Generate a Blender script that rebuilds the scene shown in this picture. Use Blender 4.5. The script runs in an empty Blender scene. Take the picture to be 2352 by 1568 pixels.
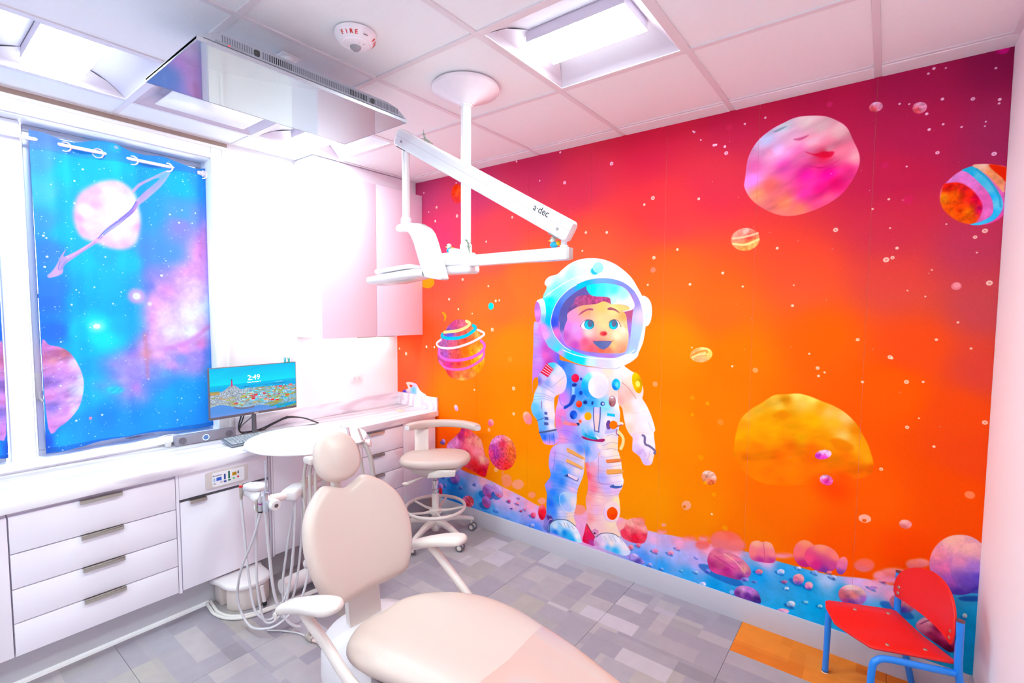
import bpy, bmesh, math, random
import numpy as np
from mathutils import Vector, Matrix
sc = bpy.context.scene
PI = math.pi
# ------------------------------------------------------------ camera, world, light, exposure
cam_d = bpy.data.cameras.new('camera'); cam = bpy.data.objects.new('camera', cam_d); sc.collection.objects.link(cam)
cam_d.sensor_width = 36.0; cam_d.lens = 17.1433; cam_d.clip_start = 0.02
RX = Vector((0.79371139, 0.60826489, 0.0060047)); RY = Vector((-0.04223375, 0.04525697, 0.99808222)); RZ = Vector((0.60682661, -0.79244283, 0.06161028))
cam.matrix_world = Matrix(((RX.x, RY.x, RZ.x, 0), (RX.y, RY.y, RZ.y, 0), (RX.z, RY.z, RZ.z, 1.645), (0, 0, 0, 1)))
sc.camera = cam
vs = sc.view_settings
vs.view_transform = 'Standard'; vs.look = 'None'; vs.gamma = 1.0; vs.use_curve_mapping = False; vs.exposure = 0.0
sc.display_settings.display_device = 'sRGB'
w = bpy.data.worlds.new('daylight'); sc.world = w; w.use_nodes = True
bgn = w.node_tree.nodes['Background']; bgn.inputs['Color'].default_value = (0.96, 0.985, 1.0, 1); bgn.inputs['Strength'].default_value = 6.5
TROFFER_POWER = 57.0         # radiance of the ceiling troffers' lenses
LAMP_COLOUR = (0.86, 1.09, 1.05)
cy = sc.cycles
cy.use_denoising = True; cy.max_bounces = 9; cy.diffuse_bounces = 7; cy.use_adaptive_sampling = True; cy.adaptive_threshold = 0.03; cy.glossy_bounces = 4; cy.transmission_bounces = 6; cy.transparent_max_bounces = 8
cy.sample_clamp_indirect = 20.0; cy.caustics_reflective = False; cy.caustics_refractive = False; cy.blur_glossy = 0.5
# room (metres): the camera stands at the origin, x to the right along the mural wall, y towards it
XL, XR, YB, YF, H = -3.365, 0.3545, 2.755, -1.75, 2.691
CT = 0.838                  # worktop height
# ------------------------------------------------------------ materials
def lin(h):
    o = []
    for i in (0, 2, 4):
        c = int(h[i:i+2], 16)/255.0
        o.append(c/12.92 if c <= 0.04045 else ((c+0.055)/1.055)**2.4)
    return (o[0], o[1], o[2], 1.0)
MATS = {}
def nd(nt, t, **kw):
    n = nt.nodes.new(t)
    for k, v in kw.items(): setattr(n, k, v)
    return n
def pm(name, col, rough=0.5, metal=0.0, var=0.04, scale=30.0, bump=0.0, bscale=200.0, coat=0.0, spec=0.5, emit=None, es=0.0, trans=0.0, ior=1.45, sub=0.0):
    """procedural Principled material: a base colour varied by noise, optional noise relief"""
    if name in MATS: return MATS[name]
    m = bpy.data.materials.new(name); m.use_nodes = True; nt = m.node_tree; b = nt.nodes['Principled BSDF']
    tc = nd(nt, 'ShaderNodeTexCoord'); no = nd(nt, 'ShaderNodeTexNoise'); no.inputs['Scale'].default_value = scale; no.inputs['Detail'].default_value = 3
    nt.links.new(tc.outputs['Object'], no.inputs['Vector'])
    mr = nd(nt, 'ShaderNodeMapRange'); mr.inputs['To Min'].default_value = 1-var; mr.inputs['To Max'].default_value = 1+var
    nt.links.new(no.outputs['Fac'], mr.inputs['Value'])
    hs = nd(nt, 'ShaderNodeHueSaturation'); hs.inputs['Color'].default_value = lin(col) if isinstance(col, str) else tuple(col)+(1,)
    nt.links.new(mr.outputs['Result'], hs.inputs['Value']); nt.links.new(hs.outputs['Color'], b.inputs['Base Color'])
    b.inputs['Roughness'].default_value = rough; b.inputs['Metallic'].default_value = metal; b.inputs['Coat Weight'].default_value = coat; b.inputs['Coat Roughness'].default_value = 0.08
    b.inputs['Specular IOR Level'].default_value = spec; b.inputs['Transmission Weight'].default_value = trans; b.inputs['IOR'].default_value = ior
    if emit: b.inputs['Emission Color'].default_value = lin(emit) if isinstance(emit, str) else tuple(emit)+(1,); b.inputs['Emission Strength'].default_value = es
    if bump:
        n2 = nd(nt, 'ShaderNodeTexNoise'); n2.inputs['Scale'].default_value = bscale; n2.inputs['Detail'].default_value = 4; nt.links.new(tc.outputs['Object'], n2.inputs['Vector'])
        bp = nd(nt, 'ShaderNodeBump'); bp.inputs['Strength'].default_value = bump; bp.inputs['Distance'].default_value = 0.002
        nt.links.new(n2.outputs['Fac'], bp.inputs['Height']); nt.links.new(bp.outputs['Normal'], b.inputs['Normal'])
    MATS[name] = m; return m
# ------------------------------------------------------------ mesh builder
class MB:
    def __init__(s): s.bm = bmesh.new()
    def merge(s, b2):
        me = bpy.data.meshes.new('tmp'); b2.to_mesh(me); b2.free(); s.bm.from_mesh(me); bpy.data.meshes.remove(me); return s
    def box(s, x0, x1, y0, y1, z0, z1, bev=0.0, seg=2, M=None):
        b = bmesh.new(); bmesh.ops.create_cube(b, size=1.0)
        for v in b.verts: v.co = Vector(((x0+x1)/2+v.co.x*(x1-x0), (y0+y1)/2+v.co.y*(y1-y0), (z0+z1)/2+v.co.z*(z1-z0)))
        if bev: bmesh.ops.bevel(b, geom=b.edges[:], offset=bev, segments=seg, profile=0.5, affect='EDGES')
        if M is not None: b.transform(M)
        return s.merge(b)
    def prism(s, pts, d0, d1, axis='z', bev=0.0, seg=2, M=None):
        """extrude a 2-D outline along an axis: z -> (x,y), y -> (x,z), x -> (y,z)"""
        f = {'z': lambda p, d: (p[0], p[1], d), 'y': lambda p, d: (p[0], d, p[1]), 'x': lambda p, d: (d, p[0], p[1])}[axis]
        b = bmesh.new(); A = [b.verts.new(f(p, d0)) for p in pts]; B = [b.verts.new(f(p, d1)) for p in pts]; n = len(pts)
        b.faces.new(A); b.faces.new(B)
        for i in range(n): b.faces.new((A[i], A[(i+1) % n], B[(i+1) % n], B[i]))
        bmesh.ops.recalc_face_normals(b, faces=b.faces[:])
        if bev:
            rim = [e for e in b.edges if any(len(fc.verts) == n for fc in e.link_faces) and n > 4 or n <= 4]
            bmesh.ops.bevel(b, geom=rim, offset=bev, segments=seg, profile=0.5, affect='EDGES')
        if M is not None: b.transform(M)
        return s.merge(b)
    def loft(s, rings, caps=True, closed=True, M=None):
        b = bmesh.new(); R = [[b.verts.new(Vector(p)) for p in r] for r in rings]; n = len(R[0])
        for i in range(len(R)-1):
            for j in range(n if closed else n-1):
                k = (j+1) % n
                b.faces.new((R[i][j], R[i][k], R[i+1][k], R[i+1][j]))
        if caps and closed: b.faces.new(R[0]); b.faces.new(R[-1])
        bmesh.ops.recalc_face_normals(b, faces=b.faces[:])
        if M is not None: b.transform(M)
        return s.merge(b)
    def tube(s, path, r, seg=10, cap=True):
        P = [Vector(p) for p in path]; rs = r if isinstance(r, (list, tuple)) else [r]*len(P); rings = []; prev = None
        for i, p in enumerate(P):
            t = (P[min(i+1, len(P)-1)]-P[max(i-1, 0)]).normalized()
            if prev is None:
                a = Vector((0, 0, 1)) if abs(t.z) < .9 else Vector((1, 0, 0)); u = t.cross(a).normalized()
            else:
                u = prev-t*prev.dot(t); u.normalize()
            prev = u; v = t.cross(u)
            rings.append([p+(u*math.cos(2*PI*k/seg)+v*math.sin(2*PI*k/seg))*rs[i] for k in range(seg)])
        return s.loft(rings, caps=cap)
    def lathe(s, prof, c=(0, 0, 0), seg=32, M=None):
        b = bmesh.new(); rings = []
        for r, z in prof: rings.append([b.verts.new((c[0]+max(r, 1e-5)*math.cos(2*PI*k/seg), c[1]+max(r, 1e-5)*math.sin(2*PI*k/seg), c[2]+z)) for k in range(seg)])
        for i in range(len(rings)-1):
            for k in range(seg): b.faces.new((rings[i][k], rings[i][(k+1) % seg], rings[i+1][(k+1) % seg], rings[i+1][k]))
        b.faces.new(rings[0]); b.faces.new(rings[-1])
        bmesh.ops.remove_doubles(b, verts=b.verts[:], dist=1e-5); bmesh.ops.recalc_face_normals(b, faces=b.faces[:])
        if M is not None: b.transform(M)
        return s.merge(b)
    def ball(s, c, r, seg=16, M=None):
        b = bmesh.new(); bmesh.ops.create_uvsphere(b, u_segments=seg, v_segments=max(6, seg//2), radius=1.0)
        rr = (r, r, r) if isinstance(r, (int, float)) else r
        for v in b.verts: v.co = Vector((v.co.x*rr[0], v.co.y*rr[1], v.co.z*rr[2]))
        if M is not None: b.transform(M)
        for v in b.verts: v.co += Vector(c)
        return s.merge(b)
    def torus(s, c, R, r, seg=24, s2=8, M=None):
        rings = []
        for i in range(seg+1):
            a = 2*PI*i/seg; rings.append([Vector(((R+r*math.cos(2*PI*k/s2))*math.cos(a), (R+r*math.cos(2*PI*k/s2))*math.sin(a), r*math.sin(2*PI*k/s2))) for k in range(s2)])
        b = bmesh.new(); V = [[b.verts.new(p) for p in rg] for rg in rings[:-1]]
        for i in range(seg):
            for k in range(s2): b.faces.new((V[i][k], V[i][(k+1) % s2], V[(i+1) % seg][(k+1) % s2], V[(i+1) % seg][k]))
        bmesh.ops.recalc_face_normals(b, faces=b.faces[:])
        if M is not None: b.transform(M)
        for v in b.verts: v.co += Vector(c)
        return s.merge(b)
    def build(s, name, mat, parent=None, local=False, smooth=38, kind=None, label=None):
        me = bpy.data.meshes.new(name)
        off = BASE.get(parent.name, Vector()) if parent is not None else Vector()
        if not local and off.length > 0: s.bm.transform(Matrix.Translation(-off))
        s.bm.to_mesh(me); s.bm.free()
        if smooth:
            me.polygons.foreach_set('use_smooth', [True]*len(me.polygons)); me.set_sharp_from_angle(angle=math.radians(smooth))
        if mat: me.materials.append(mat)
        o = bpy.data.objects.new(name, me); sc.collection.objects.link(o)
        if parent is not None: o.parent = parent; BASE[o.name] = off
        if kind: o['kind'] = kind
        if label: o['label'] = label
        return o
BASE = {}
def thing(name, label, cat, loc=(0, 0, 0), group=None):
    o = bpy.data.objects.new(name, None); sc.collection.objects.link(o); o.empty_display_size = .05
    o.location = loc; BASE[o.name] = Vector(loc); o['label'] = label; o['category'] = cat
    if group: o['group'] = group
    return o
def tag(o, label, cat, group=None):
    o['label'] = label; o['category'] = cat
    if group: o['group'] = group
    return o
def struct(mb, name, mat, parent=None, **k):
    o = mb.build(name, mat, parent, **k)
    if parent is None: o['kind'] = 'structure'
    return o
def copy_tree(o, parent=None):
    c = o.copy(); sc.collection.objects.link(c); c.parent = parent; BASE[c.name] = BASE.get(o.name, Vector())
    for ch in o.children: copy_tree(ch, c)
    return c
def text(name, body, size, mat, M, parent, depth=0.0004, bold=False, spacing=1.0, shear=0.0, label=None):
    cu = bpy.data.curves.new(name, 'FONT'); cu.body = body; cu.size = size; cu.extrude = depth; cu.align_x = 'CENTER'; cu.align_y = 'CENTER'; cu.space_character = spacing; cu.shear = shear
    if bold: cu.offset = size*0.018
    t = bpy.data.objects.new('tmp', cu); sc.collection.objects.link(t); bpy.context.view_layer.update()
    me = bpy.data.meshes.new_from_object(t.evaluated_get(bpy.context.evaluated_depsgraph_get())); bpy.data.objects.remove(t)
    me.transform(M); me.transform(Matrix.Translation(-BASE.get(parent.name, Vector()))); me.name = name
    me.materials.clear(); me.materials.append(mat)
    o = bpy.data.objects.new(name, me); sc.collection.objects.link(o); o.parent = parent; BASE[o.name] = BASE.get(parent.name, Vector())
    if label: o['label'] = label
    return o
def frame(o, x, y, z=None):
    """4x4 from an origin and two axes"""
    x = Vector(x).normalized(); y = Vector(y).normalized(); z = Vector(z).normalized() if z else x.cross(y)
    return Matrix(((x.x, y.x, z.x, o[0]), (x.y, y.y, z.y, o[1]), (x.z, y.z, z.z, o[2]), (0, 0, 0, 1)))
def bez(P, n=8):
    """smooth open curve through points"""
    P = [Vector(p) for p in P]; P = [2*P[0]-P[1]]+P+[2*P[-1]-P[-2]]; out = []
    for i in range(1, len(P)-2):
        p0, p1, p2, p3 = P[i-1:i+3]
        for k in range(n):
            t = k/n; out.append(.5*((2*p1)+(-p0+p2)*t+(2*p0-5*p1+4*p2-p3)*t*t+(-p0+3*p1-3*p2+p3)*t**3))
    out.append(P[-2]); return out
def loop(P, n=6):
    """smooth closed 2-D outline"""
    P = [Vector((p[0], p[1])) for p in P]; N = len(P); out = []
    for i in range(N):
        p0, p1, p2, p3 = P[i-1], P[i], P[(i+1) % N], P[(i+2) % N]
        for k in range(n):
            t = k/n; out.append(.5*((2*p1)+(-p0+p2)*t+(2*p0-5*p1+4*p2-p3)*t*t+(-p0+3*p1-3*p2+p3)*t**3))
    return [(p.x, p.y) for p in out]
def superell(a, b, e=3.0, n=40, c=(0, 0)):
    return [(c[0]+a*math.copysign(abs(math.cos(t))**(2/e), math.cos(t)), c[1]+b*math.copysign(abs(math.sin(t))**(2/e), math.sin(t))) for t in [2*PI*k/n for k in range(n)]]
def cushion(mb, outline, M, thick, edge=0.04, bulge=0.01, warp=None, n=7):
    """upholstered pad: outline (u,v), rounded edge, domed front (+w) and flat back"""
    cx = sum(p[0] for p in outline)/len(outline); cyy = sum(p[1] for p in outline)/len(outline)
    rad = sum(math.hypot(p[0]-cx, p[1]-cyy) for p in outline)/len(outline); e = edge/rad; rings = []
    def ring(sf, hgt):
        r = []
        for (u, v) in outline:
            x, y = cx+(u-cx)*sf, cyy+(v-cyy)*sf
            z = hgt+(warp(x, y) if warp else 0)
            r.append(M @ Vector((x, y, z)))
        return r
    rings.append(ring(.02, -thick/2)); rings.append(ring(.55, -thick/2))
    for i in range(n):
        a = -PI/2+PI*i/(n-1); rings.append(ring(1-e+e*math.cos(a), thick/2*math.sin(a)))
    for k in (.85, .65, .42, .2, .02):
        q = k; rings.append(ring((1-e)*q, thick/2+bulge*(1-q*q)))
    return mb.loft(rings)
# ---------------------------------------------------------------- flat prints
# Prints (wall mural, curtain cloth, monitor picture) are worked out point by point with numpy from
# shape lists in millimetres on the printed sheet; nothing is read from disk.
def hexc(h):
    return np.array([int(h[i:i+2], 16)/255.0 for i in (0, 2, 4)], np.float32)
def field(cx, X, Y, p=2.6):
    if len(cx) == 1 or isinstance(cx[0], str):
        return np.broadcast_to(hexc(cx[0]), X.shape+(3,)).astype(np.float32)
    acc = np.zeros(X.shape+(3,), np.float32); ws = np.zeros(X.shape, np.float32)
    for (x, y, h) in cx:
        w = 1.0/(((X-x)**2+(Y-y)**2)**(p/2)+30.0)
        acc += w[..., None]*hexc(h); ws += w
    return acc/ws[..., None]
def smooth_pts(P, n=4):
    P = np.array(P, np.float32); out = []
    N = len(P)
    for i in range(N):
        p0, p1, p2, p3 = P[i-1], P[i], P[(i+1) % N], P[(i+2) % N]
        for k in range(n):
            t = k/n
            out.append(0.5*((2*p1)+(-p0+p2)*t+(2*p0-5*p1+4*p2-p3)*t*t+(-p0+3*p1-3*p2+p3)*t**3))
    return np.array(out)
def smooth_open(P, n=5):
    P = [np.array(p, np.float32) for p in P]; P = [2*P[0]-P[1]]+P+[2*P[-1]-P[-2]]; out = []
    for i in range(1, len(P)-2):
        p0, p1, p2, p3 = P[i-1:i+3]
        for k in range(n):
            t = k/n
            out.append(0.5*((2*p1)+(-p0+p2)*t+(2*p0-5*p1+4*p2-p3)*t*t+(-p0+3*p1-3*p2+p3)*t**3))
    out.append(P[-2]); return np.array(out)
def seg_d2(X, Y, a, b):
    dx, dy = b-a; L = dx*dx+dy*dy+1e-9
    t = np.clip(((X-a[0])*dx+(Y-a[1])*dy)/L, 0, 1)
    return (X-a[0]-t*dx)**2+(Y-a[1]-t*dy)**2
def vnoise(rng, X, Y, s, st=1):
    o = np.zeros(X.shape, np.float32)
    for k, a in ((1, .5), (2, .3), (4, .2)):
        gx, gy = X*k/(s*st), Y*k/s
        if st > 1: gx, gy = (X*.94+Y*.34)*k/(s*st), (Y*.94-X*.34)*k/s
        ix, iy = np.floor(gx).astype(int), np.floor(gy).astype(int); fx, fy = gx-ix, gy-iy
        fx = fx*fx*(3-2*fx); fy = fy*fy*(3-2*fy)
        T = rng.rand(64, 64).astype(np.float32)
        g = lambda i, j: T[i % 64, j % 64]
        o += a*((g(ix, iy)*(1-fx)+g(ix+1, iy)*fx)*(1-fy)+(g(ix, iy+1)*(1-fx)+g(ix+1, iy+1)*fx)*fy)
    return o-.5
def paint(w_mm, h_mm, res, bg, ops, seed=1):
    W, H = int(w_mm/res), int(h_mm/res); rng = np.random.RandomState(seed)
    xs = (np.arange(W, dtype=np.float32)+.5)*res; ys = (np.arange(H, dtype=np.float32)+.5)*res
    q = 6
    Xc, Yc = np.meshgrid(xs[::q], ys[::q]); small = field(bg, Xc, Yc, 3.4)
    ix = np.minimum(np.arange(W)/q, small.shape[1]-1.001); iy = np.minimum(np.arange(H)/q, small.shape[0]-1.001)
    x0, y0 = ix.astype(int), iy.astype(int); fx = (ix-x0)[None, :, None].astype(np.float32); fy = (iy-y0)[:, None, None].astype(np.float32)
    img = (small[y0][:, x0]*(1-fx)+small[y0][:, x0+1]*fx)*(1-fy)+(small[y0+1][:, x0]*(1-fx)+small[y0+1][:, x0+1]*fx)*fy
    def box(x0, x1, y0, y1):
        a, b = max(0, int(x0/res)), min(W, int(x1/res)+2); c, d = max(0, int(y0/res)), min(H, int(y1/res)+2)
        return None if b-a < 1 or d-c < 1 else (a, b, c, d)
    for o in ops:
        if o[0] == 'P':
            _, P, cx, soft, noise, ns, al, sm, st = o
            P = smooth_pts(P) if sm else np.array(P, np.float32)
            m = soft+2
            bb = box(P[:, 0].min()-m, P[:, 0].max()+m, P[:, 1].min()-m, P[:, 1].max()+m)
            if bb is None: continue
            a, b, c, d = bb; X, Y = np.meshgrid(xs[a:b], ys[c:d])
            D = np.full(X.shape, 1e9, np.float32); ins = np.zeros(X.shape, bool)
            N = len(P)
            for i in range(N):
                p, r = P[i], P[(i+1) % N]
                D = np.minimum(D, seg_d2(X, Y, p, r))
                if p[1] != r[1]:
                    c0, c1 = min(p[1], r[1]), max(p[1], r[1])
                    r0, r1 = np.searchsorted(ys[c:d], [c0, c1])
                    if r1 > r0:
                        xi = p[0]+(ys[c:d][r0:r1]-p[1])*(r[0]-p[0])/(r[1]-p[1])
                        ins[r0:r1] ^= xs[a:b][None, :] < xi[:, None]
            sd = np.where(ins, np.sqrt(D), -np.sqrt(D))
            A = np.clip(sd/max(soft, res)*.5+.5, 0, 1); A = A*A*(3-2*A)*al
            C = field(cx, X, Y)
            if noise: C = C*(1+noise*2.2*vnoise(rng, X, Y, ns*1.6, st))[..., None]
            img[c:d, a:b] = img[c:d, a:b]*(1-A[..., None])+np.clip(C, 0, 1)*A[..., None]
        elif o[0] == 'L':
            _, P, w, col, al, soft = o
            P = smooth_open(P) if len(P) > 2 else np.array(P, np.float32); m = w/2+soft+2
            bb = box(P[:, 0].min()-m, P[:, 0].max()+m, P[:, 1].min()-m, P[:, 1].max()+m)
            if bb is None: continue
            a, b, c, d = bb; X, Y = np.meshgrid(xs[a:b], ys[c:d]); D = np.full(X.shape, 1e9, np.float32)
            for i in range(len(P)-1): D = np.minimum(D, seg_d2(X, Y, P[i], P[i+1]))
            A = np.clip((w/2-np.sqrt(D))/max(soft, res)+.5, 0, 1)*al
            img[c:d, a:b] = img[c:d, a:b]*(1-A[..., None])+hexc(col)*A[..., None]
        else:
            _, x, y, r, col, al, soft, ring = o
            m = r+soft+2; bb = box(x-m, x+m, y-m, y+m)
            if bb is None: continue
            a, b, c, d = bb; X, Y = np.meshgrid(xs[a:b], ys[c:d]); D = np.sqrt((X-x)**2+(Y-y)**2)
            A = np.clip((r-D)/max(soft, res)+.5, 0, 1)*al
            if ring: A = A*np.where(D < r*.45, .55, 1)
            img[c:d, a:b] = img[c:d, a:b]*(1-A[..., None])+hexc(col)*A[..., None]
    return img, xs, ys, rng

MURAL_BG=[(274,2620,'C25A7C'),(939,2589,'CC5472'),(1446,2613,'CE4C68'),(1783,2460,'DA5060'),(2263,2632,'D84458'),(2726,2625,'CC405C'),(3103,2649,'C23A5C'),(3418,2651,'B2385E'),(3683,2661,'963058'),(3710,2370,'A84064'),(3428,2412,'BC3C5E'),(3361,2258,'C83E5A'),(477,2180,'DC5874'),(1147,2127,'F06460'),(1852,2072,'F96E4C'),(2401,2174,'EE5852'),(2606,2335,'DE4C56'),(3371,2030,'D24458'),(3655,1931,'C44664'),(474,1763,'F05C50'),(1150,1691,'FF7044'),(1343,1872,'FF7A42'),(2408,1883,'FF7038'),(2648,1686,'FF6A34'),(3046,1811,'F45C44'),(3381,1780,'E24E50'),(3693,1683,'CC4A5C'),(264,1476,'FC5038'),(1271,1382,'FF8A2A'),(1312,1074,'FF8A18'),(2420,1440,'FF8A22'),(2765,1412,'FF7A1E'),(3147,1519,'FF6420'),(3468,1494,'F75030'),(3693,1416,'E04848'),(95,1134,'F2604A'),(715,907,'FF8424'),(1276,754,'FF8C0E'),(2433,941,'FF8C08'),(2666,1098,'FF8010'),(3402,1295,'FF5E12'),(3622,1226,'F54E28'),(1356,452,'FF9A00'),(1881,423,'FF9A00'),(2315,530,'FF9600'),(2567,517,'FF8A04'),(2993,696,'FF7008'),(3345,783,'FF6008'),(3639,855,'F85014'),(2797,434,'FF7800'),(3272,533,'FF5A06'),(3509,567,'FF4A08'),(3684,1051,'F24A2C'),(618,577,'FF5A10')]
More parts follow.
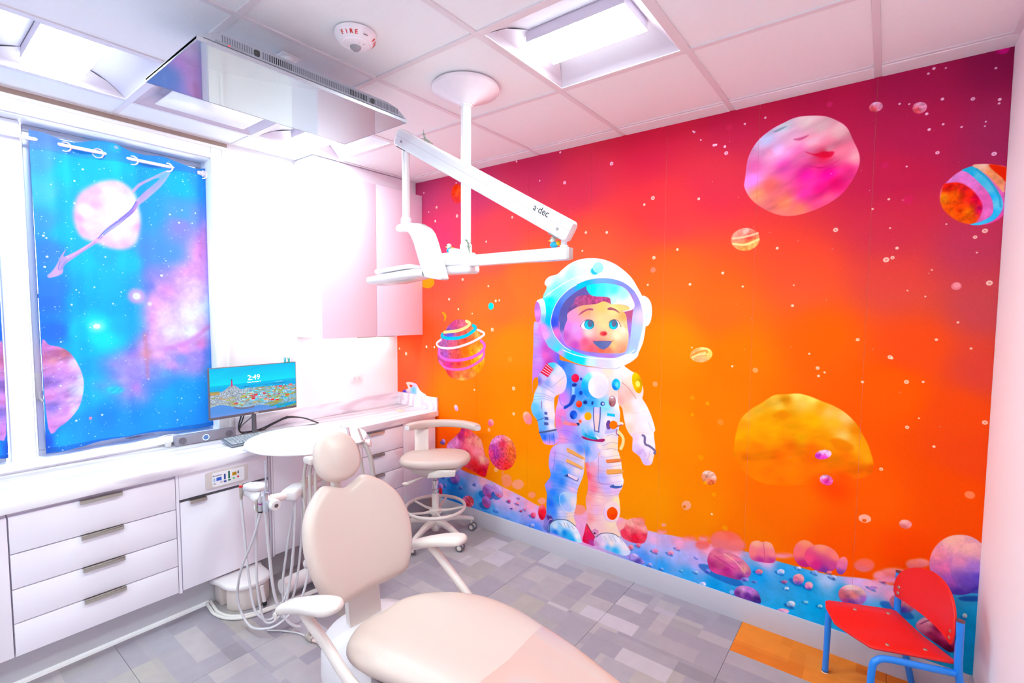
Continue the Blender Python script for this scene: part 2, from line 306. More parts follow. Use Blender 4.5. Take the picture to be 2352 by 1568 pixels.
MURAL=[
('P',[(2759,2333),(2757,2290),(2790,2226),(2852,2168),(2932,2126),(3007,2121),(3096,2145),(3169,2189),(3216,2255),(3238,2316),(3236,2368),(3209,2439),(3185,2496),(3144,2537),(3086,2571),(2990,2589),(2929,2576),(2866,2551),(2808,2506),(2770,2434)],[(3021,2565,'F2E8DC'),(2929,2558,'DCECEC'),(2854,2511,'C8E0F8'),(3082,2525,'F8DCD4'),(3157,2488,'FFD8D0'),(2963,2496,'F4C8DC'),(3055,2463,'FFC0C8'),(2869,2437,'FFB8D8'),(2901,2452,'F0D0F8'),(2996,2420,'FF90C0'),(3104,2390,'EE3050'),(3121,2410,'FFB0B8'),(3172,2387,'FF9AA8'),(3223,2358,'FFB8B8'),(2936,2362,'FF70C0'),(2805,2384,'F888C0'),(3030,2311,'F840A8'),(3119,2297,'F02898'),(3193,2298,'F05090'),(2794,2321,'F0A0F0'),(2875,2279,'FF8878'),(2823,2244,'FFA878'),(2942,2185,'FF9A70'),(3034,2221,'F050A0'),(3093,2234,'F83890'),(3150,2252,'F83080'),(3006,2142,'FF9878'),(3124,2182,'FF7090')],1.5,.22,40,1,1,3),
('P',[(3023,2418),(3057,2402),(3092,2402),(3138,2397),(3128,2375),(3093,2378),(3057,2395)],['E02848'],4,0,12,.8,1,1),
('P',[(2969,2487),(3006,2490),(3036,2494),(3018,2481),(2994,2476)],['D05078'],3,0,12,.6,1,1),
('P',[(3038,2351),(3095,2328),(3162,2356),(3118,2334),(3071,2338)],['D02868'],4,0,12,.6,1,1),
('P',[(2879,2541),(2917,2554),(2942,2555),(2905,2539)],['4888A0'],3,0,12,.5,1,1),
('P',[(3524,2132),(3527,2172),(3544,2198),(3573,2227),(3606,2244),(3647,2251),(3687,2240),(3720,2219),(3717,2128),(3720,2046),(3690,2013),(3650,2007),(3616,2015),(3573,2043),(3540,2081)],[(3565,2212,'E8A0DC'),(3608,2188,'EE98DC'),(3654,2087,'F07CC0'),(3676,2056,'F088CC'),(3698,2021,'F060B0'),(3583,2186,'EC8CD0')],1.5,.1,12,1,1,1),
('P',[(3524,2132),(3531,2183),(3548,2190),(3583,2186),(3622,2152),(3654,2092),(3652,2048),(3633,2014),(3590,2027),(3554,2059),(3531,2096)],[(3549,2174,'E83828'),(3601,2161,'DA3838'),(3637,2117,'E01850'),(3651,2070,'D82068'),(3534,2131,'FFA028'),(3568,2137,'FF7C18'),(3614,2064,'FF8818'),(3580,2073,'FF5818'),(3607,2031,'FF7418'),(3571,2069,'FF7C20'),(3611,2131,'F04428')],4,.25,12,1,1,1),
('P',[(3618,2249),(3647,2251),(3687,2240),(3720,2219),(3717,2160),(3715,2128),(3691,2164),(3661,2207)],[(3647,2237,'FFD8B0'),(3691,2164,'FFB078'),(3712,2139,'FFC090'),(3673,2211,'F8B070')],1.5,.15,12,1,1,1),
('P',[(3667,2245),(3696,2237),(3722,2218),(3719,2171),(3706,2189),(3680,2221)],['F04A10'],3,0,12,1,1,1),
('P',[(3587,2236),(3601,2243),(3622,2244),(3661,2202),(3692,2148),(3712,2101),(3714,2063),(3694,2024),(3654,2007),(3623,2012),(3657,2022),(3685,2044),(3687,2083),(3673,2129),(3638,2183),(3607,2222)],[(3598,2234,'20C8E0'),(3632,2206,'58E0F0'),(3672,2145,'60E0F0'),(3695,2082,'68E8F8'),(3680,2056,'18D0F8'),(3658,2020,'40D8F8'),(3616,2209,'10CCF0'),(3669,2118,'10CCF8')],1.5,0,12,1,1,1),
('L',[(3631,2234),(3670,2184),(3701,2119),(3709,2074)],7.1,'18A8C8',.6,4),
('P',[(2837,2027),(2836,2005),(2824,1985),(2805,1971),(2780,1965),(2753,1967),(2729,1978),(2711,1996),(2702,2018),(2703,2041),(2715,2061),(2736,2075),(2761,2081),(2788,2078),(2811,2066),(2829,2049)],[(2744,2058,'FFA088'),(2787,2032,'F05848'),(2808,1997,'FFC070'),(2769,2067,'FFC8B0'),(2772,1973,'FFB060')],1.5,.2,8,1,1,1),
('L',[(2711,2032),(2770,2036),(2827,2049)],11.0,'FFE0B0',.8,3),
('L',[(2712,2005),(2771,1996),(2832,2017)],11.0,'FFF0A0',.8,3),
('P',[(3313,2565),(3314,2556),(3310,2549),(3304,2544),(3295,2541),(3285,2542),(3276,2546),(3269,2552),(3266,2560),(3265,2569),(3269,2576),(3276,2582),(3284,2584),(3294,2583),(3303,2579),(3310,2572)],[(3289,2582,'FFC8DC'),(3281,2553,'F07070'),(3302,2559,'F8B0C8')],1.5,.3,6,1,1,1),
('P',[(3464,2525),(3464,2515),(3461,2507),(3455,2501),(3446,2498),(3437,2499),(3428,2503),(3421,2511),(3417,2520),(3417,2529),(3420,2538),(3426,2544),(3435,2546),(3444,2545),(3453,2541),(3460,2534)],[(3440,2541,'FFC8DC'),(3432,2513,'F07070'),(3452,2520,'F8B0C8')],1.5,.3,6,1,1,1),
('P',[(3704,2685),(3703,2676),(3698,2670),(3691,2667),(3683,2668),(3674,2673),(3667,2680),(3661,2689),(3659,2699),(3660,2707),(3665,2713),(3672,2716),(3681,2715),(3689,2711),(3697,2703),(3702,2694)],['DC3890'],1.5,.2,12,1,1,1),
('P',[(776,2532),(772,2506),(759,2484),(740,2471),(717,2468),(694,2477),(675,2495),(661,2521),(657,2549),(662,2576),(675,2598),(694,2611),(717,2613),(740,2604),(759,2585),(772,2560)],[(694,2587,'F05020'),(726,2556,'FF7038'),(699,2487,'E85048')],1.5,.3,10,1,1,1),
('P',[(465,1875),(459,1857),(441,1841),(415,1831),(383,1828),(351,1833),(324,1844),(306,1861),(300,1881),(306,1899),(325,1915),(352,1925),(384,1927),(415,1922),(441,1911),(459,1894)],['FFA030'],1.5,0,12,1,1,1),
('P',[(547,1635),(577,1633),(600,1609),(592,1577),(573,1564),(577,1598)],['FF9C30'],4,0,12,1,1,1),
('D',1060,1682,25.6,'F0E0F0',1,1.5,0),
('P',[(1085,1682),(1083,1672),(1078,1664),(1069,1658),(1060,1656),(1050,1658),(1042,1664),(1037,1672),(1035,1682),(1037,1692),(1042,1700),(1050,1706),(1060,1707),(1069,1705),(1077,1700),(1083,1692)],['00E4F0'],1.5,0,12,1,1,1),
('P',[(622,1530),(694,1574),(766,1580),(835,1566),(869,1541),(930,1497),(990,1419),(997,1335),(991,1244),(938,1180),(870,1133),(773,1107),(694,1113),(628,1128),(583,1178),(508,1237),(500,1318),(524,1400),(584,1477)],[(680,1542,'C04080'),(766,1544,'D86080'),(636,1457,'5858D0'),(569,1380,'B060A0'),(658,1395,'D05880'),(801,1432,'F04848'),(870,1435,'F07048'),(924,1467,'FFB060'),(937,1397,'F09030'),(584,1295,'A050A8'),(694,1318,'E05060'),(801,1339,'FF6820'),(870,1328,'FFA020'),(964,1333,'FFE080'),(621,1207,'E02890'),(730,1241,'FF3850'),(835,1249,'FF7020'),(904,1253,'FFB020'),(951,1216,'FFA018'),(620,1154,'F04050'),(730,1147,'FF7048'),(801,1153,'FF7850'),(870,1164,'FF9050'),(773,1114,'FFB060')],1.5,.25,12,1,1,1),
('L',[(577,1476),(621,1480),(730,1494),(815,1522),(852,1551),(815,1568)],23.9,'FFDC94',1,1.5),
('L',[(554,1460),(550,1441),(606,1430),(716,1434),(815,1458),(893,1501),(907,1524),(883,1536)],25.3,'00C4FA',1,1.5),
('L',[(539,1416),(489,1382),(523,1354),(621,1350),(730,1366),(870,1409),(980,1461),(990,1484),(930,1505)],17.7,'FFE4F4',1,1.5),
('L',[(516,1340),(527,1287),(598,1260),(730,1262),(870,1292),(970,1343),(1000,1390),(964,1423)],23.1,'E463CC',1,1.5),
('L',[(523,1238),(583,1194),(694,1186),(815,1206),(924,1255),(987,1304),(995,1345)],19.8,'F464BC',1,1.5),
('P',[(111,1026),(149,1038),(234,1032),(267,1001),(300,971),(364,944),(315,899),(96,874),(66,952),(132,976),(128,1004)],[(149,1029,'FFE8D0'),(217,1024,'E0C8F0'),(208,978,'70D0F0'),(283,974,'FFFFFF'),(88,948,'6040C0'),(132,976,'FFE8D8')],1.5,0,12,1,1,1),
('P',[(153,1013),(192,1013),(175,992)],['F05048'],1.5,0,12,1,1,1),
('P',[(2750,885),(2749,909),(2757,995),(2777,1081),(2823,1141),(2874,1182),(2929,1228),(2983,1240),(3040,1249),(3088,1240),(3144,1220),(3189,1204),(3234,1177),(3278,1131),(3301,1088),(3328,1030),(3348,940),(3309,885),(3113,810),(2919,766),(2813,802)],[(2929,1217,'FFC850'),(3031,1239,'FFE878'),(3097,1230,'FFE870'),(2984,1209,'F09820'),(2855,1139,'FFC040'),(2803,1109,'FFB848'),(2956,1175,'FFD058'),(3052,1203,'FFD060'),(3135,1197,'FFA830'),(3168,1174,'FFC060'),(3234,1156,'FFC878'),(3279,1100,'F08818'),(2794,1060,'FFA028'),(2898,1087,'FFA800'),(2972,1131,'F09000'),(3008,1091,'FFA808'),(3101,1127,'FFB010'),(3192,1119,'FFB838'),(2768,997,'FFA818'),(2859,1000,'FFA010'),(2936,1024,'FFA818'),(3058,1032,'FFB010'),(3151,1037,'FF9E08'),(3229,1066,'FFD070'),(3265,1035,'FFB040'),(3303,1036,'FFA020'),(3326,972,'FFA028'),(2787,940,'FF9008'),(2861,953,'FF8006'),(3012,980,'FF7808'),(3107,985,'FF7408'),(2810,891,'FF7C0A'),(2965,920,'FF7404'),(3109,936,'FF6C08'),(3242,972,'FF7C10'),(3287,912,'FF720A'),(2969,789,'FF7408'),(3113,821,'FF6808'),(3246,866,'FF5C08'),(2812,814,'FF7C0A'),(2917,824,'FF7606'),(3345,934,'FF6808')],3,.12,40,1,1,2),
('P',[(2927,1120),(2956,1152),(2981,1155),(3011,1137),(2973,1115)],['F08C00'],8,0,12,.7,1,1),
('P',[(3177,1041),(3217,1053),(3265,1029),(3262,1002),(3206,997)],['F07808'],10,0,12,.7,1,1),
('P',[(3254,785),(3242,769),(3224,760),(3201,758),(3177,765),(3155,779),(3140,798),(3133,819),(3135,839),(3147,855),(3166,864),(3190,865),(3213,858),(3234,844),(3249,825),(3256,804)],['FF4208'],60,0,12,.8,1,1),
('P',[(2625,1425),(2623,1409),(2613,1393),(2596,1380),(2574,1372),(2551,1371),(2531,1376),(2515,1386),(2508,1401),(2510,1418),(2521,1434),(2539,1447),(2561,1454),(2583,1455),(2604,1450),(2618,1440)],[(2590,1442,'FFEE98'),(2531,1420,'F8B070'),(2568,1392,'F8B880'),(2614,1425,'FFD870')],1.5,.15,12,1,1,1),
('L',[(2514,1404),(2555,1428),(2596,1436),(2591,1412)],8.6,'F08838',.8,3),
('L',[(2520,1398),(2561,1416),(2603,1418)],7.3,'FFF0A0',.9,3),
('P',[(2664,720),(2654,708),(2640,701),(2624,699),(2609,703),(2597,713),(2590,727),(2588,742),(2593,757),(2603,769),(2617,776),(2633,777),(2648,773),(2660,763),(2667,750),(2668,735)],[(2604,764,'FFD8C8'),(2640,747,'FFC0B0'),(2641,716,'F06848'),(2599,738,'F09070')],1.5,.35,6,1,1,1),
('P',[(2536,559),(2534,548),(2529,538),(2520,530),(2511,525),(2500,525),(2492,528),(2486,536),(2484,545),(2485,556),(2491,566),(2499,574),(2509,579),(2519,579),(2528,576),(2533,568)],[(2506,564,'FFC0A0'),(2519,542,'F8A080')],1.5,0,12,1,1,1),
('D',2501,546,8.6,'E87028',1,1.5,0),
('P',[(3185,978),(3184,968),(3178,959),(3169,949),(3156,943),(3143,939),(3131,939),(3122,944),(3118,951),(3119,960),(3125,970),(3135,979),(3148,986),(3161,990),(3173,989),(3181,985)],[(3148,982,'FFD8F8'),(3176,976,'FFC8E8'),(3131,951,'D030C0'),(3158,951,'F040C0')],1.5,.3,6,1,1,1),
('P',[(3196,837),(3191,828),(3184,821),(3174,818),(3163,818),(3153,822),(3146,829),(3142,839),(3143,849),(3147,858),(3155,865),(3165,868),(3176,868),(3185,864),(3192,856),(3196,847)],[(3157,861,'F8C0E0'),(3172,839,'D82890'),(3189,848,'F070B8')],1.5,.4,6,1,1,1),
('P',[(3349,696),(3347,688),(3341,682),(3333,677),(3324,675),(3315,676),(3307,680),(3303,686),(3302,694),(3304,702),(3310,708),(3318,713),(3327,715),(3336,714),(3343,710),(3348,704)],['FFB8A4'],1.5,0,12,1,1,1),
('P',[(3332,688),(3332,685),(3330,682),(3328,679),(3324,678),(3321,678),(3318,679),(3317,681),(3316,683),(3316,686),(3318,689),(3321,692),(3324,693),(3327,693),(3330,692),(3332,690)],['F06020'],1.5,0,12,1,1,1),
('P',[(3494,710),(3491,702),(3486,695),(3479,690),(3470,688),(3462,689),(3455,694),(3451,700),(3450,708),(3452,716),(3458,723),(3465,728),(3474,729),(3482,728),(3489,724),(3493,718)],[(3467,722,'FFC0B8'),(3468,693,'E07078'),(3487,713,'F8A0A8')],1.5,0,12,1,1,1),
('P',[(2535,558),(2534,549),(2528,539),(2520,532),(2511,528),(2501,527),(2492,530),(2486,536),(2484,545),(2486,555),(2491,564),(2499,571),(2509,576),(2519,576),(2528,573),(2533,567)],['FBA888'],5,0,12,1,1,1),
('P',[(2507,544),(2507,540),(2505,536),(2502,534),(2499,532),(2495,532),(2492,533),(2490,536),(2490,539),(2490,543),(2492,546),(2495,549),(2498,551),(2502,551),(2505,549),(2507,547)],['F07828'],3,0,12,1,1,1),
('P',[(-1538,489),(-404,442),(467,376),(667,416),(831,390),(1010,384),(1199,353),(1357,326),(1508,294),(1719,300),(1818,349),(2095,379),(2266,344),(2474,359),(2665,371),(2798,382),(3004,378),(3191,382),(3343,413),(3455,418),(3601,470),(3735,518),(3798,27),(3539,-107),(3019,-27),(2329,-53),(1361,-57),(-99,-225),(-1560,-86)],[(618,328,'6898E0'),(762,386,'B8A8F0'),(988,355,'F8B8D0'),(1199,321,'FFB0C8'),(1434,282,'FFA8C8'),(900,302,'C0C8F8'),(1117,252,'D8B8F0'),(1280,243,'F0B8E0'),(1472,229,'F0B0E0'),(762,288,'48A0E8'),(666,231,'1880D8'),(944,227,'38A8F0'),(762,148,'1890E8'),(1075,158,'58B0F0'),(1281,162,'80B0F8'),(1032,79,'1490F0'),(1241,70,'1888F0'),(1473,135,'4890F8'),(1436,61,'1480F0'),(1581,227,'C8A8F0'),(1851,299,'FFB0D8'),(1869,217,'F8A8D8'),(2125,345,'FFA8C0'),(2321,293,'F0B8E0'),(2475,326,'F8A8D0'),(2620,344,'FFA0C0'),(2778,345,'FFA8C8'),(2925,368,'F8C0E0'),(2322,240,'B8C0F8'),(2477,249,'B0C0F8'),(2575,242,'C8B8F8'),(2270,170,'50A0F8'),(2377,151,'30A8F0'),(2529,150,'30B0F0'),(2672,137,'08ACF0'),(2801,304,'50B8F0'),(2887,273,'08A8F0'),(3006,337,'28B0F0'),(3103,303,'08B0F0'),(3192,352,'B0D8F8'),(3295,381,'E8C0F0'),(3263,317,'08B4EE'),(3162,191,'00B8F4'),(3361,384,'FFC0E0'),(3442,362,'FFB0D0'),(3413,289,'38C0F0'),(3493,239,'00B4EC'),(3668,234,'00A8D8'),(3726,144,'00A4CC'),(3015,87,'00BCF8'),(2808,101,'00B4F4'),(3705,308,'00AEE0'),(3337,174,'00B8F0')],5,.06,25,1,1,1),
('P',[(1372,418),(1368,403),(1356,388),(1339,375),(1318,368),(1297,366),(1279,370),(1267,380),(1263,394),(1267,409),(1279,424),(1297,437),(1318,444),(1338,446),(1356,441),(1368,432)],['FFA080'],8,0,12,1,1,1),
('P',[(1259,438),(1255,425),(1245,412),(1229,401),(1211,395),(1192,393),(1176,397),(1165,405),(1162,417),(1165,430),(1176,443),(1192,453),(1210,460),(1229,461),(1244,457),(1255,449)],['FF9878'],10,0,12,1,1,1),
('P',[(1136,477),(1135,469),(1130,462),(1124,456),(1116,453),(1108,453),(1101,456),(1096,461),(1095,468),(1096,476),(1101,484),(1108,489),(1116,492),(1124,492),(1130,490),(1135,484)],['FFB080'],5,0,12,1,1,1),
('P',[(1194,466),(1193,460),(1189,453),(1184,449),(1178,446),(1172,446),(1166,449),(1163,453),(1161,459),(1163,466),(1166,472),(1171,476),(1178,479),(1184,479),(1189,476),(1193,472)],['FF9060'],5,0,12,1,1,1),
('P',[(1267,410),(1263,395),(1253,380),(1237,368),(1219,361),(1200,360),(1184,365),(1174,375),(1170,389),(1174,405),(1184,420),(1200,432),(1218,439),(1237,440),(1253,435),(1263,424)],['FF9070'],10,0,12,1,1,1),
('P',[(1474,366),(1472,356),(1464,346),(1454,338),(1441,333),(1428,332),(1417,335),(1410,341),(1407,350),(1409,361),(1417,370),(1428,378),(1440,383),(1453,384),(1464,382),(1471,375)],['FF9878'],8,0,12,1,1,1),
('P',[(1562,344),(1559,334),(1551,324),(1540,316),(1526,311),(1512,309),(1500,312),(1492,318),(1489,327),(1492,337),(1500,347),(1512,355),(1525,360),(1539,362),(1551,359),(1559,353)],['FFA088'],8,0,12,1,1,1),
('P',[(1869,362),(1866,348),(1855,334),(1838,322),(1819,314),(1799,311),(1781,314),(1770,323),(1765,335),(1769,350),(1781,364),(1797,376),(1817,384),(1837,386),(1854,383),(1865,374)],['FF9890'],8,0,12,1,1,1),
('P',[(1785,355),(1783,343),(1776,332),(1765,323),(1752,317),(1740,316),(1729,320),(1721,328),(1718,338),(1721,350),(1728,362),(1739,371),(1752,376),(1764,377),(1775,373),(1782,366)],['FF88A0'],8,0,12,1,1,1),
('P',[(2804,433),(2799,410),(2783,386),(2757,366),(2727,352),(2696,347),(2668,351),(2650,365),(2643,385),(2648,409),(2666,433),(2692,453),(2723,467),(2754,471),(2780,466),(2798,453)],[(2723,467,'FF6C66'),(2727,352,'F07888')],16,0,12,1,1,1),
('P',[(2733,421),(2730,403),(2722,386),(2709,372),(2694,364),(2678,363),(2664,368),(2654,380),(2651,396),(2653,414),(2662,432),(2675,445),(2691,453),(2707,454),(2720,448),(2729,437)],[(2691,453,'FF7870'),(2694,364,'F07888')],14,0,12,1,1,1),
('P',[(2828,414),(2825,400),(2816,386),(2801,374),(2783,365),(2765,362),(2749,365),(2738,373),(2734,386),(2737,400),(2747,415),(2763,427),(2781,435),(2799,438),(2814,435),(2824,426)],[(2781,435,'FF7C80'),(2783,365,'F07888')],16,0,12,1,1,1),
('P',[(2643,365),(2641,353),(2633,341),(2621,331),(2606,325),(2591,322),(2578,325),(2570,332),(2566,342),(2569,354),(2577,366),(2590,376),(2604,383),(2619,385),(2632,382),(2640,375)],[(2604,383,'FF6868'),(2606,325,'F07888')],10,0,12,1,1,1),
('P',[(2640,401),(2638,393),(2632,385),(2622,378),(2611,374),(2599,371),(2589,372),(2582,376),(2579,383),(2581,390),(2588,398),(2598,405),(2609,410),(2621,412),(2631,411),(2638,407)],[(2609,410,'FF7A58'),(2611,374,'F89AB4')],14,0,12,1,1,1),
('P',[(2570,376),(2567,368),(2559,360),(2546,352),(2531,346),(2515,343),(2502,343),(2493,346),(2490,353),(2493,361),(2502,369),(2514,377),(2530,383),(2545,386),(2558,386),(2566,382)],[(2530,383,'FF7C68'),(2531,346,'F89AB4')],14,0,12,1,1,1),
('P',[(2408,372),(2406,365),(2399,358),(2388,351),(2376,346),(2363,343),(2352,344),(2345,348),(2342,353),(2344,361),(2352,368),(2362,375),(2375,380),(2388,382),(2398,382),(2406,378)],[(2375,380,'FF8850'),(2376,346,'F89AB4')],10,0,12,1,1,1),
('P',[(2401,411),(2400,406),(2396,400),(2391,396),(2384,393),(2378,392),(2372,394),(2368,397),(2367,402),(2368,407),(2372,413),(2377,417),(2384,420),(2390,421),(2396,419),(2399,416)],[(2384,420,'FFA048'),(2384,393,'F89AB4')],8,0,12,1,1,1),
('P',[(2271,392),(2268,380),(2261,368),(2250,359),(2236,353),(2223,351),(2211,355),(2203,362),(2200,373),(2203,385),(2210,396),(2222,406),(2235,412),(2248,413),(2260,410),(2268,402)],[(2235,412,'FF8878'),(2236,353,'F07888')],10,0,12,1,1,1),
('P',[(3049,430),(3045,424),(3035,416),(3019,407),(3001,400),(2981,395),(2965,393),(2954,394),(2950,399),(2953,406),(2964,414),(2980,423),(2999,430),(3018,435),(3034,436),(3045,435)],[(2999,430,'FF8088'),(3001,400,'F89AB4')],12,0,12,1,1,1),
('P',[(3372,487),(3369,474),(3361,460),(3349,449),(3334,441),(3319,439),(3306,442),(3297,450),(3293,462),(3296,475),(3304,489),(3316,500),(3331,508),(3346,510),(3359,507),(3368,499)],[(3331,508,'FF7468'),(3334,441,'F07888')],8,0,12,1,1,1),
('P',[(3494,487),(3490,474),(3479,461),(3461,448),(3440,438),(3418,433),(3399,433),(3386,438),(3382,448),(3385,461),(3398,475),(3416,488),(3437,497),(3459,502),(3477,502),(3489,496)],[(3437,497,'FF9494'),(3440,438,'F07888')],10,0,12,1,1,1),
('P',[(3408,452),(3407,445),(3403,438),(3396,431),(3388,427),(3380,426),(3373,427),(3368,432),(3367,438),(3368,445),(3372,453),(3379,459),(3387,463),(3395,464),(3402,463),(3406,459)],[(3387,463,'FF98A0'),(3388,427,'F89AB4')],10,0,12,1,1,1),
('P',[(3562,559),(3560,550),(3553,541),(3543,533),(3530,527),(3518,524),(3506,525),(3499,530),(3496,537),(3498,546),(3505,556),(3516,564),(3528,570),(3541,572),(3552,571),(3559,566)],[(3528,570,'FF9492'),(3530,527,'F07888')],8,0,12,1,1,1),
('P',[(3524,543),(3523,534),(3519,526),(3512,519),(3504,514),(3495,513),(3488,515),(3483,521),(3481,529),(3482,538),(3487,546),(3493,553),(3502,557),(3510,558),(3517,556),(3522,551)],[(3502,557,'FF8880'),(3504,514,'F07888')],8,0,12,1,1,1),
('P',[(3468,447),(3464,440),(3454,431),(3437,422),(3418,414),(3398,408),(3381,406),(3370,407),(3365,411),(3369,418),(3380,427),(3397,436),(3417,444),(3436,450),(3453,452),(3464,451)],[(3417,444,'FFA0C8'),(3418,414,'F89AB4')],14,0,12,1,1,1),
('P',[(742,696),(774,741),(838,739),(889,712),(961,677),(991,613),(1011,555),(1050,532),(1031,452),(1002,392),(900,409),(763,437),(643,454),(598,560),(699,657)],[(817,692,'F84868'),(774,701,'C02878'),(753,666,'B02070'),(709,611,'E888C8'),(848,650,'FF9898'),(941,650,'FFA898'),(920,569,'FF88A0'),(817,550,'F04070'),(981,519,'FFB0A0'),(900,472,'FF2848'),(1001,446,'E01050'),(742,497,'C82090'),(961,422,'F80838'),(654,553,'E090D0'),(838,586,'FF7890')],5,.2,14,1,1,1),
('P',[(1299,652),(1301,602),(1283,554),(1250,513),(1204,487),(1153,480),(1105,493),(1066,524),(1044,570),(1043,622),(1062,672),(1098,713),(1145,737),(1196,743),(1242,728),(1279,696)],[(1136,713,'F890C8'),(1229,736,'FFA090'),(1098,632,'C040A8'),(1174,675,'E03060'),(1257,646,'FF6840'),(1276,590,'F06040'),(1118,575,'A83090'),(1156,538,'E83060'),(1212,519,'F83040'),(1060,580,'F04088'),(1079,689,'F098D8'),(1275,693,'FF8060')],1.5,.3,7,1,1,1),
('P',[(727,275),(717,266),(700,260),(678,257),(653,258),(631,263),(614,270),(606,280),(606,290),(616,298),(634,305),(656,307),(680,306),(702,302),(719,294),(727,285)],['1060B8'],5,0,12,.7,1,1),
('P',[(740,336),(744,321),(740,305),(729,289),(712,278),(692,272),(673,272),(656,278),(644,290),(641,305),(645,322),(656,337),(673,349),(693,355),(712,354),(729,348)],[(693,351,'B080D0'),(677,310,'8860B8'),(718,327,'B080D0'),(692,279,'6040A0')],1.5,.15,8,1,1,1),
('P',[(771,240),(767,237),(761,235),(752,233),(743,234),(735,236),(728,238),(725,242),(725,246),(729,249),(735,251),(744,253),(753,252),(762,250),(768,248),(771,244)],['1060B8'],5,0,12,.7,1,1),
('P',[(777,259),(776,253),(772,247),(765,242),(758,239),(750,238),(744,240),(740,245),(738,250),(740,257),(744,263),(750,268),(758,271),(765,271),(772,269),(776,265)],[(758,269,'90A0E8'),(752,254,'5068C0'),(768,260,'90A0E8'),(758,242,'3850B0')],1.5,.15,8,1,1,1),
('P',[(594,220),(590,217),(583,214),(574,213),(564,213),(555,215),(549,218),(545,222),(545,225),(549,229),(556,231),(565,233),(575,232),(584,230),(591,228),(594,224)],['1060B8'],5,0,12,.7,1,1),
('P',[(601,240),(599,233),(595,227),(588,221),(580,218),(572,218),(565,220),(561,224),(559,230),(561,237),(566,243),(572,249),(580,252),(588,252),(595,250),(599,246)],[(580,250,'7898E0'),(574,234,'4878D0'),(590,241,'7898E0'),(580,222,'3060C0')],1.5,.15,8,1,1,1),
('P',[(914,302),(911,299),(905,297),(898,295),(891,296),(884,297),(879,300),(877,303),(877,307),(881,310),(886,313),(893,314),(901,313),(907,312),(912,309),(914,306)],['1060B8'],5,0,12,.7,1,1),
('P',[(919,319),(918,313),(914,307),(909,303),(903,300),(898,300),(893,302),(889,306),(888,312),(889,319),(892,324),(898,329),(903,331),(909,332),(914,329),(918,325)],[(903,330,'A0A8F0'),(899,315,'6078D8'),(911,321,'A0A8F0'),(903,303,'5868C8')],1.5,.15,8,1,1,1),
('P',[(1080,244),(1069,233),(1049,225),(1024,220),(996,221),(971,226),(953,236),(943,248),(944,261),(956,273),(976,281),(1002,285),(1030,284),(1054,279),(1072,269),(1081,257)],['1060B8'],5,0,12,.7,1,1),
('P',[(1091,326),(1100,309),(1101,289),(1093,269),(1077,253),(1056,243),(1032,241),(1009,246),(992,259),(982,277),(981,297),(989,317),(1006,333),(1028,343),(1051,345),(1073,339)],[(1041,343,'C090D8'),(1024,289,'9858B0'),(1070,310,'C090D8'),(1042,249,'B04090')],1.5,.15,8,1,1,1),
('P',[(1160,270),(1150,258),(1135,249),(1117,243),(1098,243),(1082,248),(1071,257),(1066,269),(1069,282),(1079,294),(1094,303),(1113,308),(1131,308),(1147,303),(1158,294),(1163,283)],['1060B8'],5,0,12,.7,1,1),
('P',[(1166,337),(1178,320),(1182,302),(1179,286),(1170,274),(1154,268),(1136,269),(1117,277),(1100,291),(1089,309),(1084,327),(1087,343),(1097,355),(1113,361),(1131,359),(1150,351)],[(1133,365,'E0B0E8'),(1122,312,'C090D8'),(1153,330,'E0B0E8'),(1134,269,'E05888')],1.5,.15,8,1,1,1),
('P',[(1050,164),(1041,154),(1026,146),(1007,142),(987,141),(969,146),(956,153),(950,164),(951,175),(961,185),(976,193),(996,197),(1016,197),(1033,193),(1046,185),(1052,175)],['1060B8'],5,0,12,.7,1,1),
('P',[(1061,224),(1066,207),(1065,190),(1057,175),(1043,164),(1027,158),(1009,160),(994,169),(983,182),(978,199),(979,217),(987,232),(1001,243),(1018,248),(1035,246),(1050,238)],[(1022,246,'B878D0'),(1010,200,'9050A8'),(1043,218,'B878D0'),(1022,165,'C04088')],1.5,.15,8,1,1,1),
('P',[(1134,151),(1131,147),(1124,145),(1115,144),(1105,144),(1095,146),(1088,149),(1084,153),(1084,156),(1088,160),(1095,162),(1104,164),(1114,163),(1124,162),(1131,159),(1134,155)],['1060B8'],5,0,12,.7,1,1),
('P',[(1141,172),(1140,165),(1135,159),(1128,153),(1120,150),(1112,149),(1105,151),(1101,155),(1099,161),(1100,168),(1105,175),(1112,180),(1120,183),(1128,184),(1135,182),(1139,178)],[(1120,182,'A0C0F8'),(1114,165,'6898E8'),(1131,173,'A0C0F8'),(1120,153,'3070D0')],1.5,.15,8,1,1,1),
('P',[(1249,250),(1246,247),(1240,245),(1233,244),(1225,245),(1218,246),(1212,249),(1209,252),(1209,255),(1212,258),(1218,260),(1225,260),(1233,260),(1240,258),(1246,256),(1249,253)],['1060B8'],5,0,12,.7,1,1),
('P',[(1254,267),(1253,261),(1249,256),(1244,252),(1237,249),(1231,248),(1226,250),(1222,254),(1221,258),(1222,264),(1225,269),(1231,273),(1237,276),(1244,276),(1249,275),(1253,271)],[(1237,275,'E070A0'),(1232,261,'B84090'),(1246,267,'E070A0'),(1237,252,'902878')],1.5,.15,8,1,1,1),
('P',[(1329,254),(1326,252),(1320,250),(1312,249),(1304,250),(1296,251),(1290,254),(1286,257),(1286,260),(1289,263),(1295,264),(1303,265),(1311,265),(1319,263),(1325,260),(1329,257)],['1060B8'],5,0,12,.7,1,1),
('P',[(1334,272),(1333,266),(1329,261),(1323,257),(1317,254),(1310,253),(1304,255),(1300,258),(1299,263),(1300,268),(1304,273),(1310,278),(1316,280),(1323,281),(1329,280),(1333,276)],[(1316,279,'FFB0C8'),(1311,266,'E070A8'),(1325,272,'FFB0C8'),(1317,257,'C04890')],1.5,.15,8,1,1,1),
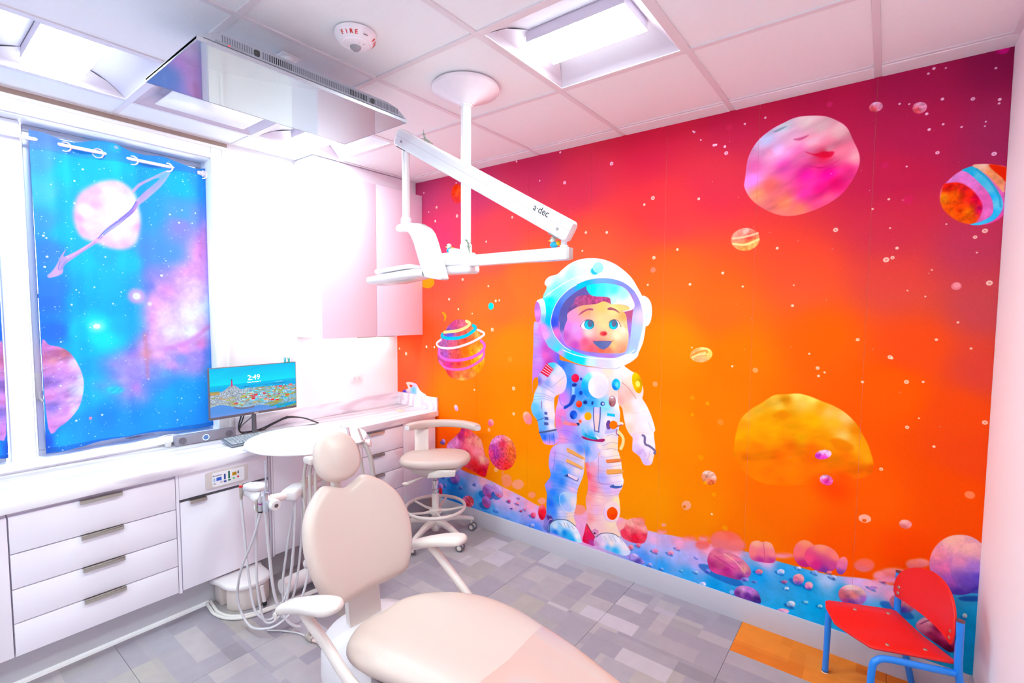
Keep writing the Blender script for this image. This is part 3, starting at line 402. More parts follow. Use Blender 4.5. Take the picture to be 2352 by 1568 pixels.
('P',[(1470,198),(1466,194),(1458,191),(1448,189),(1437,190),(1426,192),(1418,196),(1413,200),(1413,205),(1418,209),(1426,212),(1436,213),(1447,213),(1458,211),(1466,207),(1470,202)],['1060B8'],5,0,12,.7,1,1),
('P',[(1478,223),(1476,215),(1471,207),(1463,200),(1454,196),(1445,196),(1437,198),(1432,203),(1430,210),(1432,218),(1437,226),(1445,233),(1454,237),(1463,238),(1471,235),(1476,230)],[(1454,235,'F878A0'),(1447,215,'E84888'),(1466,224,'F878A0'),(1454,200,'C02880')],1.5,.15,8,1,1,1),
('P',[(1460,128),(1457,125),(1451,123),(1443,122),(1435,122),(1428,123),(1422,126),(1419,129),(1419,133),(1422,136),(1428,138),(1435,139),(1443,139),(1451,137),(1456,135),(1460,131)],['1060B8'],5,0,12,.7,1,1),
('P',[(1465,146),(1464,140),(1460,134),(1455,130),(1448,127),(1441,126),(1436,128),(1432,131),(1431,137),(1432,142),(1436,148),(1441,153),(1448,156),(1454,156),(1460,155),(1464,151)],[(1448,154,'C8C8F8'),(1443,140,'98A8F0'),(1456,147,'C8C8F8'),(1448,130,'6890E0')],1.5,.15,8,1,1,1),
('P',[(1355,210),(1353,208),(1349,207),(1344,207),(1338,207),(1333,208),(1328,210),(1326,212),(1325,213),(1327,215),(1331,216),(1336,216),(1342,216),(1348,215),(1352,213),(1355,211)],['1060B8'],5,0,12,.7,1,1),
('P',[(1359,221),(1358,218),(1355,215),(1351,212),(1347,210),(1342,210),(1338,210),(1335,212),(1334,214),(1335,217),(1338,220),(1342,223),(1346,225),(1351,226),(1355,225),(1358,223)],[(1346,224,'D04880'),(1343,217,'B03880'),(1353,221,'D04880'),(1346,212,'902868')],1.5,.15,8,1,1,1),
('P',[(1390,229),(1388,227),(1384,225),(1378,224),(1372,225),(1367,226),(1363,228),(1361,230),(1361,233),(1363,235),(1368,237),(1373,238),(1379,238),(1384,237),(1388,235),(1390,232)],['1060B8'],5,0,12,.7,1,1),
('P',[(1394,243),(1393,238),(1390,234),(1386,230),(1382,228),(1377,228),(1373,229),(1370,232),(1369,237),(1370,241),(1373,246),(1377,249),(1382,251),(1386,252),(1390,250),(1393,247)],[(1382,250,'F8A0C0'),(1378,239,'E070A8'),(1388,244,'F8A0C0'),(1382,230,'C05090')],1.5,.15,8,1,1,1),
('P',[(1268,207),(1267,206),(1263,205),(1259,205),(1253,206),(1249,206),(1245,208),(1243,209),(1242,211),(1244,212),(1247,212),(1252,213),(1257,212),(1262,211),(1266,210),(1268,209)],['1060B8'],5,0,12,.7,1,1),
('P',[(1272,217),(1271,214),(1268,212),(1265,210),(1261,208),(1256,207),(1253,208),(1251,209),(1250,211),(1250,214),(1253,216),(1256,218),(1261,220),(1265,220),(1268,220),(1271,219)],[(1261,219,'8048A0'),(1257,213,'704098'),(1266,217,'8048A0'),(1261,209,'603088')],1.5,.15,8,1,1,1),
('P',[(1332,298),(1330,297),(1326,296),(1321,296),(1315,297),(1310,298),(1305,299),(1303,301),(1302,302),(1304,303),(1308,304),(1313,304),(1319,303),(1324,302),(1329,301),(1331,299)],['1060B8'],5,0,12,.7,1,1),
('P',[(1336,308),(1335,306),(1332,303),(1328,301),(1323,299),(1319,298),(1315,299),(1312,300),(1311,302),(1312,304),(1314,307),(1319,309),(1323,311),(1328,312),(1332,311),(1335,310)],[(1323,310,'D080B0'),(1320,304,'C070A8'),(1330,308,'D080B0'),(1323,300,'B06098')],1.5,.15,8,1,1,1),
('P',[(581,286),(574,281),(560,278),(542,277),(522,278),(502,281),(487,286),(478,292),(477,298),(485,303),(499,307),(517,308),(538,306),(557,303),(572,298),(580,292)],['1060B8'],5,0,12,.7,1,1),
('P',[(595,321),(592,311),(582,301),(568,292),(552,287),(535,285),(521,287),(511,293),(508,302),(511,313),(521,323),(535,331),(552,337),(568,338),(583,336),(592,330)],[(552,334,'8868C8'),(539,309,'6848B0'),(574,321,'8868C8'),(552,292,'4030A0')],1.5,.15,8,1,1,1),
('P',[(548,179),(542,172),(530,167),(516,164),(502,164),(489,167),(480,172),(476,179),(477,187),(484,194),(495,199),(509,202),(524,202),(537,199),(546,194),(550,187)],['1060B8'],5,0,12,.7,1,1),
('P',[(558,213),(556,200),(549,188),(540,178),(528,173),(516,173),(507,178),(500,187),(498,200),(500,213),(507,225),(517,235),(528,240),(540,240),(550,235),(556,226)],[(528,237,'D8A0E0'),(519,205,'A060B0'),(543,217,'D8A0E0'),(528,180,'704090')],1.5,.15,8,1,1,1),
('P',[(542,140),(536,133),(527,127),(517,123),(506,123),(498,125),(492,130),(490,137),(493,145),(499,152),(508,158),(518,161),(528,161),(537,159),(542,154),(544,147)],['1060B8'],5,0,12,.7,1,1),
('P',[(549,170),(547,157),(543,145),(536,136),(528,131),(520,132),(513,138),(509,147),(507,160),(509,173),(513,185),(520,194),(528,198),(536,198),(543,192),(547,182)],[(528,195,'F03050'),(522,163,'D02050'),(538,174,'F03050'),(528,138,'A01050')],1.5,.15,8,1,1,1),
('P',[(577,571),(573,567),(565,564),(554,563),(543,564),(534,566),(526,570),(523,575),(523,580),(528,584),(536,587),(547,588),(557,587),(567,585),(574,581),(578,576)],['1060B8'],5,0,12,.7,1,1),
('P',[(585,594),(583,586),(578,578),(571,572),(562,569),(553,569),(546,572),(541,578),(539,586),(541,595),(546,603),(553,608),(562,612),(571,611),(578,608),(583,602)],[(562,609,'D8B0F0'),(555,589,'9058B8'),(573,596,'D8B0F0'),(562,573,'6838A0')],1.5,.15,8,1,1,1),
('P',[(697,360),(693,357),(686,354),(678,353),(668,353),(660,355),(653,359),(650,363),(650,367),(654,370),(661,373),(670,374),(679,374),(688,372),(694,368),(698,364)],['1060B8'],5,0,12,.7,1,1),
('P',[(704,380),(702,373),(698,367),(691,361),(684,358),(676,358),(670,361),(665,366),(664,372),(665,379),(670,386),(676,391),(684,394),(691,394),(698,392),(702,387)],[(684,392,'E05090'),(678,375,'C04088'),(694,382,'E05090'),(684,362,'A03080')],1.5,.15,8,1,1,1),
('P',[(883,141),(864,125),(840,115),(815,111),(793,115),(777,126),(769,142),(771,161),(782,180),(801,196),(825,206),(850,209),(872,205),(888,194),(895,178),(894,160)],[(795,187,'E888C0'),(859,179,'F05878'),(817,128,'E03060'),(880,144,'FF7088')],1.5,.3,8,1,1,1),
('L',[(795,187),(838,166),(869,134)],6.2,'A02050',.8,3),
('P',[(1562,266),(1559,245),(1553,225),(1542,210),(1529,202),(1517,203),(1506,212),(1498,228),(1495,249),(1498,271),(1505,291),(1515,305),(1528,313),(1541,312),(1552,303),(1559,287)],[(1514,297,'FF7888'),(1531,258,'F81848'),(1515,211,'D00840')],3,0,12,1,1,1),
('P',[(725,889),(728,879),(727,869),(722,862),(716,858),(708,857),(700,860),(693,867),(687,876),(685,886),(686,896),(690,903),(697,907),(705,908),(713,904),(720,898)],[(699,901,'FFE8F8'),(715,872,'E0B0E8'),(710,859,'F890A8')],1.5,0,12,1,1,1),
('P',[(1090,820),(1088,809),(1082,799),(1072,791),(1061,787),(1050,788),(1040,793),(1034,801),(1032,812),(1034,823),(1040,833),(1050,841),(1061,844),(1072,844),(1081,839),(1088,831)],[(1061,842,'FFA0B0'),(1052,815,'F07098'),(1075,824,'FFA0B0'),(1061,793,'F86078')],1.5,.15,8,1,1,1),
('P',[(1057,765),(1058,759),(1057,754),(1054,749),(1050,747),(1045,746),(1040,748),(1035,751),(1032,756),(1031,762),(1032,767),(1035,772),(1039,774),(1045,775),(1050,773),(1054,770)],['FFB088'],1.5,0,12,1,1,1),
('P',[(962,776),(964,769),(963,762),(961,757),(957,755),(952,754),(947,757),(942,761),(939,767),(937,774),(938,780),(940,785),(944,788),(949,789),(954,786),(959,782)],['FFA088'],1.5,0,12,1,1,1),
('P',[(1431,914),(1436,896),(1435,879),(1429,865),(1417,856),(1403,854),(1388,858),(1373,869),(1363,884),(1358,901),(1358,918),(1365,932),(1376,941),(1391,944),(1407,939),(1420,929)],[(1371,934,'FFC8A8'),(1388,905,'FF9890'),(1415,866,'FF88A0'),(1431,889,'FF8098')],3,0,12,1,1,1),
('P',[(2113,288),(2144,357),(2195,396),(2245,395),(2286,347),(2269,264),(2208,241),(2135,249)],[(2175,356,'FFB0A8'),(2236,372,'FF9898'),(2145,287,'F03868'),(2208,275,'F01850'),(2268,303,'F83868'),(2166,313,'F86880'),(2267,342,'FFA0A0')],3,.15,12,1,1,1),
('P',[(2123,351),(2154,375),(2134,314),(2103,295),(2091,323)],['FFB0B0'],6,0,12,1,1,1),
('P',[(2821,192),(2809,182),(2781,176),(2742,175),(2696,180),(2651,189),(2614,202),(2591,216),(2586,230),(2599,240),(2630,246),(2671,246),(2717,241),(2761,231),(2795,218),(2816,205)],['1060B8'],5,0,12,.7,1,1),
('P',[(2633,273),(2653,334),(2694,362),(2751,355),(2824,326),(2856,284),(2842,245),(2803,218),(2723,212),(2656,217)],[(2670,321,'F078A0'),(2744,326,'F890A8'),(2825,283,'F8A8A8'),(2655,253,'D03890'),(2738,245,'B82888'),(2811,234,'803090'),(2704,278,'E05898'),(2786,278,'D860A0'),(2841,262,'C060B0')],1.5,.18,20,1,1,3),
('L',[(2670,307),(2729,286),(2778,267)],6.1,'B83080',.6,3),
('L',[(2719,336),(2777,310),(2825,265)],6.1,'FFC8C0',.7,3),
('P',[(2652,215),(2651,210),(2647,204),(2642,199),(2635,196),(2629,195),(2623,196),(2620,199),(2618,204),(2619,210),(2623,215),(2628,220),(2635,223),(2641,224),(2647,223),(2651,220)],[(2635,222,'90A0F0'),(2630,208,'4060C0'),(2643,215,'90A0F0'),(2635,199,'2048A8')],1.5,.15,8,1,1,1),
('P',[(2847,236),(2845,231),(2841,225),(2835,220),(2827,217),(2819,215),(2813,215),(2808,218),(2806,222),(2808,227),(2812,233),(2819,237),(2826,241),(2834,243),(2841,242),(2845,240)],[(2826,240,'B0A0F0'),(2821,227,'7060C0'),(2837,235,'B0A0F0'),(2827,219,'3058B0')],1.5,.15,8,1,1,1),
('P',[(2888,237),(2887,234),(2884,230),(2879,227),(2873,224),(2867,223),(2862,223),(2859,224),(2858,226),(2859,229),(2862,232),(2867,236),(2873,238),(2879,240),(2884,240),(2887,239)],[(2873,237,'80A0E0'),(2869,230,'4068C0'),(2881,235,'80A0E0'),(2873,226,'3058A8')],1.5,.15,8,1,1,1),
('P',[(2841,392),(2851,438),(2881,458),(2903,456),(2922,466),(2948,459),(2965,414),(2962,367),(2907,349),(2854,349)],[(2874,445,'FFB49C'),(2933,455,'FFAE9C'),(2860,389,'FF8490'),(2949,409,'FF8C98'),(2905,395,'F87898'),(2899,355,'C03898'),(2951,369,'C84098')],2,0,12,1,1,1),
('L',[(2909,454),(2914,406),(2916,360)],3.2,'D05088',.7,2),
('P',[(3143,480),(3144,454),(3138,427),(3125,405),(3108,390),(3088,385),(3069,390),(3054,406),(3046,429),(3045,456),(3051,483),(3065,505),(3082,520),(3102,524),(3120,518),(3135,503)],[(3094,519,'FF9C80'),(3062,453,'FF7888'),(3092,397,'C82888'),(3116,462,'FF7880')],1.5,0,12,1,1,1),
('P',[(3236,448),(3225,423),(3206,402),(3180,388),(3152,385),(3126,391),(3106,408),(3095,432),(3095,459),(3106,485),(3127,506),(3153,519),(3181,522),(3207,514),(3226,498),(3236,475)],[(3161,516,'FF9C88'),(3221,486,'FF8888'),(3111,435,'F85090'),(3145,414,'E02890'),(3179,397,'8838A0'),(3210,428,'D04898')],1.5,0,12,1,1,1),
('P',[(3268,444),(3264,426),(3257,411),(3249,401),(3240,398),(3233,401),(3227,411),(3225,426),(3227,444),(3231,462),(3238,477),(3247,487),(3255,490),(3263,487),(3268,477),(3270,462)],[(3252,489,'FF90A0'),(3241,446,'F078B0'),(3243,403,'8848B0')],1.5,0,12,1,1,1),
('P',[(3750,614),(3746,563),(3728,515),(3699,476),(3664,453),(3626,449),(3593,466),(3570,502),(3560,551),(3565,605),(3585,655),(3615,693),(3652,713),(3688,714),(3719,695),(3741,660)],[(3628,686,'FFC4B0'),(3580,607,'FF9CB0'),(3654,652,'FFB8B8'),(3608,553,'F080C0'),(3683,578,'A878D8'),(3636,506,'B060C8'),(3686,509,'6048C0'),(3712,477,'3828A0'),(3663,459,'5038B0'),(3709,545,'7858D0')],1.5,.08,8,1,1,1),
('P',[(3781,610),(3777,568),(3763,528),(3740,496),(3712,477),(3682,475),(3656,490),(3637,520),(3629,560),(3634,604),(3649,645),(3673,677),(3702,694),(3731,694),(3756,679),(3773,649)],[(3679,666,'FFC8B8'),(3723,659,'FFC0B8'),(3657,597,'F8A0C0'),(3707,586,'B888D8'),(3685,523,'7858C8'),(3721,494,'4838B0'),(3718,548,'6050C8')],1.5,.08,8,.75,1,1),
('P',[(3737,464),(3734,459),(3726,452),(3714,444),(3699,438),(3684,433),(3671,431),(3663,432),(3659,436),(3662,441),(3671,449),(3683,456),(3698,462),(3713,467),(3725,469),(3734,468)],['1848A8'],5,0,12,.8,1,1),
('P',[(3347,316),(3339,296),(3325,278),(3306,266),(3285,261),(3265,264),(3249,275),(3240,292),(3239,312),(3247,333),(3261,350),(3281,362),(3302,367),(3322,363),(3337,352),(3346,336)],[(3283,355,'FFE4D8'),(3326,351,'FFD0C8'),(3253,301,'F07890'),(3296,317,'FF9498'),(3292,276,'8048B0'),(3340,309,'A068C0'),(3267,274,'C04898')],1.5,.2,14,1,1,2),
('P',[(2873,92),(2865,85),(2847,81),(2822,80),(2792,82),(2764,88),(2740,96),(2726,105),(2723,113),(2731,120),(2750,125),(2777,125),(2806,123),(2834,117),(2856,109),(2870,101)],['1060B8'],5,0,12,.7,1,1),
('P',[(2774,141),(2797,180),(2843,197),(2890,184),(2907,129),(2854,122),(2791,121)],[(2813,173,'D8A0D8'),(2867,175,'C888D8'),(2790,138,'8040A0'),(2845,141,'683098'),(2891,141,'402880')],1.5,.3,14,1,1,1),
('P',[(2777,141),(2776,136),(2774,131),(2770,126),(2765,124),(2760,123),(2756,124),(2753,127),(2752,131),(2752,136),(2755,141),(2759,146),(2764,148),(2769,149),(2773,148),(2776,145)],['80C8F8'],1.5,0,12,1,1,1),
('P',[(2148,136),(2200,175),(2241,166),(2277,138),(2232,121)],[(2169,143,'A090E0'),(2210,166,'C8B8F0'),(2231,133,'5848A8'),(2267,139,'9088D0')],1.5,.3,8,1,1,1),
('P',[(3090,289),(3086,284),(3078,280),(3067,278),(3055,279),(3044,283),(3035,288),(3031,295),(3030,301),(3034,307),(3043,311),(3053,312),(3065,311),(3076,307),(3085,302),(3089,296)],['1060B8'],5,0,12,.7,1,1),
('P',[(3096,325),(3095,314),(3090,303),(3082,294),(3073,288),(3063,287),(3055,290),(3049,298),(3047,308),(3049,319),(3054,330),(3062,338),(3071,344),(3080,345),(3089,342),(3094,335)],[(3071,341,'FFB0B8'),(3065,314,'F080A8'),(3084,326,'FFB0B8'),(3073,294,'7060C8')],1.5,.15,8,1,1,1),
('P',[(3130,280),(3127,277),(3121,274),(3114,273),(3105,274),(3098,276),(3091,280),(3088,284),(3088,289),(3091,293),(3096,295),(3104,296),(3112,296),(3120,293),(3126,289),(3129,285)],['1060B8'],5,0,12,.7,1,1),
('P',[(3134,306),(3133,298),(3130,290),(3124,284),(3118,280),(3111,279),(3105,281),(3101,286),(3100,293),(3101,301),(3104,309),(3110,315),(3116,319),(3123,320),(3129,317),(3133,312)],[(3116,317,'FFC0C8'),(3112,297,'F090B8'),(3126,306,'FFC0C8'),(3118,284,'9050B0')],1.5,.15,8,1,1,1),
('P',[(3029,103),(3025,100),(3016,98),(3003,98),(2989,100),(2974,102),(2962,106),(2955,110),(2953,114),(2957,117),(2966,118),(2979,119),(2994,117),(3008,114),(3020,110),(3027,106)],['1060B8'],5,0,12,.7,1,1),
('P',[(3038,136),(3036,129),(3029,122),(3019,114),(3007,109),(2995,105),(2985,104),(2978,106),(2975,111),(2977,118),(2984,125),(2994,133),(3006,139),(3018,142),(3028,143),(3035,140)],[(3006,137,'F8C8E0'),(2997,120,'E0A0D0'),(3022,133,'F8C8E0'),(3007,112,'8070D0')],1.5,.15,8,1,1,1),
('P',[(2907,278),(2904,276),(2899,274),(2891,274),(2883,275),(2874,277),(2868,280),(2864,283),(2863,286),(2866,289),(2872,291),(2879,291),(2888,290),(2896,288),(2902,285),(2906,282)],['1060B8'],5,0,12,.7,1,1),
('P',[(2912,300),(2910,294),(2907,288),(2901,283),(2894,280),(2887,279),(2881,280),(2877,283),(2876,288),(2877,293),(2881,299),(2886,304),(2893,307),(2900,309),(2906,308),(2910,304)],[(2893,306,'F890A0'),(2888,292,'D06098'),(2903,299,'F890A0'),(2894,283,'6870D0')],1.5,.15,8,1,1,1),
('P',[(3005,312),(3003,309),(2998,307),(2990,307),(2982,308),(2974,310),(2968,313),(2965,317),(2964,320),(2967,323),(2972,324),(2979,325),(2987,324),(2995,322),(3001,319),(3005,315)],['1060B8'],5,0,12,.7,1,1),
('P',[(3010,333),(3009,327),(3005,321),(3000,316),(2994,313),(2987,312),(2981,313),(2977,316),(2976,321),(2977,327),(2981,333),(2986,338),(2993,341),(2999,342),(3005,341),(3009,338)],[(2993,340,'F0F0FF'),(2988,326,'A0C8F0'),(3001,333,'F0F0FF'),(2993,316,'3890D8')],1.5,.15,8,1,1,1),
('P',[(3078,364),(3076,362),(3073,361),(3068,361),(3063,362),(3058,363),(3054,365),(3052,367),(3051,369),(3053,371),(3056,372),(3061,372),(3066,371),(3071,369),(3075,368),(3077,365)],['1060B8'],5,0,12,.7,1,1),
('P',[(3081,377),(3080,373),(3078,370),(3074,367),(3070,365),(3066,364),(3062,365),(3060,367),(3059,369),(3060,373),(3062,376),(3065,379),(3070,381),(3074,382),(3077,381),(3080,380)],[(3070,380,'FFFFFF'),(3067,372,'A0D0F8'),(3075,376,'FFFFFF'),(3070,367,'3878C8')],1.5,.15,8,1,1,1),
('P',[(3149,361),(3147,359),(3143,358),(3138,358),(3132,359),(3126,360),(3121,363),(3118,366),(3118,368),(3120,370),(3124,372),(3129,372),(3136,371),(3141,369),(3146,367),(3149,364)],['1060B8'],5,0,12,.7,1,1),
('P',[(3153,378),(3152,374),(3150,369),(3145,365),(3140,363),(3135,362),(3131,363),(3128,365),(3127,369),(3128,374),(3130,379),(3134,382),(3139,385),(3145,386),(3149,385),(3152,382)],[(3140,384,'A8C8F8'),(3136,372,'78A8E8'),(3146,378,'A8C8F8'),(3140,365,'4890D8')],1.5,.15,8,1,1,1),
('P',[(3207,384),(3205,382),(3202,382),(3197,382),(3192,383),(3186,384),(3182,386),(3179,388),(3179,390),(3180,392),(3184,392),(3189,392),(3194,391),(3199,390),(3204,388),(3206,386)],['1060B8'],5,0,12,.7,1,1),
('P',[(3210,398),(3209,394),(3207,391),(3203,388),(3199,386),(3194,385),(3190,385),(3188,387),(3187,390),(3188,393),(3190,397),(3194,399),(3198,402),(3203,402),(3206,402),(3209,400)],[(3198,401,'FF9898'),(3195,393,'F07090'),(3204,397,'FF9898'),(3199,387,'C06098')],1.5,.15,8,1,1,1),
('P',[(3225,363),(3223,362),(3219,360),(3213,360),(3207,361),(3200,363),(3195,366),(3192,368),(3192,371),(3194,373),(3198,374),(3204,374),(3210,373),(3217,371),(3222,369),(3225,366)],['1060B8'],5,0,12,.7,1,1),
('P',[(3229,380),(3228,376),(3225,372),(3221,368),(3216,366),(3210,364),(3206,365),(3202,367),(3201,371),(3202,375),(3205,379),(3210,383),(3215,386),(3220,387),(3225,386),(3228,384)],[(3215,385,'E0F0FF'),(3211,374,'90B8E8'),(3222,380,'E0F0FF'),(3216,368,'304890')],1.5,.15,8,1,1,1),
('P',[(3021,270),(3019,268),(3015,267),(3009,267),(3002,268),(2996,270),(2990,272),(2987,274),(2987,276),(2988,278),(2993,279),(2998,279),(3005,278),(3012,276),(3017,274),(3020,272)],['1060B8'],5,0,12,.7,1,1),
('P',[(3025,285),(3024,282),(3021,278),(3016,275),(3011,272),(3005,271),(3001,271),(2998,273),(2996,276),(2997,279),(3000,283),(3005,286),(3010,289),(3016,290),(3020,290),(3023,288)],[(3010,288,'D080A8'),(3006,279,'A05090'),(3018,285,'D080A8'),(3011,274,'804080')],1.5,.15,8,1,1,1),
('P',[(3029,240),(3028,239),(3024,237),(3020,237),(3015,238),(3010,239),(3006,241),(3004,243),(3004,245),(3005,246),(3009,247),(3013,248),(3018,247),(3023,246),(3027,244),(3029,242)],['1060B8'],5,0,12,.7,1,1),
('P',[(3032,253),(3031,250),(3029,246),(3026,243),(3022,241),(3018,240),(3014,241),(3012,243),(3011,245),(3012,249),(3014,252),(3017,255),(3021,258),(3025,258),(3029,258),(3031,256)],[(3021,257,'FFFFFF'),(3018,248,'B0E8F8'),(3027,253,'FFFFFF'),(3022,243,'3898D8')],1.5,.15,8,1,1,1),
('P',[(3058,157),(3055,153),(3049,150),(3041,149),(3032,150),(3023,152),(3017,156),(3013,160),(3012,164),(3015,168),(3021,170),(3029,171),(3038,171),(3047,169),(3053,165),(3057,161)],['1060B8'],5,0,12,.7,1,1),
('P',[(3063,182),(3062,175),(3058,167),(3052,161),(3045,157),(3038,155),(3031,157),(3027,161),(3025,168),(3026,175),(3030,183),(3036,189),(3044,193),(3051,194),(3057,193),(3061,188)],[(3044,191,'E8F8FF'),(3039,173,'90D0F0'),(3053,182,'E8F8FF'),(3045,160,'2060A8')],1.5,.15,8,1,1,1),
('P',[(3115,200),(3113,199),(3110,198),(3105,198),(3100,198),(3095,199),(3091,201),(3089,203),(3089,205),(3090,207),(3093,208),(3098,208),(3103,207),(3108,206),(3112,204),(3114,202)],['1060B8'],5,0,12,.7,1,1),
('P',[(3118,214),(3117,210),(3115,207),(3111,204),(3107,201),(3103,201),(3099,201),(3097,203),(3096,205),(3097,209),(3099,212),(3102,216),(3107,218),(3111,219),(3114,218),(3117,216)],[(3107,217,'A0F0F8'),(3104,208,'60D0F0'),(3112,213,'A0F0F8'),(3107,203,'3090C8')],1.5,.15,8,1,1,1),
('P',[(3175,203),(3173,201),(3170,200),(3166,200),(3161,200),(3156,201),(3152,203),(3150,205),(3150,207),(3151,209),(3154,210),(3159,211),(3164,210),(3169,209),(3172,207),(3175,205)],['1060B8'],5,0,12,.7,1,1),
('P',[(3178,216),(3177,213),(3175,209),(3172,206),(3168,204),(3164,203),(3160,203),(3158,205),(3157,208),(3158,212),(3160,216),(3163,219),(3167,221),(3171,222),(3175,221),(3177,219)],[(3167,220,'D0FFFF'),(3164,211,'80E0F8'),(3173,216,'D0FFFF'),(3168,205,'2888C0')],1.5,.15,8,1,1,1),
('P',[(3381,365),(3379,364),(3375,363),(3368,363),(3360,365),(3353,367),(3347,369),(3343,372),(3342,374),(3344,376),(3349,377),(3355,376),(3363,375),(3371,373),(3377,370),(3380,367)],['1060B8'],5,0,12,.7,1,1),
('P',[(3386,384),(3385,380),(3381,376),(3376,372),(3370,369),(3364,367),(3358,368),(3355,369),(3353,372),(3354,376),(3358,380),(3363,384),(3369,387),(3376,389),(3381,389),(3385,387)],[(3369,386,'E0A0D8'),(3365,376,'C090D8'),(3378,383,'E0A0D8'),(3370,371,'9888D8')],1.5,.15,8,1,1,1),
('P',[(3689,356),(3687,353),(3685,352),(3681,351),(3677,351),(3674,353),(3671,355),(3670,358),(3670,361),(3671,363),(3674,365),(3677,366),(3681,365),(3684,364),(3687,362),(3689,359)],['1060B8'],5,0,12,.7,1,1),
('P',[(3690,370),(3690,365),(3689,361),(3686,357),(3683,355),(3680,355),(3678,356),(3676,360),(3675,364),(3675,369),(3677,374),(3679,378),(3682,380),(3685,380),(3688,378),(3690,375)],[(3682,378,'F0FFF0'),(3680,366,'A0E0F0'),(3686,371,'F0FFF0'),(3683,357,'3090B0')],1.5,.15,8,1,1,1),
('P',[(2625,112),(2622,109),(2617,108),(2609,107),(2600,108),(2591,109),(2585,112),(2580,115),(2580,118),(2583,121),(2588,123),(2596,123),(2605,123),(2614,121),(2620,118),(2624,115)],['1060B8'],5,0,12,.7,1,1),
('P',[(2630,133),(2629,127),(2625,122),(2619,117),(2612,113),(2605,112),(2599,112),(2594,115),(2593,119),(2594,125),(2598,130),(2604,135),(2611,139),(2619,141),(2625,140),(2629,137)],[(2611,138,'F8E8F8'),(2606,124,'A0C8F0'),(2621,132,'F8E8F8'),(2612,116,'60B0E8')],1.5,.15,8,1,1,1),
('P',[(2582,173),(2580,171),(2576,169),(2571,169),(2566,169),(2560,171),(2556,172),(2553,175),(2553,177),(2555,179),(2559,180),(2564,180),(2569,180),(2575,179),(2579,177),(2582,175)],['1060B8'],5,0,12,.7,1,1),
('P',[(2586,186),(2585,183),(2582,179),(2578,175),(2574,173),(2569,172),(2565,173),(2562,175),(2561,178),(2562,182),(2565,186),(2569,189),(2573,191),(2578,192),(2582,192),(2585,190)],[(2573,191,'D0F0FF'),(2570,181,'70B0E8'),(2579,186,'D0F0FF'),(2574,175,'2868B0')],1.5,.15,8,1,1,1),
('P',[(2499,156),(2497,154),(2495,153),(2491,153),(2487,153),(2483,154),(2479,155),(2478,157),(2477,159),(2479,160),(2482,161),(2485,162),(2490,162),(2494,161),(2497,159),(2499,157)],['1060B8'],5,0,12,.7,1,1),
('P',[(2502,166),(2501,163),(2499,160),(2496,158),(2493,156),(2489,155),(2486,156),(2484,158),(2483,160),(2484,163),(2486,166),(2489,169),(2492,171),(2496,171),(2499,171),(2501,169)],[(2492,170,'90D8F0'),(2490,162,'40A8E0'),(2497,166,'90D8F0'),(2493,157,'2080C0')],1.5,.15,8,1,1,1),
('P',[(2385,126),(2384,124),(2380,123),(2375,123),(2370,123),(2365,124),(2361,126),(2359,128),(2358,130),(2360,132),(2364,133),(2368,133),(2374,133),(2379,132),(2383,130),(2385,128)],['1060B8'],5,0,12,.7,1,1),
('P',[(2389,139),(2388,135),(2386,132),(2382,129),(2378,126),(2373,126),(2370,126),(2367,128),(2366,131),(2367,135),(2369,138),(2373,142),(2377,144),(2382,145),(2385,144),(2388,142)],[(2377,143,'A0D0F8'),(2374,134,'4890E0'),(2383,139,'A0D0F8'),(2378,128,'2060C0')],1.5,.15,8,1,1,1),
('P',[(2314,125),(2312,122),(2307,121),(2301,120),(2295,120),(2289,121),(2284,124),(2281,126),(2281,129),(2284,132),(2288,134),(2294,135),(2301,135),(2307,133),(2311,131),(2314,128)],['1060B8'],5,0,12,.7,1,1),
('P',[(2318,142),(2317,136),(2314,131),(2310,127),(2305,124),(2299,124),(2295,125),(2292,128),(2291,133),(2292,138),(2294,143),(2299,147),(2304,150),(2309,151),(2314,149),(2317,146)],[(2304,149,'C8C8F8'),(2300,136,'7890E0'),(2311,142,'C8C8F8'),(2305,127,'4060C0')],1.5,.15,8,1,1,1),
('P',[(2350,217),(2347,214),(2341,212),(2333,212),(2324,213),(2315,214),(2308,217),(2304,221),(2304,224),(2307,227),(2313,228),(2321,229),(2330,228),(2339,226),(2345,223),(2349,220)],['1060B8'],5,0,12,.7,1,1),
('P',[(2356,237),(2354,232),(2350,226),(2344,221),(2337,218),(2329,217),(2323,218),(2319,221),(2317,225),(2318,231),(2322,237),(2329,242),(2336,245),(2343,246),(2350,245),(2354,242)],[(2336,244,'F898C0'),(2331,230,'E080B8'),(2346,237,'F898C0'),(2337,221,'C060A8')],1.5,.15,8,1,1,1),
('P',[(2441,234),(2439,232),(2433,230),(2425,229),(2416,230),(2408,232),(2402,235),(2398,238),(2397,241),(2400,244),(2406,246),(2413,246),(2422,245),(2430,243),(2437,241),(2441,237)],['1060B8'],5,0,12,.7,1,1),
('P',[(2447,254),(2446,249),(2442,243),(2436,239),(2429,235),(2422,234),(2416,235),(2411,238),(2410,243),(2411,248),(2415,254),(2421,259),(2428,262),(2435,263),(2441,262),(2445,259)],[(2428,261,'F8B0C8'),(2423,247,'E088B8'),(2438,254,'F8B0C8'),(2429,238,'A068C0')],1.5,.15,8,1,1,1),
('P',[(2481,277),(2478,275),(2473,274),(2466,273),(2459,274),(2451,276),(2445,278),(2442,281),(2441,284),(2444,286),(2449,287),(2456,288),(2463,287),(2471,285),(2476,283),(2480,280)],['1060B8'],5,0,12,.7,1,1),
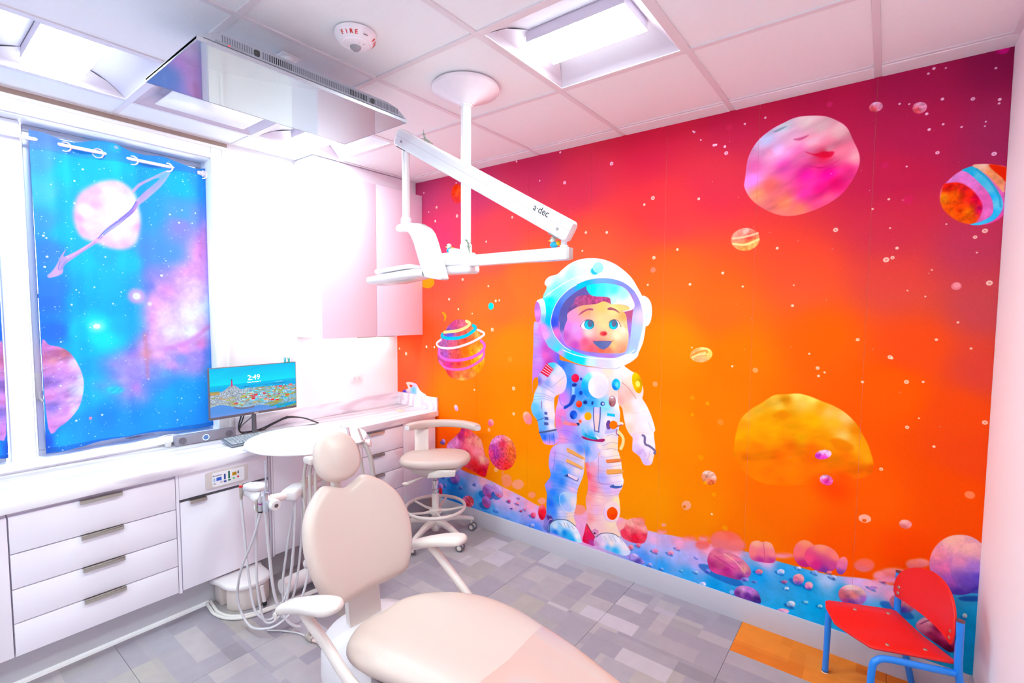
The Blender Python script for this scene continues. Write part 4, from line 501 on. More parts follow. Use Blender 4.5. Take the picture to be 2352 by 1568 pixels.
('P',[(2485,295),(2484,290),(2481,285),(2476,281),(2469,279),(2463,277),(2458,278),(2454,281),(2453,285),(2454,289),(2457,294),(2462,298),(2469,301),(2475,302),(2480,301),(2484,299)],[(2469,300,'F8A8C8'),(2464,288,'E898C8'),(2477,295,'F8A8C8'),(2469,281,'C080C0')],1.5,.15,8,1,1,1),
('P',[(2243,222),(2240,219),(2235,218),(2229,217),(2222,217),(2215,219),(2210,221),(2207,224),(2207,227),(2209,230),(2214,232),(2220,233),(2228,232),(2234,230),(2239,228),(2242,225)],['1060B8'],5,0,12,.7,1,1),
('P',[(2247,239),(2246,234),(2243,229),(2238,225),(2232,222),(2227,221),(2222,222),(2218,226),(2217,230),(2218,235),(2221,241),(2226,245),(2232,248),(2238,248),(2242,247),(2246,244)],[(2232,246,'F890A8'),(2227,233,'E06898'),(2240,240,'F890A8'),(2232,224,'C05090')],1.5,.15,8,1,1,1),
('P',[(2195,193),(2192,190),(2187,187),(2180,186),(2172,187),(2164,188),(2159,191),(2156,195),(2156,199),(2159,202),(2164,204),(2171,205),(2179,205),(2186,203),(2192,200),(2195,197)],['1060B8'],5,0,12,.7,1,1),
('P',[(2200,213),(2199,206),(2195,200),(2190,195),(2184,192),(2177,191),(2172,193),(2168,197),(2167,203),(2168,209),(2171,216),(2177,221),(2183,224),(2189,225),(2195,223),(2198,219)],[(2183,222,'F8A0B0'),(2178,206,'F07898'),(2192,214,'F8A0B0'),(2184,195,'C06098')],1.5,.15,8,1,1,1),
('P',[(2582,261),(2580,259),(2577,257),(2573,256),(2569,257),(2565,258),(2562,260),(2561,262),(2561,265),(2562,267),(2565,269),(2569,269),(2573,269),(2577,268),(2580,266),(2582,264)],['1060B8'],5,0,12,.7,1,1),
('P',[(2584,274),(2583,269),(2582,265),(2579,262),(2576,260),(2572,260),(2569,261),(2567,264),(2567,268),(2567,272),(2569,277),(2572,280),(2575,282),(2578,282),(2581,281),(2583,278)],[(2575,281,'E0C8F8'),(2573,270,'B8A8F0'),(2580,274,'E0C8F8'),(2576,262,'9890E8')],1.5,.15,8,1,1,1),
('P',[(3414,411),(3413,410),(3410,410),(3406,410),(3402,411),(3398,412),(3394,414),(3392,415),(3392,416),(3393,417),(3395,417),(3399,417),(3404,416),(3408,415),(3411,414),(3413,412)],['1060B8'],5,0,12,.7,1,1),
('P',[(3416,421),(3416,419),(3414,417),(3411,415),(3408,414),(3404,413),(3401,413),(3399,413),(3398,415),(3399,417),(3401,419),(3404,421),(3407,423),(3411,423),(3414,423),(3416,423)],[(3407,422,'D06888'),(3405,417,'B85088'),(3412,421,'D06888'),(3407,414,'A04080')],1.5,.15,8,1,1,1),
('P',[(3519,292),(3512,284),(3497,279),(3477,277),(3453,280),(3430,287),(3411,297),(3400,308),(3398,319),(3406,328),(3421,333),(3443,334),(3467,330),(3489,323),(3507,314),(3517,303)],['1060B8'],5,0,12,.7,1,1),
('P',[(3522,348),(3517,331),(3505,316),(3489,306),(3471,302),(3454,305),(3441,314),(3433,328),(3432,345),(3438,363),(3450,377),(3466,387),(3484,391),(3501,387),(3514,378),(3522,364)],[(3476,385,'FFA098'),(3464,341,'F08098'),(3500,364,'FFA098'),(3479,313,'5048B0')],1.5,.15,8,1,1,1),
('P',[(3647,168),(3639,160),(3621,155),(3596,154),(3566,157),(3537,165),(3513,175),(3498,186),(3495,197),(3503,206),(3522,210),(3549,211),(3579,207),(3607,199),(3630,189),(3644,178)],['1060B8'],5,0,12,.7,1,1),
('P',[(3526,262),(3546,303),(3572,314),(3610,289),(3652,264),(3664,220),(3645,190),(3603,207),(3549,235)],[(3546,292,'F8B0C8'),(3567,304,'FFC0C8'),(3563,263,'E880A8'),(3600,278,'981858'),(3580,241,'A82060'),(3627,254,'E84088'),(3653,243,'D02878'),(3640,202,'580838'),(3603,214,'780848')],3,.1,12,1,1,1),
('L',[(3541,274),(3562,297),(3572,304)],5.3,'A03070',.8,3),
*[('D',*map(float,q.split(',')),'FFE8F4',.9,1.5,0) for q in '1287,2681,7.4 2600,2532,7.4 2749,2609,5.5 2843,2618,5.5 2611,2532,6.0 2495,2622,6.0 2611,2532,4.5 3372,2555,4.5 3405,2546,3.7 3513,2540,5.6 3686,2495,5.6 3685,2480,4.0 3465,2491,5.6 3480,2673,5.6 3463,2657,4.5 3518,2664,3.3 3669,2620,4.0 3520,2436,4.5 3476,2424,5.6 3578,2412,4.0 3650,2417,3.3 3648,2400,3.0 3408,2282,3.7 2488,2628,4.5 1641,2676,6.9 1482,2520,5.2 347,2599,6.3 708,2624,6.0 2531,2573,4.5 2655,2514,6.8'.split()],
*[('D',*map(float,q.split(',')),'FFE8F4',.9,1.5,1) for q in '3607,2517,6.7 3507,2322,6.7 3680,2285,7.8 1677,2477,10.4 2007,2540,11.3 2663,2479,9.5'.split()],
*[('D',*map(float,q.split(',')),'FFE4C8',.9,1.5,0) for q in '3352,2150,5.0 3296,2114,4.5 3549,2021,3.3 3648,1896,3.3 3362,2023,3.7 3495,1719,3.3 3434,1746,3.3 1252,2304,9.3 1838,2144,8.7 1983,2131,8.7 1815,2031,6.4 493,2466,10.5 478,2359,10.5 403,2439,6.3 1012,2154,7.9 776,1886,10.5 1034,1829,7.9 631,1737,10.5 730,1659,8.4 875,1626,6.0 1105,1720,9.9 1138,1723,7.9 29,1318,9.4 369,1350,11.2 462,1351,8.9 898,1047,8.4 2495,1800,7.4 2252,1804,6.0 2515,1450,4.5 2728,1361,5.5 3142,1362,5.0 3118,1343,6.2 3392,1447,6.2 3291,1330,6.2 2649,538,6.0 3552,1074,5.6 3504,1350,5.0 3076,1448,5.0 2529,2261,7.4 2220,2269,7.4 2420,1996,7.4 2919,1967,6.8 2665,1855,7.4 2996,1681,6.8 2766,1781,5.5 2998,1781,3.7 3390,1933,6.2 3403,2139,4.5 3539,1535,5.6 3497,1190,3.7 3604,1610,4.5 3649,1503,4.5 3511,1832,3.3'.split()],
*[('D',*map(float,q.split(',')),'FFE4C8',.9,1.5,1) for q in '717,2373,12.6 114,1278,14.1 1073,1510,13.9 1273,1095,13.9 1275,912,11.2 2285,1959,9.7 3113,1381,8.2 3448,1345,8.7 3386,1451,8.7 3459,1144,7.4 3376,939,7.4 3265,1524,7.4 2271,2300,11.3 3160,2034,9.9 3376,1892,7.4 3593,1765,10.0 3668,1982,8.9 3640,1959,6.7 3354,1884,11.2 3691,1771,10.0 3705,1201,8.9'.split()],
('D',2311,1226,15.6,'FFB088',.8,4,0),
('D',2343,1196,1.4,'FFC070',.8,4,0),
('D',2840,1349,13.2,'FFB080',.8,4,0),
('D',2525,1170,12.0,'FFA030',.8,4,0),
('D',2608,1148,9.6,'FFB030',.8,4,0),
('D',2528,1075,9.6,'FFA828',.8,4,0),
('D',2678,1055,16.8,'FF9850',.8,4,0),
('D',2582,842,14.4,'FFA020',.8,4,0),
('D',2039,987,11.2,'FFB040',.8,4,0),
('D',3674,890,16.2,'FF9678',.8,4,0),
('D',3418,2137,18.0,'D83C68',.8,4,0),
('D',3378,1972,2.0,'E85070',.8,4,0),
('D',3592,1761,16.2,'F898A8',.8,4,0),
('D',3113,2617,12.0,'D84878',.8,4,0),
('D',2674,2608,15.4,'D84868',.8,4,0),
('D',1240,1302,19.2,'FFA048',.8,4,0),
('D',2282,1889,15.6,'F89080',.8,4,0),
('D',1630,2259,14.0,'F08078',.8,4,0),
('D',3332,2300,14.4,'D04068',.8,4,0),
('D',2609,705,9.6,'FFB020',.8,4,0),
('D',2657,650,12.0,'FFA010',.8,4,0),
('D',2719,479,14.4,'FFA030',.8,4,0),
('P',[(1445,1558),(1472,1574),(1545,1569),(1628,1400),(1655,1346),(1636,1205),(1455,1189),(1442,1081),(1435,1148),(1438,1294),(1442,1391)],[(1456,1545,'C8B0FF'),(1452,1435,'B8A0F8'),(1504,1524,'E080D8'),(1552,1396,'C050B8'),(1453,1343,'B888F8'),(1488,1317,'C890F0'),(1455,1199,'C880E8'),(1539,1348,'E060C0'),(1574,1303,'C040A8'),(1656,1332,'7060D8')],1.5,0,12,1,1,1),
('L',[(1446,1492),(1494,1485)],2.2,'8060C0',.6,1.5),
('L',[(1446,1461),(1494,1454)],2.2,'8060C0',.6,1.5),
('L',[(1446,1439),(1494,1433)],2.2,'8060C0',.6,1.5),
('L',[(1439,1335),(1505,1336)],2.4,'8060C0',.5,1.5),
('L',[(1439,1294),(1506,1296)],2.4,'8060C0',.5,1.5),
('L',[(1440,1246),(1506,1248)],2.4,'8060C0',.5,1.5),
('P',[(1634,1317),(1709,1317),(1864,1296),(2056,1306),(2120,1319),(2104,1220),(2080,1158),(2089,1056),(2095,1014),(2088,909),(2084,843),(2086,748),(2083,786),(1971,763),(1945,718),(1901,683),(1861,666),(1849,759),(1762,775),(1654,756),(1617,744),(1642,758),(1646,816),(1629,884),(1628,979),(1641,1027),(1654,1085),(1696,1145),(1706,1211)],[(1678,1296,'3070E8'),(1721,1267,'4890FF'),(1814,1279,'C8B8FF'),(1914,1282,'FFE0E8'),(2010,1277,'FFE8CC'),(2080,1282,'FFF6E8'),(2095,1232,'FFF0E0'),(1732,1186,'2F8CF8'),(1681,1079,'D880E8'),(1660,1020,'E0A8F0'),(1806,1120,'2C90F8'),(2050,1146,'FFE0D0'),(2079,1081,'FFFFFF'),(1818,1022,'30A0F8'),(1893,1058,'48B8F8'),(1991,1061,'80E0F8'),(1671,975,'F080C8'),(1661,913,'F870B8'),(1742,910,'C080E8'),(1845,962,'E8D0E8'),(1846,894,'A0D0F8'),(1920,927,'F8E8F0'),(2016,963,'F8F4F8'),(1994,894,'E8E4F8'),(1716,851,'B080F0'),(1796,817,'8090F8'),(1685,799,'F098D0'),(1897,856,'38B8F0'),(1873,762,'50A0F8'),(1948,775,'D8C8F8'),(2019,854,'FFF0DC'),(2066,818,'FFE8C0'),(2020,766,'FFDCC8'),(1861,741,'5898F8'),(1911,770,'B8C0F8'),(1901,697,'C8C8F8'),(1867,681,'B0B0F0'),(1960,789,'FFE8D8'),(2040,798,'FFE8C8')],1.5,0,12,1,1,1),
('L',[(1654,1080),(1671,1031),(1703,1021),(1735,1048),(1744,1132),(1732,1223)],4.5,'3858C8',.5,3),
('L',[(1689,1251),(1711,1211),(1707,1146)],3.1,'7060A8',.4,2.5),
('L',[(1645,953),(1683,944),(1726,945)],3.3,'7060A8',.4,2.5),
('L',[(1662,852),(1748,856),(1822,821),(1853,772)],3.3,'7060A8',.4,2.5),
('L',[(1652,798),(1738,798),(1812,774)],3.3,'7060A8',.4,2.5),
('L',[(2009,870),(2046,885),(2084,882)],3.1,'7060A8',.4,2.5),
('L',[(1981,803),(2038,835),(2085,834)],3.1,'7060A8',.4,2.5),
('L',[(1963,755),(2029,794),(2085,795)],3.1,'7060A8',.4,2.5),
('P',[(1585,1302),(1626,1302),(1683,1265),(1711,1211),(1707,1146),(1680,1107),(1621,1072),(1619,996),(1625,950),(1621,883),(1640,848),(1653,812),(1644,768),(1620,747),(1586,739),(1541,741),(1518,771),(1500,812),(1488,863),(1479,896),(1437,939),(1428,987),(1445,1033),(1456,1083),(1485,1144),(1483,1191),(1507,1237),(1546,1282)],[(1590,1288,'40C8F0'),(1657,1253,'E0DCF0'),(1536,1196,'C8B8F0'),(1490,1168,'8070C8'),(1558,1165,'90A8F0'),(1658,1179,'FBDCD4'),(1614,1194,'F0E0F0'),(1491,1106,'D0E0F8'),(1468,1055,'B0E8F8'),(1576,1096,'F0E0E8'),(1658,1123,'F0D0E0'),(1463,982,'60C8FF'),(1493,922,'48B0F8'),(1566,1009,'FFF0E0'),(1595,951,'FFE8E0'),(1528,855,'60B0F8'),(1596,865,'F0E8F8'),(1541,784,'2870F0'),(1608,795,'5080F8'),(1641,815,'A8A8FF'),(1547,742,'F0A0E0'),(1592,743,'F0A0E0'),(1512,794,'3880F8'),(1642,773,'E098F0')],1.5,0,12,1,1,1),
('P',[(1554,1296),(1610,1259),(1564,1201),(1501,1229)],['E01850'],1.5,0,12,1,0,1),
('L',[(1550,1286),(1601,1255)],4.3,'FFF0F4',.95,1),
('L',[(1538,1271),(1592,1242)],4.3,'FFF0F4',.95,1),
('L',[(1526,1256),(1582,1229)],4.3,'FFF0F4',.95,1),
('L',[(1514,1241),(1572,1216)],4.3,'FFF0F4',.95,1),
('L',[(1490,1197),(1547,1159),(1604,1131)],3.3,'6868B8',.45,2.5),
('L',[(1485,1144),(1559,1122),(1615,1100)],3.6,'6868B8',.45,2.5),
('L',[(1459,1083),(1537,1082),(1616,1062)],3.3,'6868B8',.45,2.5),
('L',[(1448,1033),(1526,1052),(1605,1042)],3.3,'6868B8',.45,2.5),
('L',[(1456,1058),(1537,1067),(1607,1052)],3.3,'6868B8',.45,2.5),
('L',[(1518,1032),(1521,965),(1536,919)],3.3,'6868B8',.45,2.5),
('L',[(1603,1143),(1658,1188),(1695,1219)],3.3,'6868B8',.45,2.5),
('L',[(1512,1029),(1515,983)],6.7,'A05888',.7,1.5),
('P',[(1538,961),(1561,963),(1564,944),(1539,943)],['4858A0'],1.5,0,12,1,0,1),
('P',[(1540,928),(1570,928),(1573,909),(1540,907)],['4858A0'],1.5,0,12,1,0,1),
('P',[(1537,890),(1570,892),(1573,874),(1537,870)],['4858A0'],1.5,0,12,1,0,1),
('L',[(1477,891),(1505,904),(1536,919)],4.3,'305090',.9,1.5),
('L',[(1499,811),(1568,831),(1634,852)],11.2,'505878',.95,1.5),
('L',[(1543,799),(1547,747)],4.3,'2050C0',.6,2.5),
('L',[(1580,810),(1586,749)],4.3,'2050C0',.6,2.5),
('L',[(1613,825),(1622,760)],4.3,'2050C0',.6,2.5),
('P',[(1848,1089),(2028,1087),(2024,1045),(1818,1044)],[(1868,1073,'38A8F0'),(2014,1064,'90E8F8')],1.5,0,12,1,0,1),
('P',[(2013,1189),(2007,1155),(1987,1124),(1957,1102),(1921,1091),(1884,1093),(1852,1109),(1830,1137),(1822,1171),(1829,1206),(1850,1238),(1881,1260),(1918,1269),(1954,1266),(1985,1249),(2006,1222)],[(1831,1177,'10B8F8'),(1865,1234,'70E8F8'),(1914,1263,'FFFFFF'),(1997,1224,'FFFFFF'),(1847,1125,'1898F8'),(1917,1092,'30B0F8'),(2008,1159,'FFE8F0'),(1966,1102,'90D8F8')],1.5,0,12,1,1,1),
('P',[(2011,1181),(2006,1153),(1992,1127),(1970,1109),(1944,1100),(1917,1103),(1894,1117),(1878,1139),(1872,1168),(1877,1197),(1892,1222),(1915,1241),(1941,1248),(1968,1245),(1990,1231),(2005,1209)],[(1876,1168,'FFFFFF'),(1939,1218,'F0EAF2'),(1965,1155,'E8E4F2')],1.5,0,12,1,1,1),
('P',[(1805,1216),(1803,1205),(1797,1196),(1788,1189),(1777,1185),(1766,1187),(1756,1192),(1750,1200),(1747,1211),(1749,1222),(1756,1232),(1765,1239),(1776,1242),(1787,1241),(1796,1235),(1803,1227)],[(1763,1225,'F02060'),(1789,1205,'E80850')],1.5,0,12,1,1,1),
('P',[(1830,1050),(1829,1042),(1824,1034),(1817,1028),(1808,1025),(1799,1025),(1791,1029),(1786,1036),(1784,1045),(1786,1054),(1791,1062),(1798,1068),(1807,1070),(1816,1070),(1823,1066),(1829,1059)],[(1802,1056,'FF5848'),(1813,1039,'F82830')],1.5,0,12,1,1,1),
('P',[(1832,1123),(1831,1118),(1828,1113),(1824,1110),(1819,1108),(1814,1108),(1810,1111),(1807,1115),(1806,1120),(1807,1125),(1810,1130),(1814,1134),(1819,1135),(1824,1135),(1828,1132),(1831,1128)],['1848B8'],1.5,0,12,1,1,1),
('P',[(1829,1213),(1829,1209),(1826,1206),(1823,1203),(1819,1202),(1815,1202),(1812,1204),(1810,1207),(1809,1211),(1810,1215),(1812,1218),(1815,1221),(1819,1222),(1823,1221),(1826,1220),(1828,1217)],['2850B0'],1.5,0,12,1,1,1),
('P',[(1789,1173),(1788,1169),(1785,1165),(1780,1161),(1773,1158),(1766,1157),(1759,1158),(1754,1161),(1752,1164),(1752,1169),(1756,1173),(1761,1177),(1768,1179),(1775,1180),(1782,1180),(1786,1177)],['203890'],1.5,0,12,1,1,1),
('P',[(1754,1154),(1774,1155),(1771,1102),(1754,1102)],['98D0F8'],1.5,0,12,1,0,1),
('P',[(1755,1100),(1782,1099),(1763,1047),(1724,1014),(1695,1000),(1695,1019),(1735,1046)],['1848B8'],1.5,0,12,1,1,1),
('P',[(1867,1066),(1866,1061),(1863,1057),(1858,1053),(1852,1052),(1846,1052),(1841,1054),(1838,1058),(1837,1062),(1838,1067),(1841,1072),(1846,1075),(1852,1077),(1858,1077),(1863,1074),(1866,1071)],['203888'],1.5,0,12,1,1,1),
('P',[(1898,1076),(1913,1076),(1908,1055),(1896,1056)],['204090'],1.5,0,12,1,0,1),
('P',[(1990,1072),(1989,1067),(1986,1062),(1981,1059),(1975,1057),(1969,1057),(1964,1059),(1961,1063),(1960,1068),(1961,1073),(1964,1078),(1969,1082),(1975,1083),(1981,1083),(1986,1081),(1989,1077)],['3050A0'],1.5,0,12,1,1,1),
('P',[(1985,1071),(1985,1069),(1983,1066),(1981,1064),(1979,1063),(1976,1064),(1974,1065),(1972,1067),(1972,1070),(1972,1072),(1974,1075),(1976,1077),(1978,1078),(1981,1077),(1983,1076),(1985,1074)],['E0F0FF'],1.5,0,12,1,1,1),
('P',[(1819,976),(1815,959),(1804,944),(1788,932),(1768,926),(1748,926),(1731,933),(1719,946),(1715,962),(1718,979),(1730,995),(1747,1007),(1767,1013),(1787,1012),(1803,1005),(1815,992)],['A0A8F0'],1.5,0,12,.7,1,1),
('P',[(1795,975),(1793,964),(1787,953),(1778,946),(1768,942),(1757,943),(1748,948),(1741,957),(1739,968),(1741,979),(1747,990),(1756,997),(1767,1001),(1778,1000),(1787,995),(1793,986)],[(1757,982,'1850D0'),(1783,958,'2880F0'),(1752,953,'1038A8')],1.5,0,12,1,1,1),
('P',[(1899,980),(1897,970),(1892,961),(1884,954),(1874,951),(1864,951),(1856,956),(1850,964),(1848,973),(1850,984),(1855,993),(1863,1000),(1873,1003),(1883,1002),(1891,998),(1897,990)],['FFB000'],1.5,0,12,1,1,1),
('P',[(1831,937),(1830,932),(1827,927),(1823,923),(1817,921),(1812,921),(1807,924),(1804,928),(1803,933),(1804,938),(1807,943),(1811,947),(1817,949),(1822,948),(1827,946),(1830,942)],['FF9080'],1.5,0,12,1,1,1),
('P',[(1823,936),(1823,933),(1821,931),(1820,929),(1817,929),(1815,929),(1813,930),(1811,932),(1811,934),(1811,937),(1813,939),(1815,940),(1817,941),(1819,941),(1821,940),(1823,938)],['FF4050'],1.5,0,12,1,1,1),
('P',[(1813,916),(1812,912),(1809,908),(1805,906),(1800,904),(1794,904),(1790,906),(1787,908),(1786,912),(1787,916),(1790,920),(1794,923),(1799,924),(1804,924),(1809,923),(1812,920)],['203070'],1.5,0,12,1,1,1),
('P',[(1672,933),(1691,950),(1715,920),(1789,917),(1788,901),(1694,898)],[(1683,934,'B890D8'),(1715,911,'F88898'),(1779,909,'F07088')],1.5,0,12,1,1,1),
('P',[(1911,1040),(1964,1045),(1953,885),(1924,888)],[(1938,1028,'D8D0F8'),(1939,975,'F8D8D0'),(1940,908,'FFD8D0')],1.5,0,12,1,0,1),
('L',[(1914,1038),(1914,971),(1924,888)],8.0,'5060A8',.9,1.5),
('L',[(1960,1044),(1959,977),(1950,887)],8.9,'5060A8',.9,1.5),
('L',[(1923,888),(1953,888)],8.9,'6070B0',.9,1.5),
('P',[(2008,1015),(2061,1016),(2061,998),(2008,998)],['10C8E0'],1.5,0,12,1,0,1),
('P',[(2065,1096),(2064,1083),(2059,1071),(2051,1062),(2042,1059),(2032,1060),(2024,1067),(2019,1077),(2017,1090),(2018,1104),(2023,1116),(2031,1124),(2040,1128),(2050,1126),(2058,1120),(2063,1109)],[(2037,1110,'C89898'),(2042,1076,'B87880'),(2028,1074,'904858')],1.5,0,12,1,1,1),
('P',[(2050,1118),(2050,1116),(2047,1114),(2044,1112),(2039,1111),(2035,1111),(2031,1112),(2029,1113),(2028,1116),(2029,1118),(2031,1120),(2035,1122),(2039,1123),(2043,1123),(2047,1122),(2049,1120)],['F8F0F0'],1.5,0,12,1,1,1),
('P',[(2012,963),(2003,918),(1999,882),(2065,905),(2073,941)],['C0B8F0'],1.5,0,12,.8,1,1),
('P',[(2036,944),(2035,933),(2032,923),(2026,916),(2020,913),(2013,914),(2007,920),(2004,929),(2002,939),(2003,951),(2007,961),(2012,968),(2019,971),(2025,970),(2031,964),(2035,955)],['704890'],1.5,0,12,1,1,1),
('P',[(2079,951),(2077,941),(2071,931),(2063,924),(2053,921),(2042,921),(2033,925),(2027,933),(2025,943),(2027,953),(2032,962),(2041,969),(2051,973),(2062,972),(2071,968),(2077,960)],['FF7A00'],1.5,0,12,1,1,1),
('P',[(2119,963),(2117,958),(2113,953),(2108,950),(2101,948),(2094,947),(2088,949),(2084,953),(2082,958),(2083,963),(2087,968),(2093,971),(2100,973),(2107,973),(2113,971),(2117,968)],['FFE8D0'],1.5,0,12,1,1,1),
('L',[(2078,942),(2096,951),(2110,955)],7.1,'A03050',.8,1.5),
('L',[(2076,920),(2072,898),(2088,887)],7.1,'902860',.7,1.5),
('L',[(2088,909),(2116,879),(2117,840),(2104,807)],19.6,'FFE8A8',.95,1.5),
('P',[(1836,892),(1872,857),(1951,843),(1917,833),(1836,847)],[(1841,879,'70C8F0'),(1872,852,'10A8D0'),(1932,840,'00A8C0')],1.5,0,12,1,1,1),
('P',[(1926,866),(1966,841),(1947,835)],['F8FFFF'],1.5,0,12,1,0,1),
('P',[(1834,841),(1912,832),(1990,849),(1982,828),(1912,821),(1844,825)],['A82468'],1.5,0,12,1,1,1),
('P',[(2092,1202),(2091,1188),(2085,1176),(2076,1167),(2065,1163),(2054,1165),(2044,1172),(2038,1183),(2035,1197),(2037,1211),(2043,1223),(2052,1232),(2063,1236),(2074,1234),(2084,1227),(2090,1216)],[(2053,1220,'18C0F8'),(2077,1192,'30D8F8'),(2054,1177,'1080E0')],1.5,0,12,1,1,1),
('P',[(2082,1201),(2081,1195),(2078,1190),(2075,1186),(2070,1185),(2066,1185),(2062,1188),(2059,1193),(2058,1199),(2059,1205),(2062,1210),(2065,1214),(2070,1216),(2074,1215),(2078,1212),(2081,1207)],['60E8F8'],4,0,12,1,1,1),
('P',[(2102,1314),(2165,1289),(2201,1271),(2237,1200),(2240,1158),(2235,1133),(2257,1102),(2283,1056),(2310,989),(2318,953),(2310,935),(2320,862),(2321,817),(2321,843),(2313,795),(2302,751),(2274,735),(2249,741),(2229,775),(2209,790),(2181,806),(2178,838),(2179,885),(2165,900),(2137,938),(2120,1000),(2107,1058),(2079,1089),(2082,1158),(2099,1220)],[(2130,1278,'FFFAF0'),(2158,1238,'FFECD0'),(2105,1169,'FFD0C8'),(2097,1104,'FFB8B0'),(2151,1153,'F8C8B8'),(2196,1103,'FFF8F0'),(2134,1066,'FFD8B8'),(2241,1058,'FFFFFF'),(2154,1005,'FFF4E4'),(2264,978,'FFFDFA'),(2155,941,'FFDCC0'),(2222,938,'FFF0E8'),(2287,919,'FFFFFF'),(2192,883,'F8D8E8'),(2202,833,'E8D0F0'),(2236,869,'FFF8FF'),(2288,857,'FFFFFF'),(2225,804,'D8B0E8'),(2264,753,'E0C0F0'),(2301,784,'FFE8D8'),(2243,787,'E8D0F0'),(2281,836,'FFF4F8')],1.5,0,12,1,1,1),
('P',[(2229,1232),(2232,1208),(2231,1186),(2225,1170),(2215,1162),(2203,1164),(2190,1174),(2179,1192),(2171,1214),(2167,1238),(2168,1260),(2175,1276),(2185,1284),(2197,1282),(2209,1272),(2221,1254)],[(2184,1261,'E8D010'),(2212,1180,'F0A800'),(2190,1195,'F8C800'),(2219,1231,'D8A800')],1.5,0,12,1,1,1),
('P',[(2218,1221),(2219,1214),(2217,1207),(2214,1201),(2209,1198),(2204,1198),(2198,1201),(2194,1206),(2191,1213),(2190,1221),(2191,1228),(2195,1233),(2200,1236),(2205,1236),(2211,1234),(2215,1228)],['F8F078'],3,0,12,1,1,1),
('L',[(2104,1216),(2141,1190),(2177,1151),(2195,1128)],5.8,'D89088',.7,3),
('L',[(2092,1151),(2097,1100),(2134,1066)],3.6,'E8A8A0',.5,3),
('L',[(2121,1043),(2197,1040),(2262,1061)],2.7,'F0C8A8',.5,3),
('L',[(2174,901),(2226,926),(2287,927)],2.5,'E8B8A8',.5,3),
('L',[(2242,912),(2255,904),(2258,864),(2288,853),(2318,833),(2317,816)],14.1,'786890',.95,1.5),
('L',[(2242,829),(2262,800),(2253,789)],2.8,'A890C0',.6,1.5),
('L',[(2290,828),(2282,785),(2273,769)],2.8,'B898B8',.6,1.5),
('L',[(2224,788),(2233,809),(2242,825)],2.8,'B8A0C8',.5,1.5),
('L',[(2276,997),(2285,977),(2301,950)],2.1,'B0B0B8',.7,1.5),
('P',[(1605,726),(1645,754),(1714,772),(1797,781),(1837,772),(1856,730),(1855,663),(1846,584),(1813,499),(1803,460),(1793,364),(1781,292),(1794,227),(1687,175),(1587,158),(1561,189),(1542,190),(1563,250),(1563,327),(1566,394),(1553,434),(1551,461),(1595,530),(1578,597),(1585,680)],[(1605,694,'D8A0E8'),(1600,607,'C0A0F8'),(1679,729,'D0C0F0'),(1820,754,'6090F0'),(1680,676,'C8B8E8'),(1845,686,'F0D8D8'),(1656,597,'5898F8'),(1705,580,'30A0F8'),(1800,605,'F0E0E0'),(1632,528,'3890F8'),(1682,506,'2888F0'),(1795,547,'D8D0F0'),(1766,504,'B0B8F8'),(1583,457,'A090F0'),(1615,416,'2888F8'),(1767,478,'F0C8E8'),(1597,336,'2070F0'),(1647,380,'30A0F0'),(1738,403,'C8E0F8'),(1780,402,'F8E8E8'),(1617,286,'4090F8'),(1685,293,'D0D8F8'),(1757,302,'FFE0D0'),(1770,263,'FFE0B8'),(1574,198,'7080D0'),(1554,204,'5070C0'),(1763,707,'D8C0D8'),(1734,634,'C8C0E8')],1.5,0,12,1,1,1),
('L',[(1599,690),(1679,694),(1763,681),(1839,678)],3.2,'5060C0',.33,2.5),
('L',[(1600,637),(1680,641),(1764,629),(1833,625)],3.4,'5060C0',.33,2.5),
('L',[(1601,577),(1681,583),(1765,572),(1826,567)],3.2,'5060C0',.33,2.5),
('L',[(1601,545),(1681,551),(1766,541),(1823,535)],3.2,'5060C0',.33,2.5),
('L',[(1601,518),(1682,525),(1766,514),(1820,508)],3.2,'5060C0',.33,2.5),
('L',[(1602,491),(1682,498),(1766,488),(1817,482)],3.2,'5060C0',.33,2.5),
('L',[(1602,464),(1682,472),(1767,462),(1814,455)],3.2,'5060C0',.33,2.5),
('L',[(1602,437),(1683,445),(1767,436),(1811,428)],3.2,'5060C0',.33,2.5),
('L',[(1568,392),(1659,398),(1791,438)],2.7,'5068C0',.25,2.5),
('L',[(1568,365),(1659,372),(1791,412)],2.9,'5068C0',.25,2.5),
('L',[(1569,332),(1660,339),(1792,381)],2.7,'5068C0',.25,2.5),
('L',[(1569,299),(1660,307),(1792,350)],2.7,'5068C0',.25,2.5),
('L',[(1570,272),(1661,280),(1793,323)],2.7,'5068C0',.25,2.5),
('L',[(1570,250),(1661,259),(1793,303)],2.7,'5068C0',.25,2.5),
('L',[(1630,704),(1625,633),(1613,577)],3.2,'5058A8',.6,2),
('P',[(1720,736),(1733,742),(1845,705),(1842,690),(1730,716)],['F4AC66'],1.5,0,12,1,1,1),
('P',[(1716,663),(1731,669),(1837,640),(1834,622),(1723,646)],['F4B474'],1.5,0,12,1,1,1),
('P',[(1729,567),(1741,572),(1811,556),(1804,536),(1736,552)],['F0D8E8'],1.5,0,12,1,1,1),
('L',[(1727,716),(1839,689)],3.5,'905078',.6,1.5),
('L',[(1722,646),(1833,621)],4.8,'8060A0',.7,1.5),
('P',[(1700,548),(1729,570),(1737,550)],['304890'],1.5,0,12,1,0,1),
('L',[(1736,551),(1798,537),(1810,555)],5.4,'384890',.9,1.5),
('P',[(1671,413),(1713,444),(1779,444),(1800,438),(1795,364),(1763,322),(1709,316),(1672,354)],[(1684,389,'50B0F8'),(1731,433,'C0E0F0'),(1780,392,'F0E4E4'),(1721,335,'B0C8F8')],1.5,0,12,.9,1,1),
('L',[(1713,443),(1674,414),(1669,375),(1684,336),(1721,313),(1763,320),(1793,358)],3.2,'D8F0FF',.9,1.5),
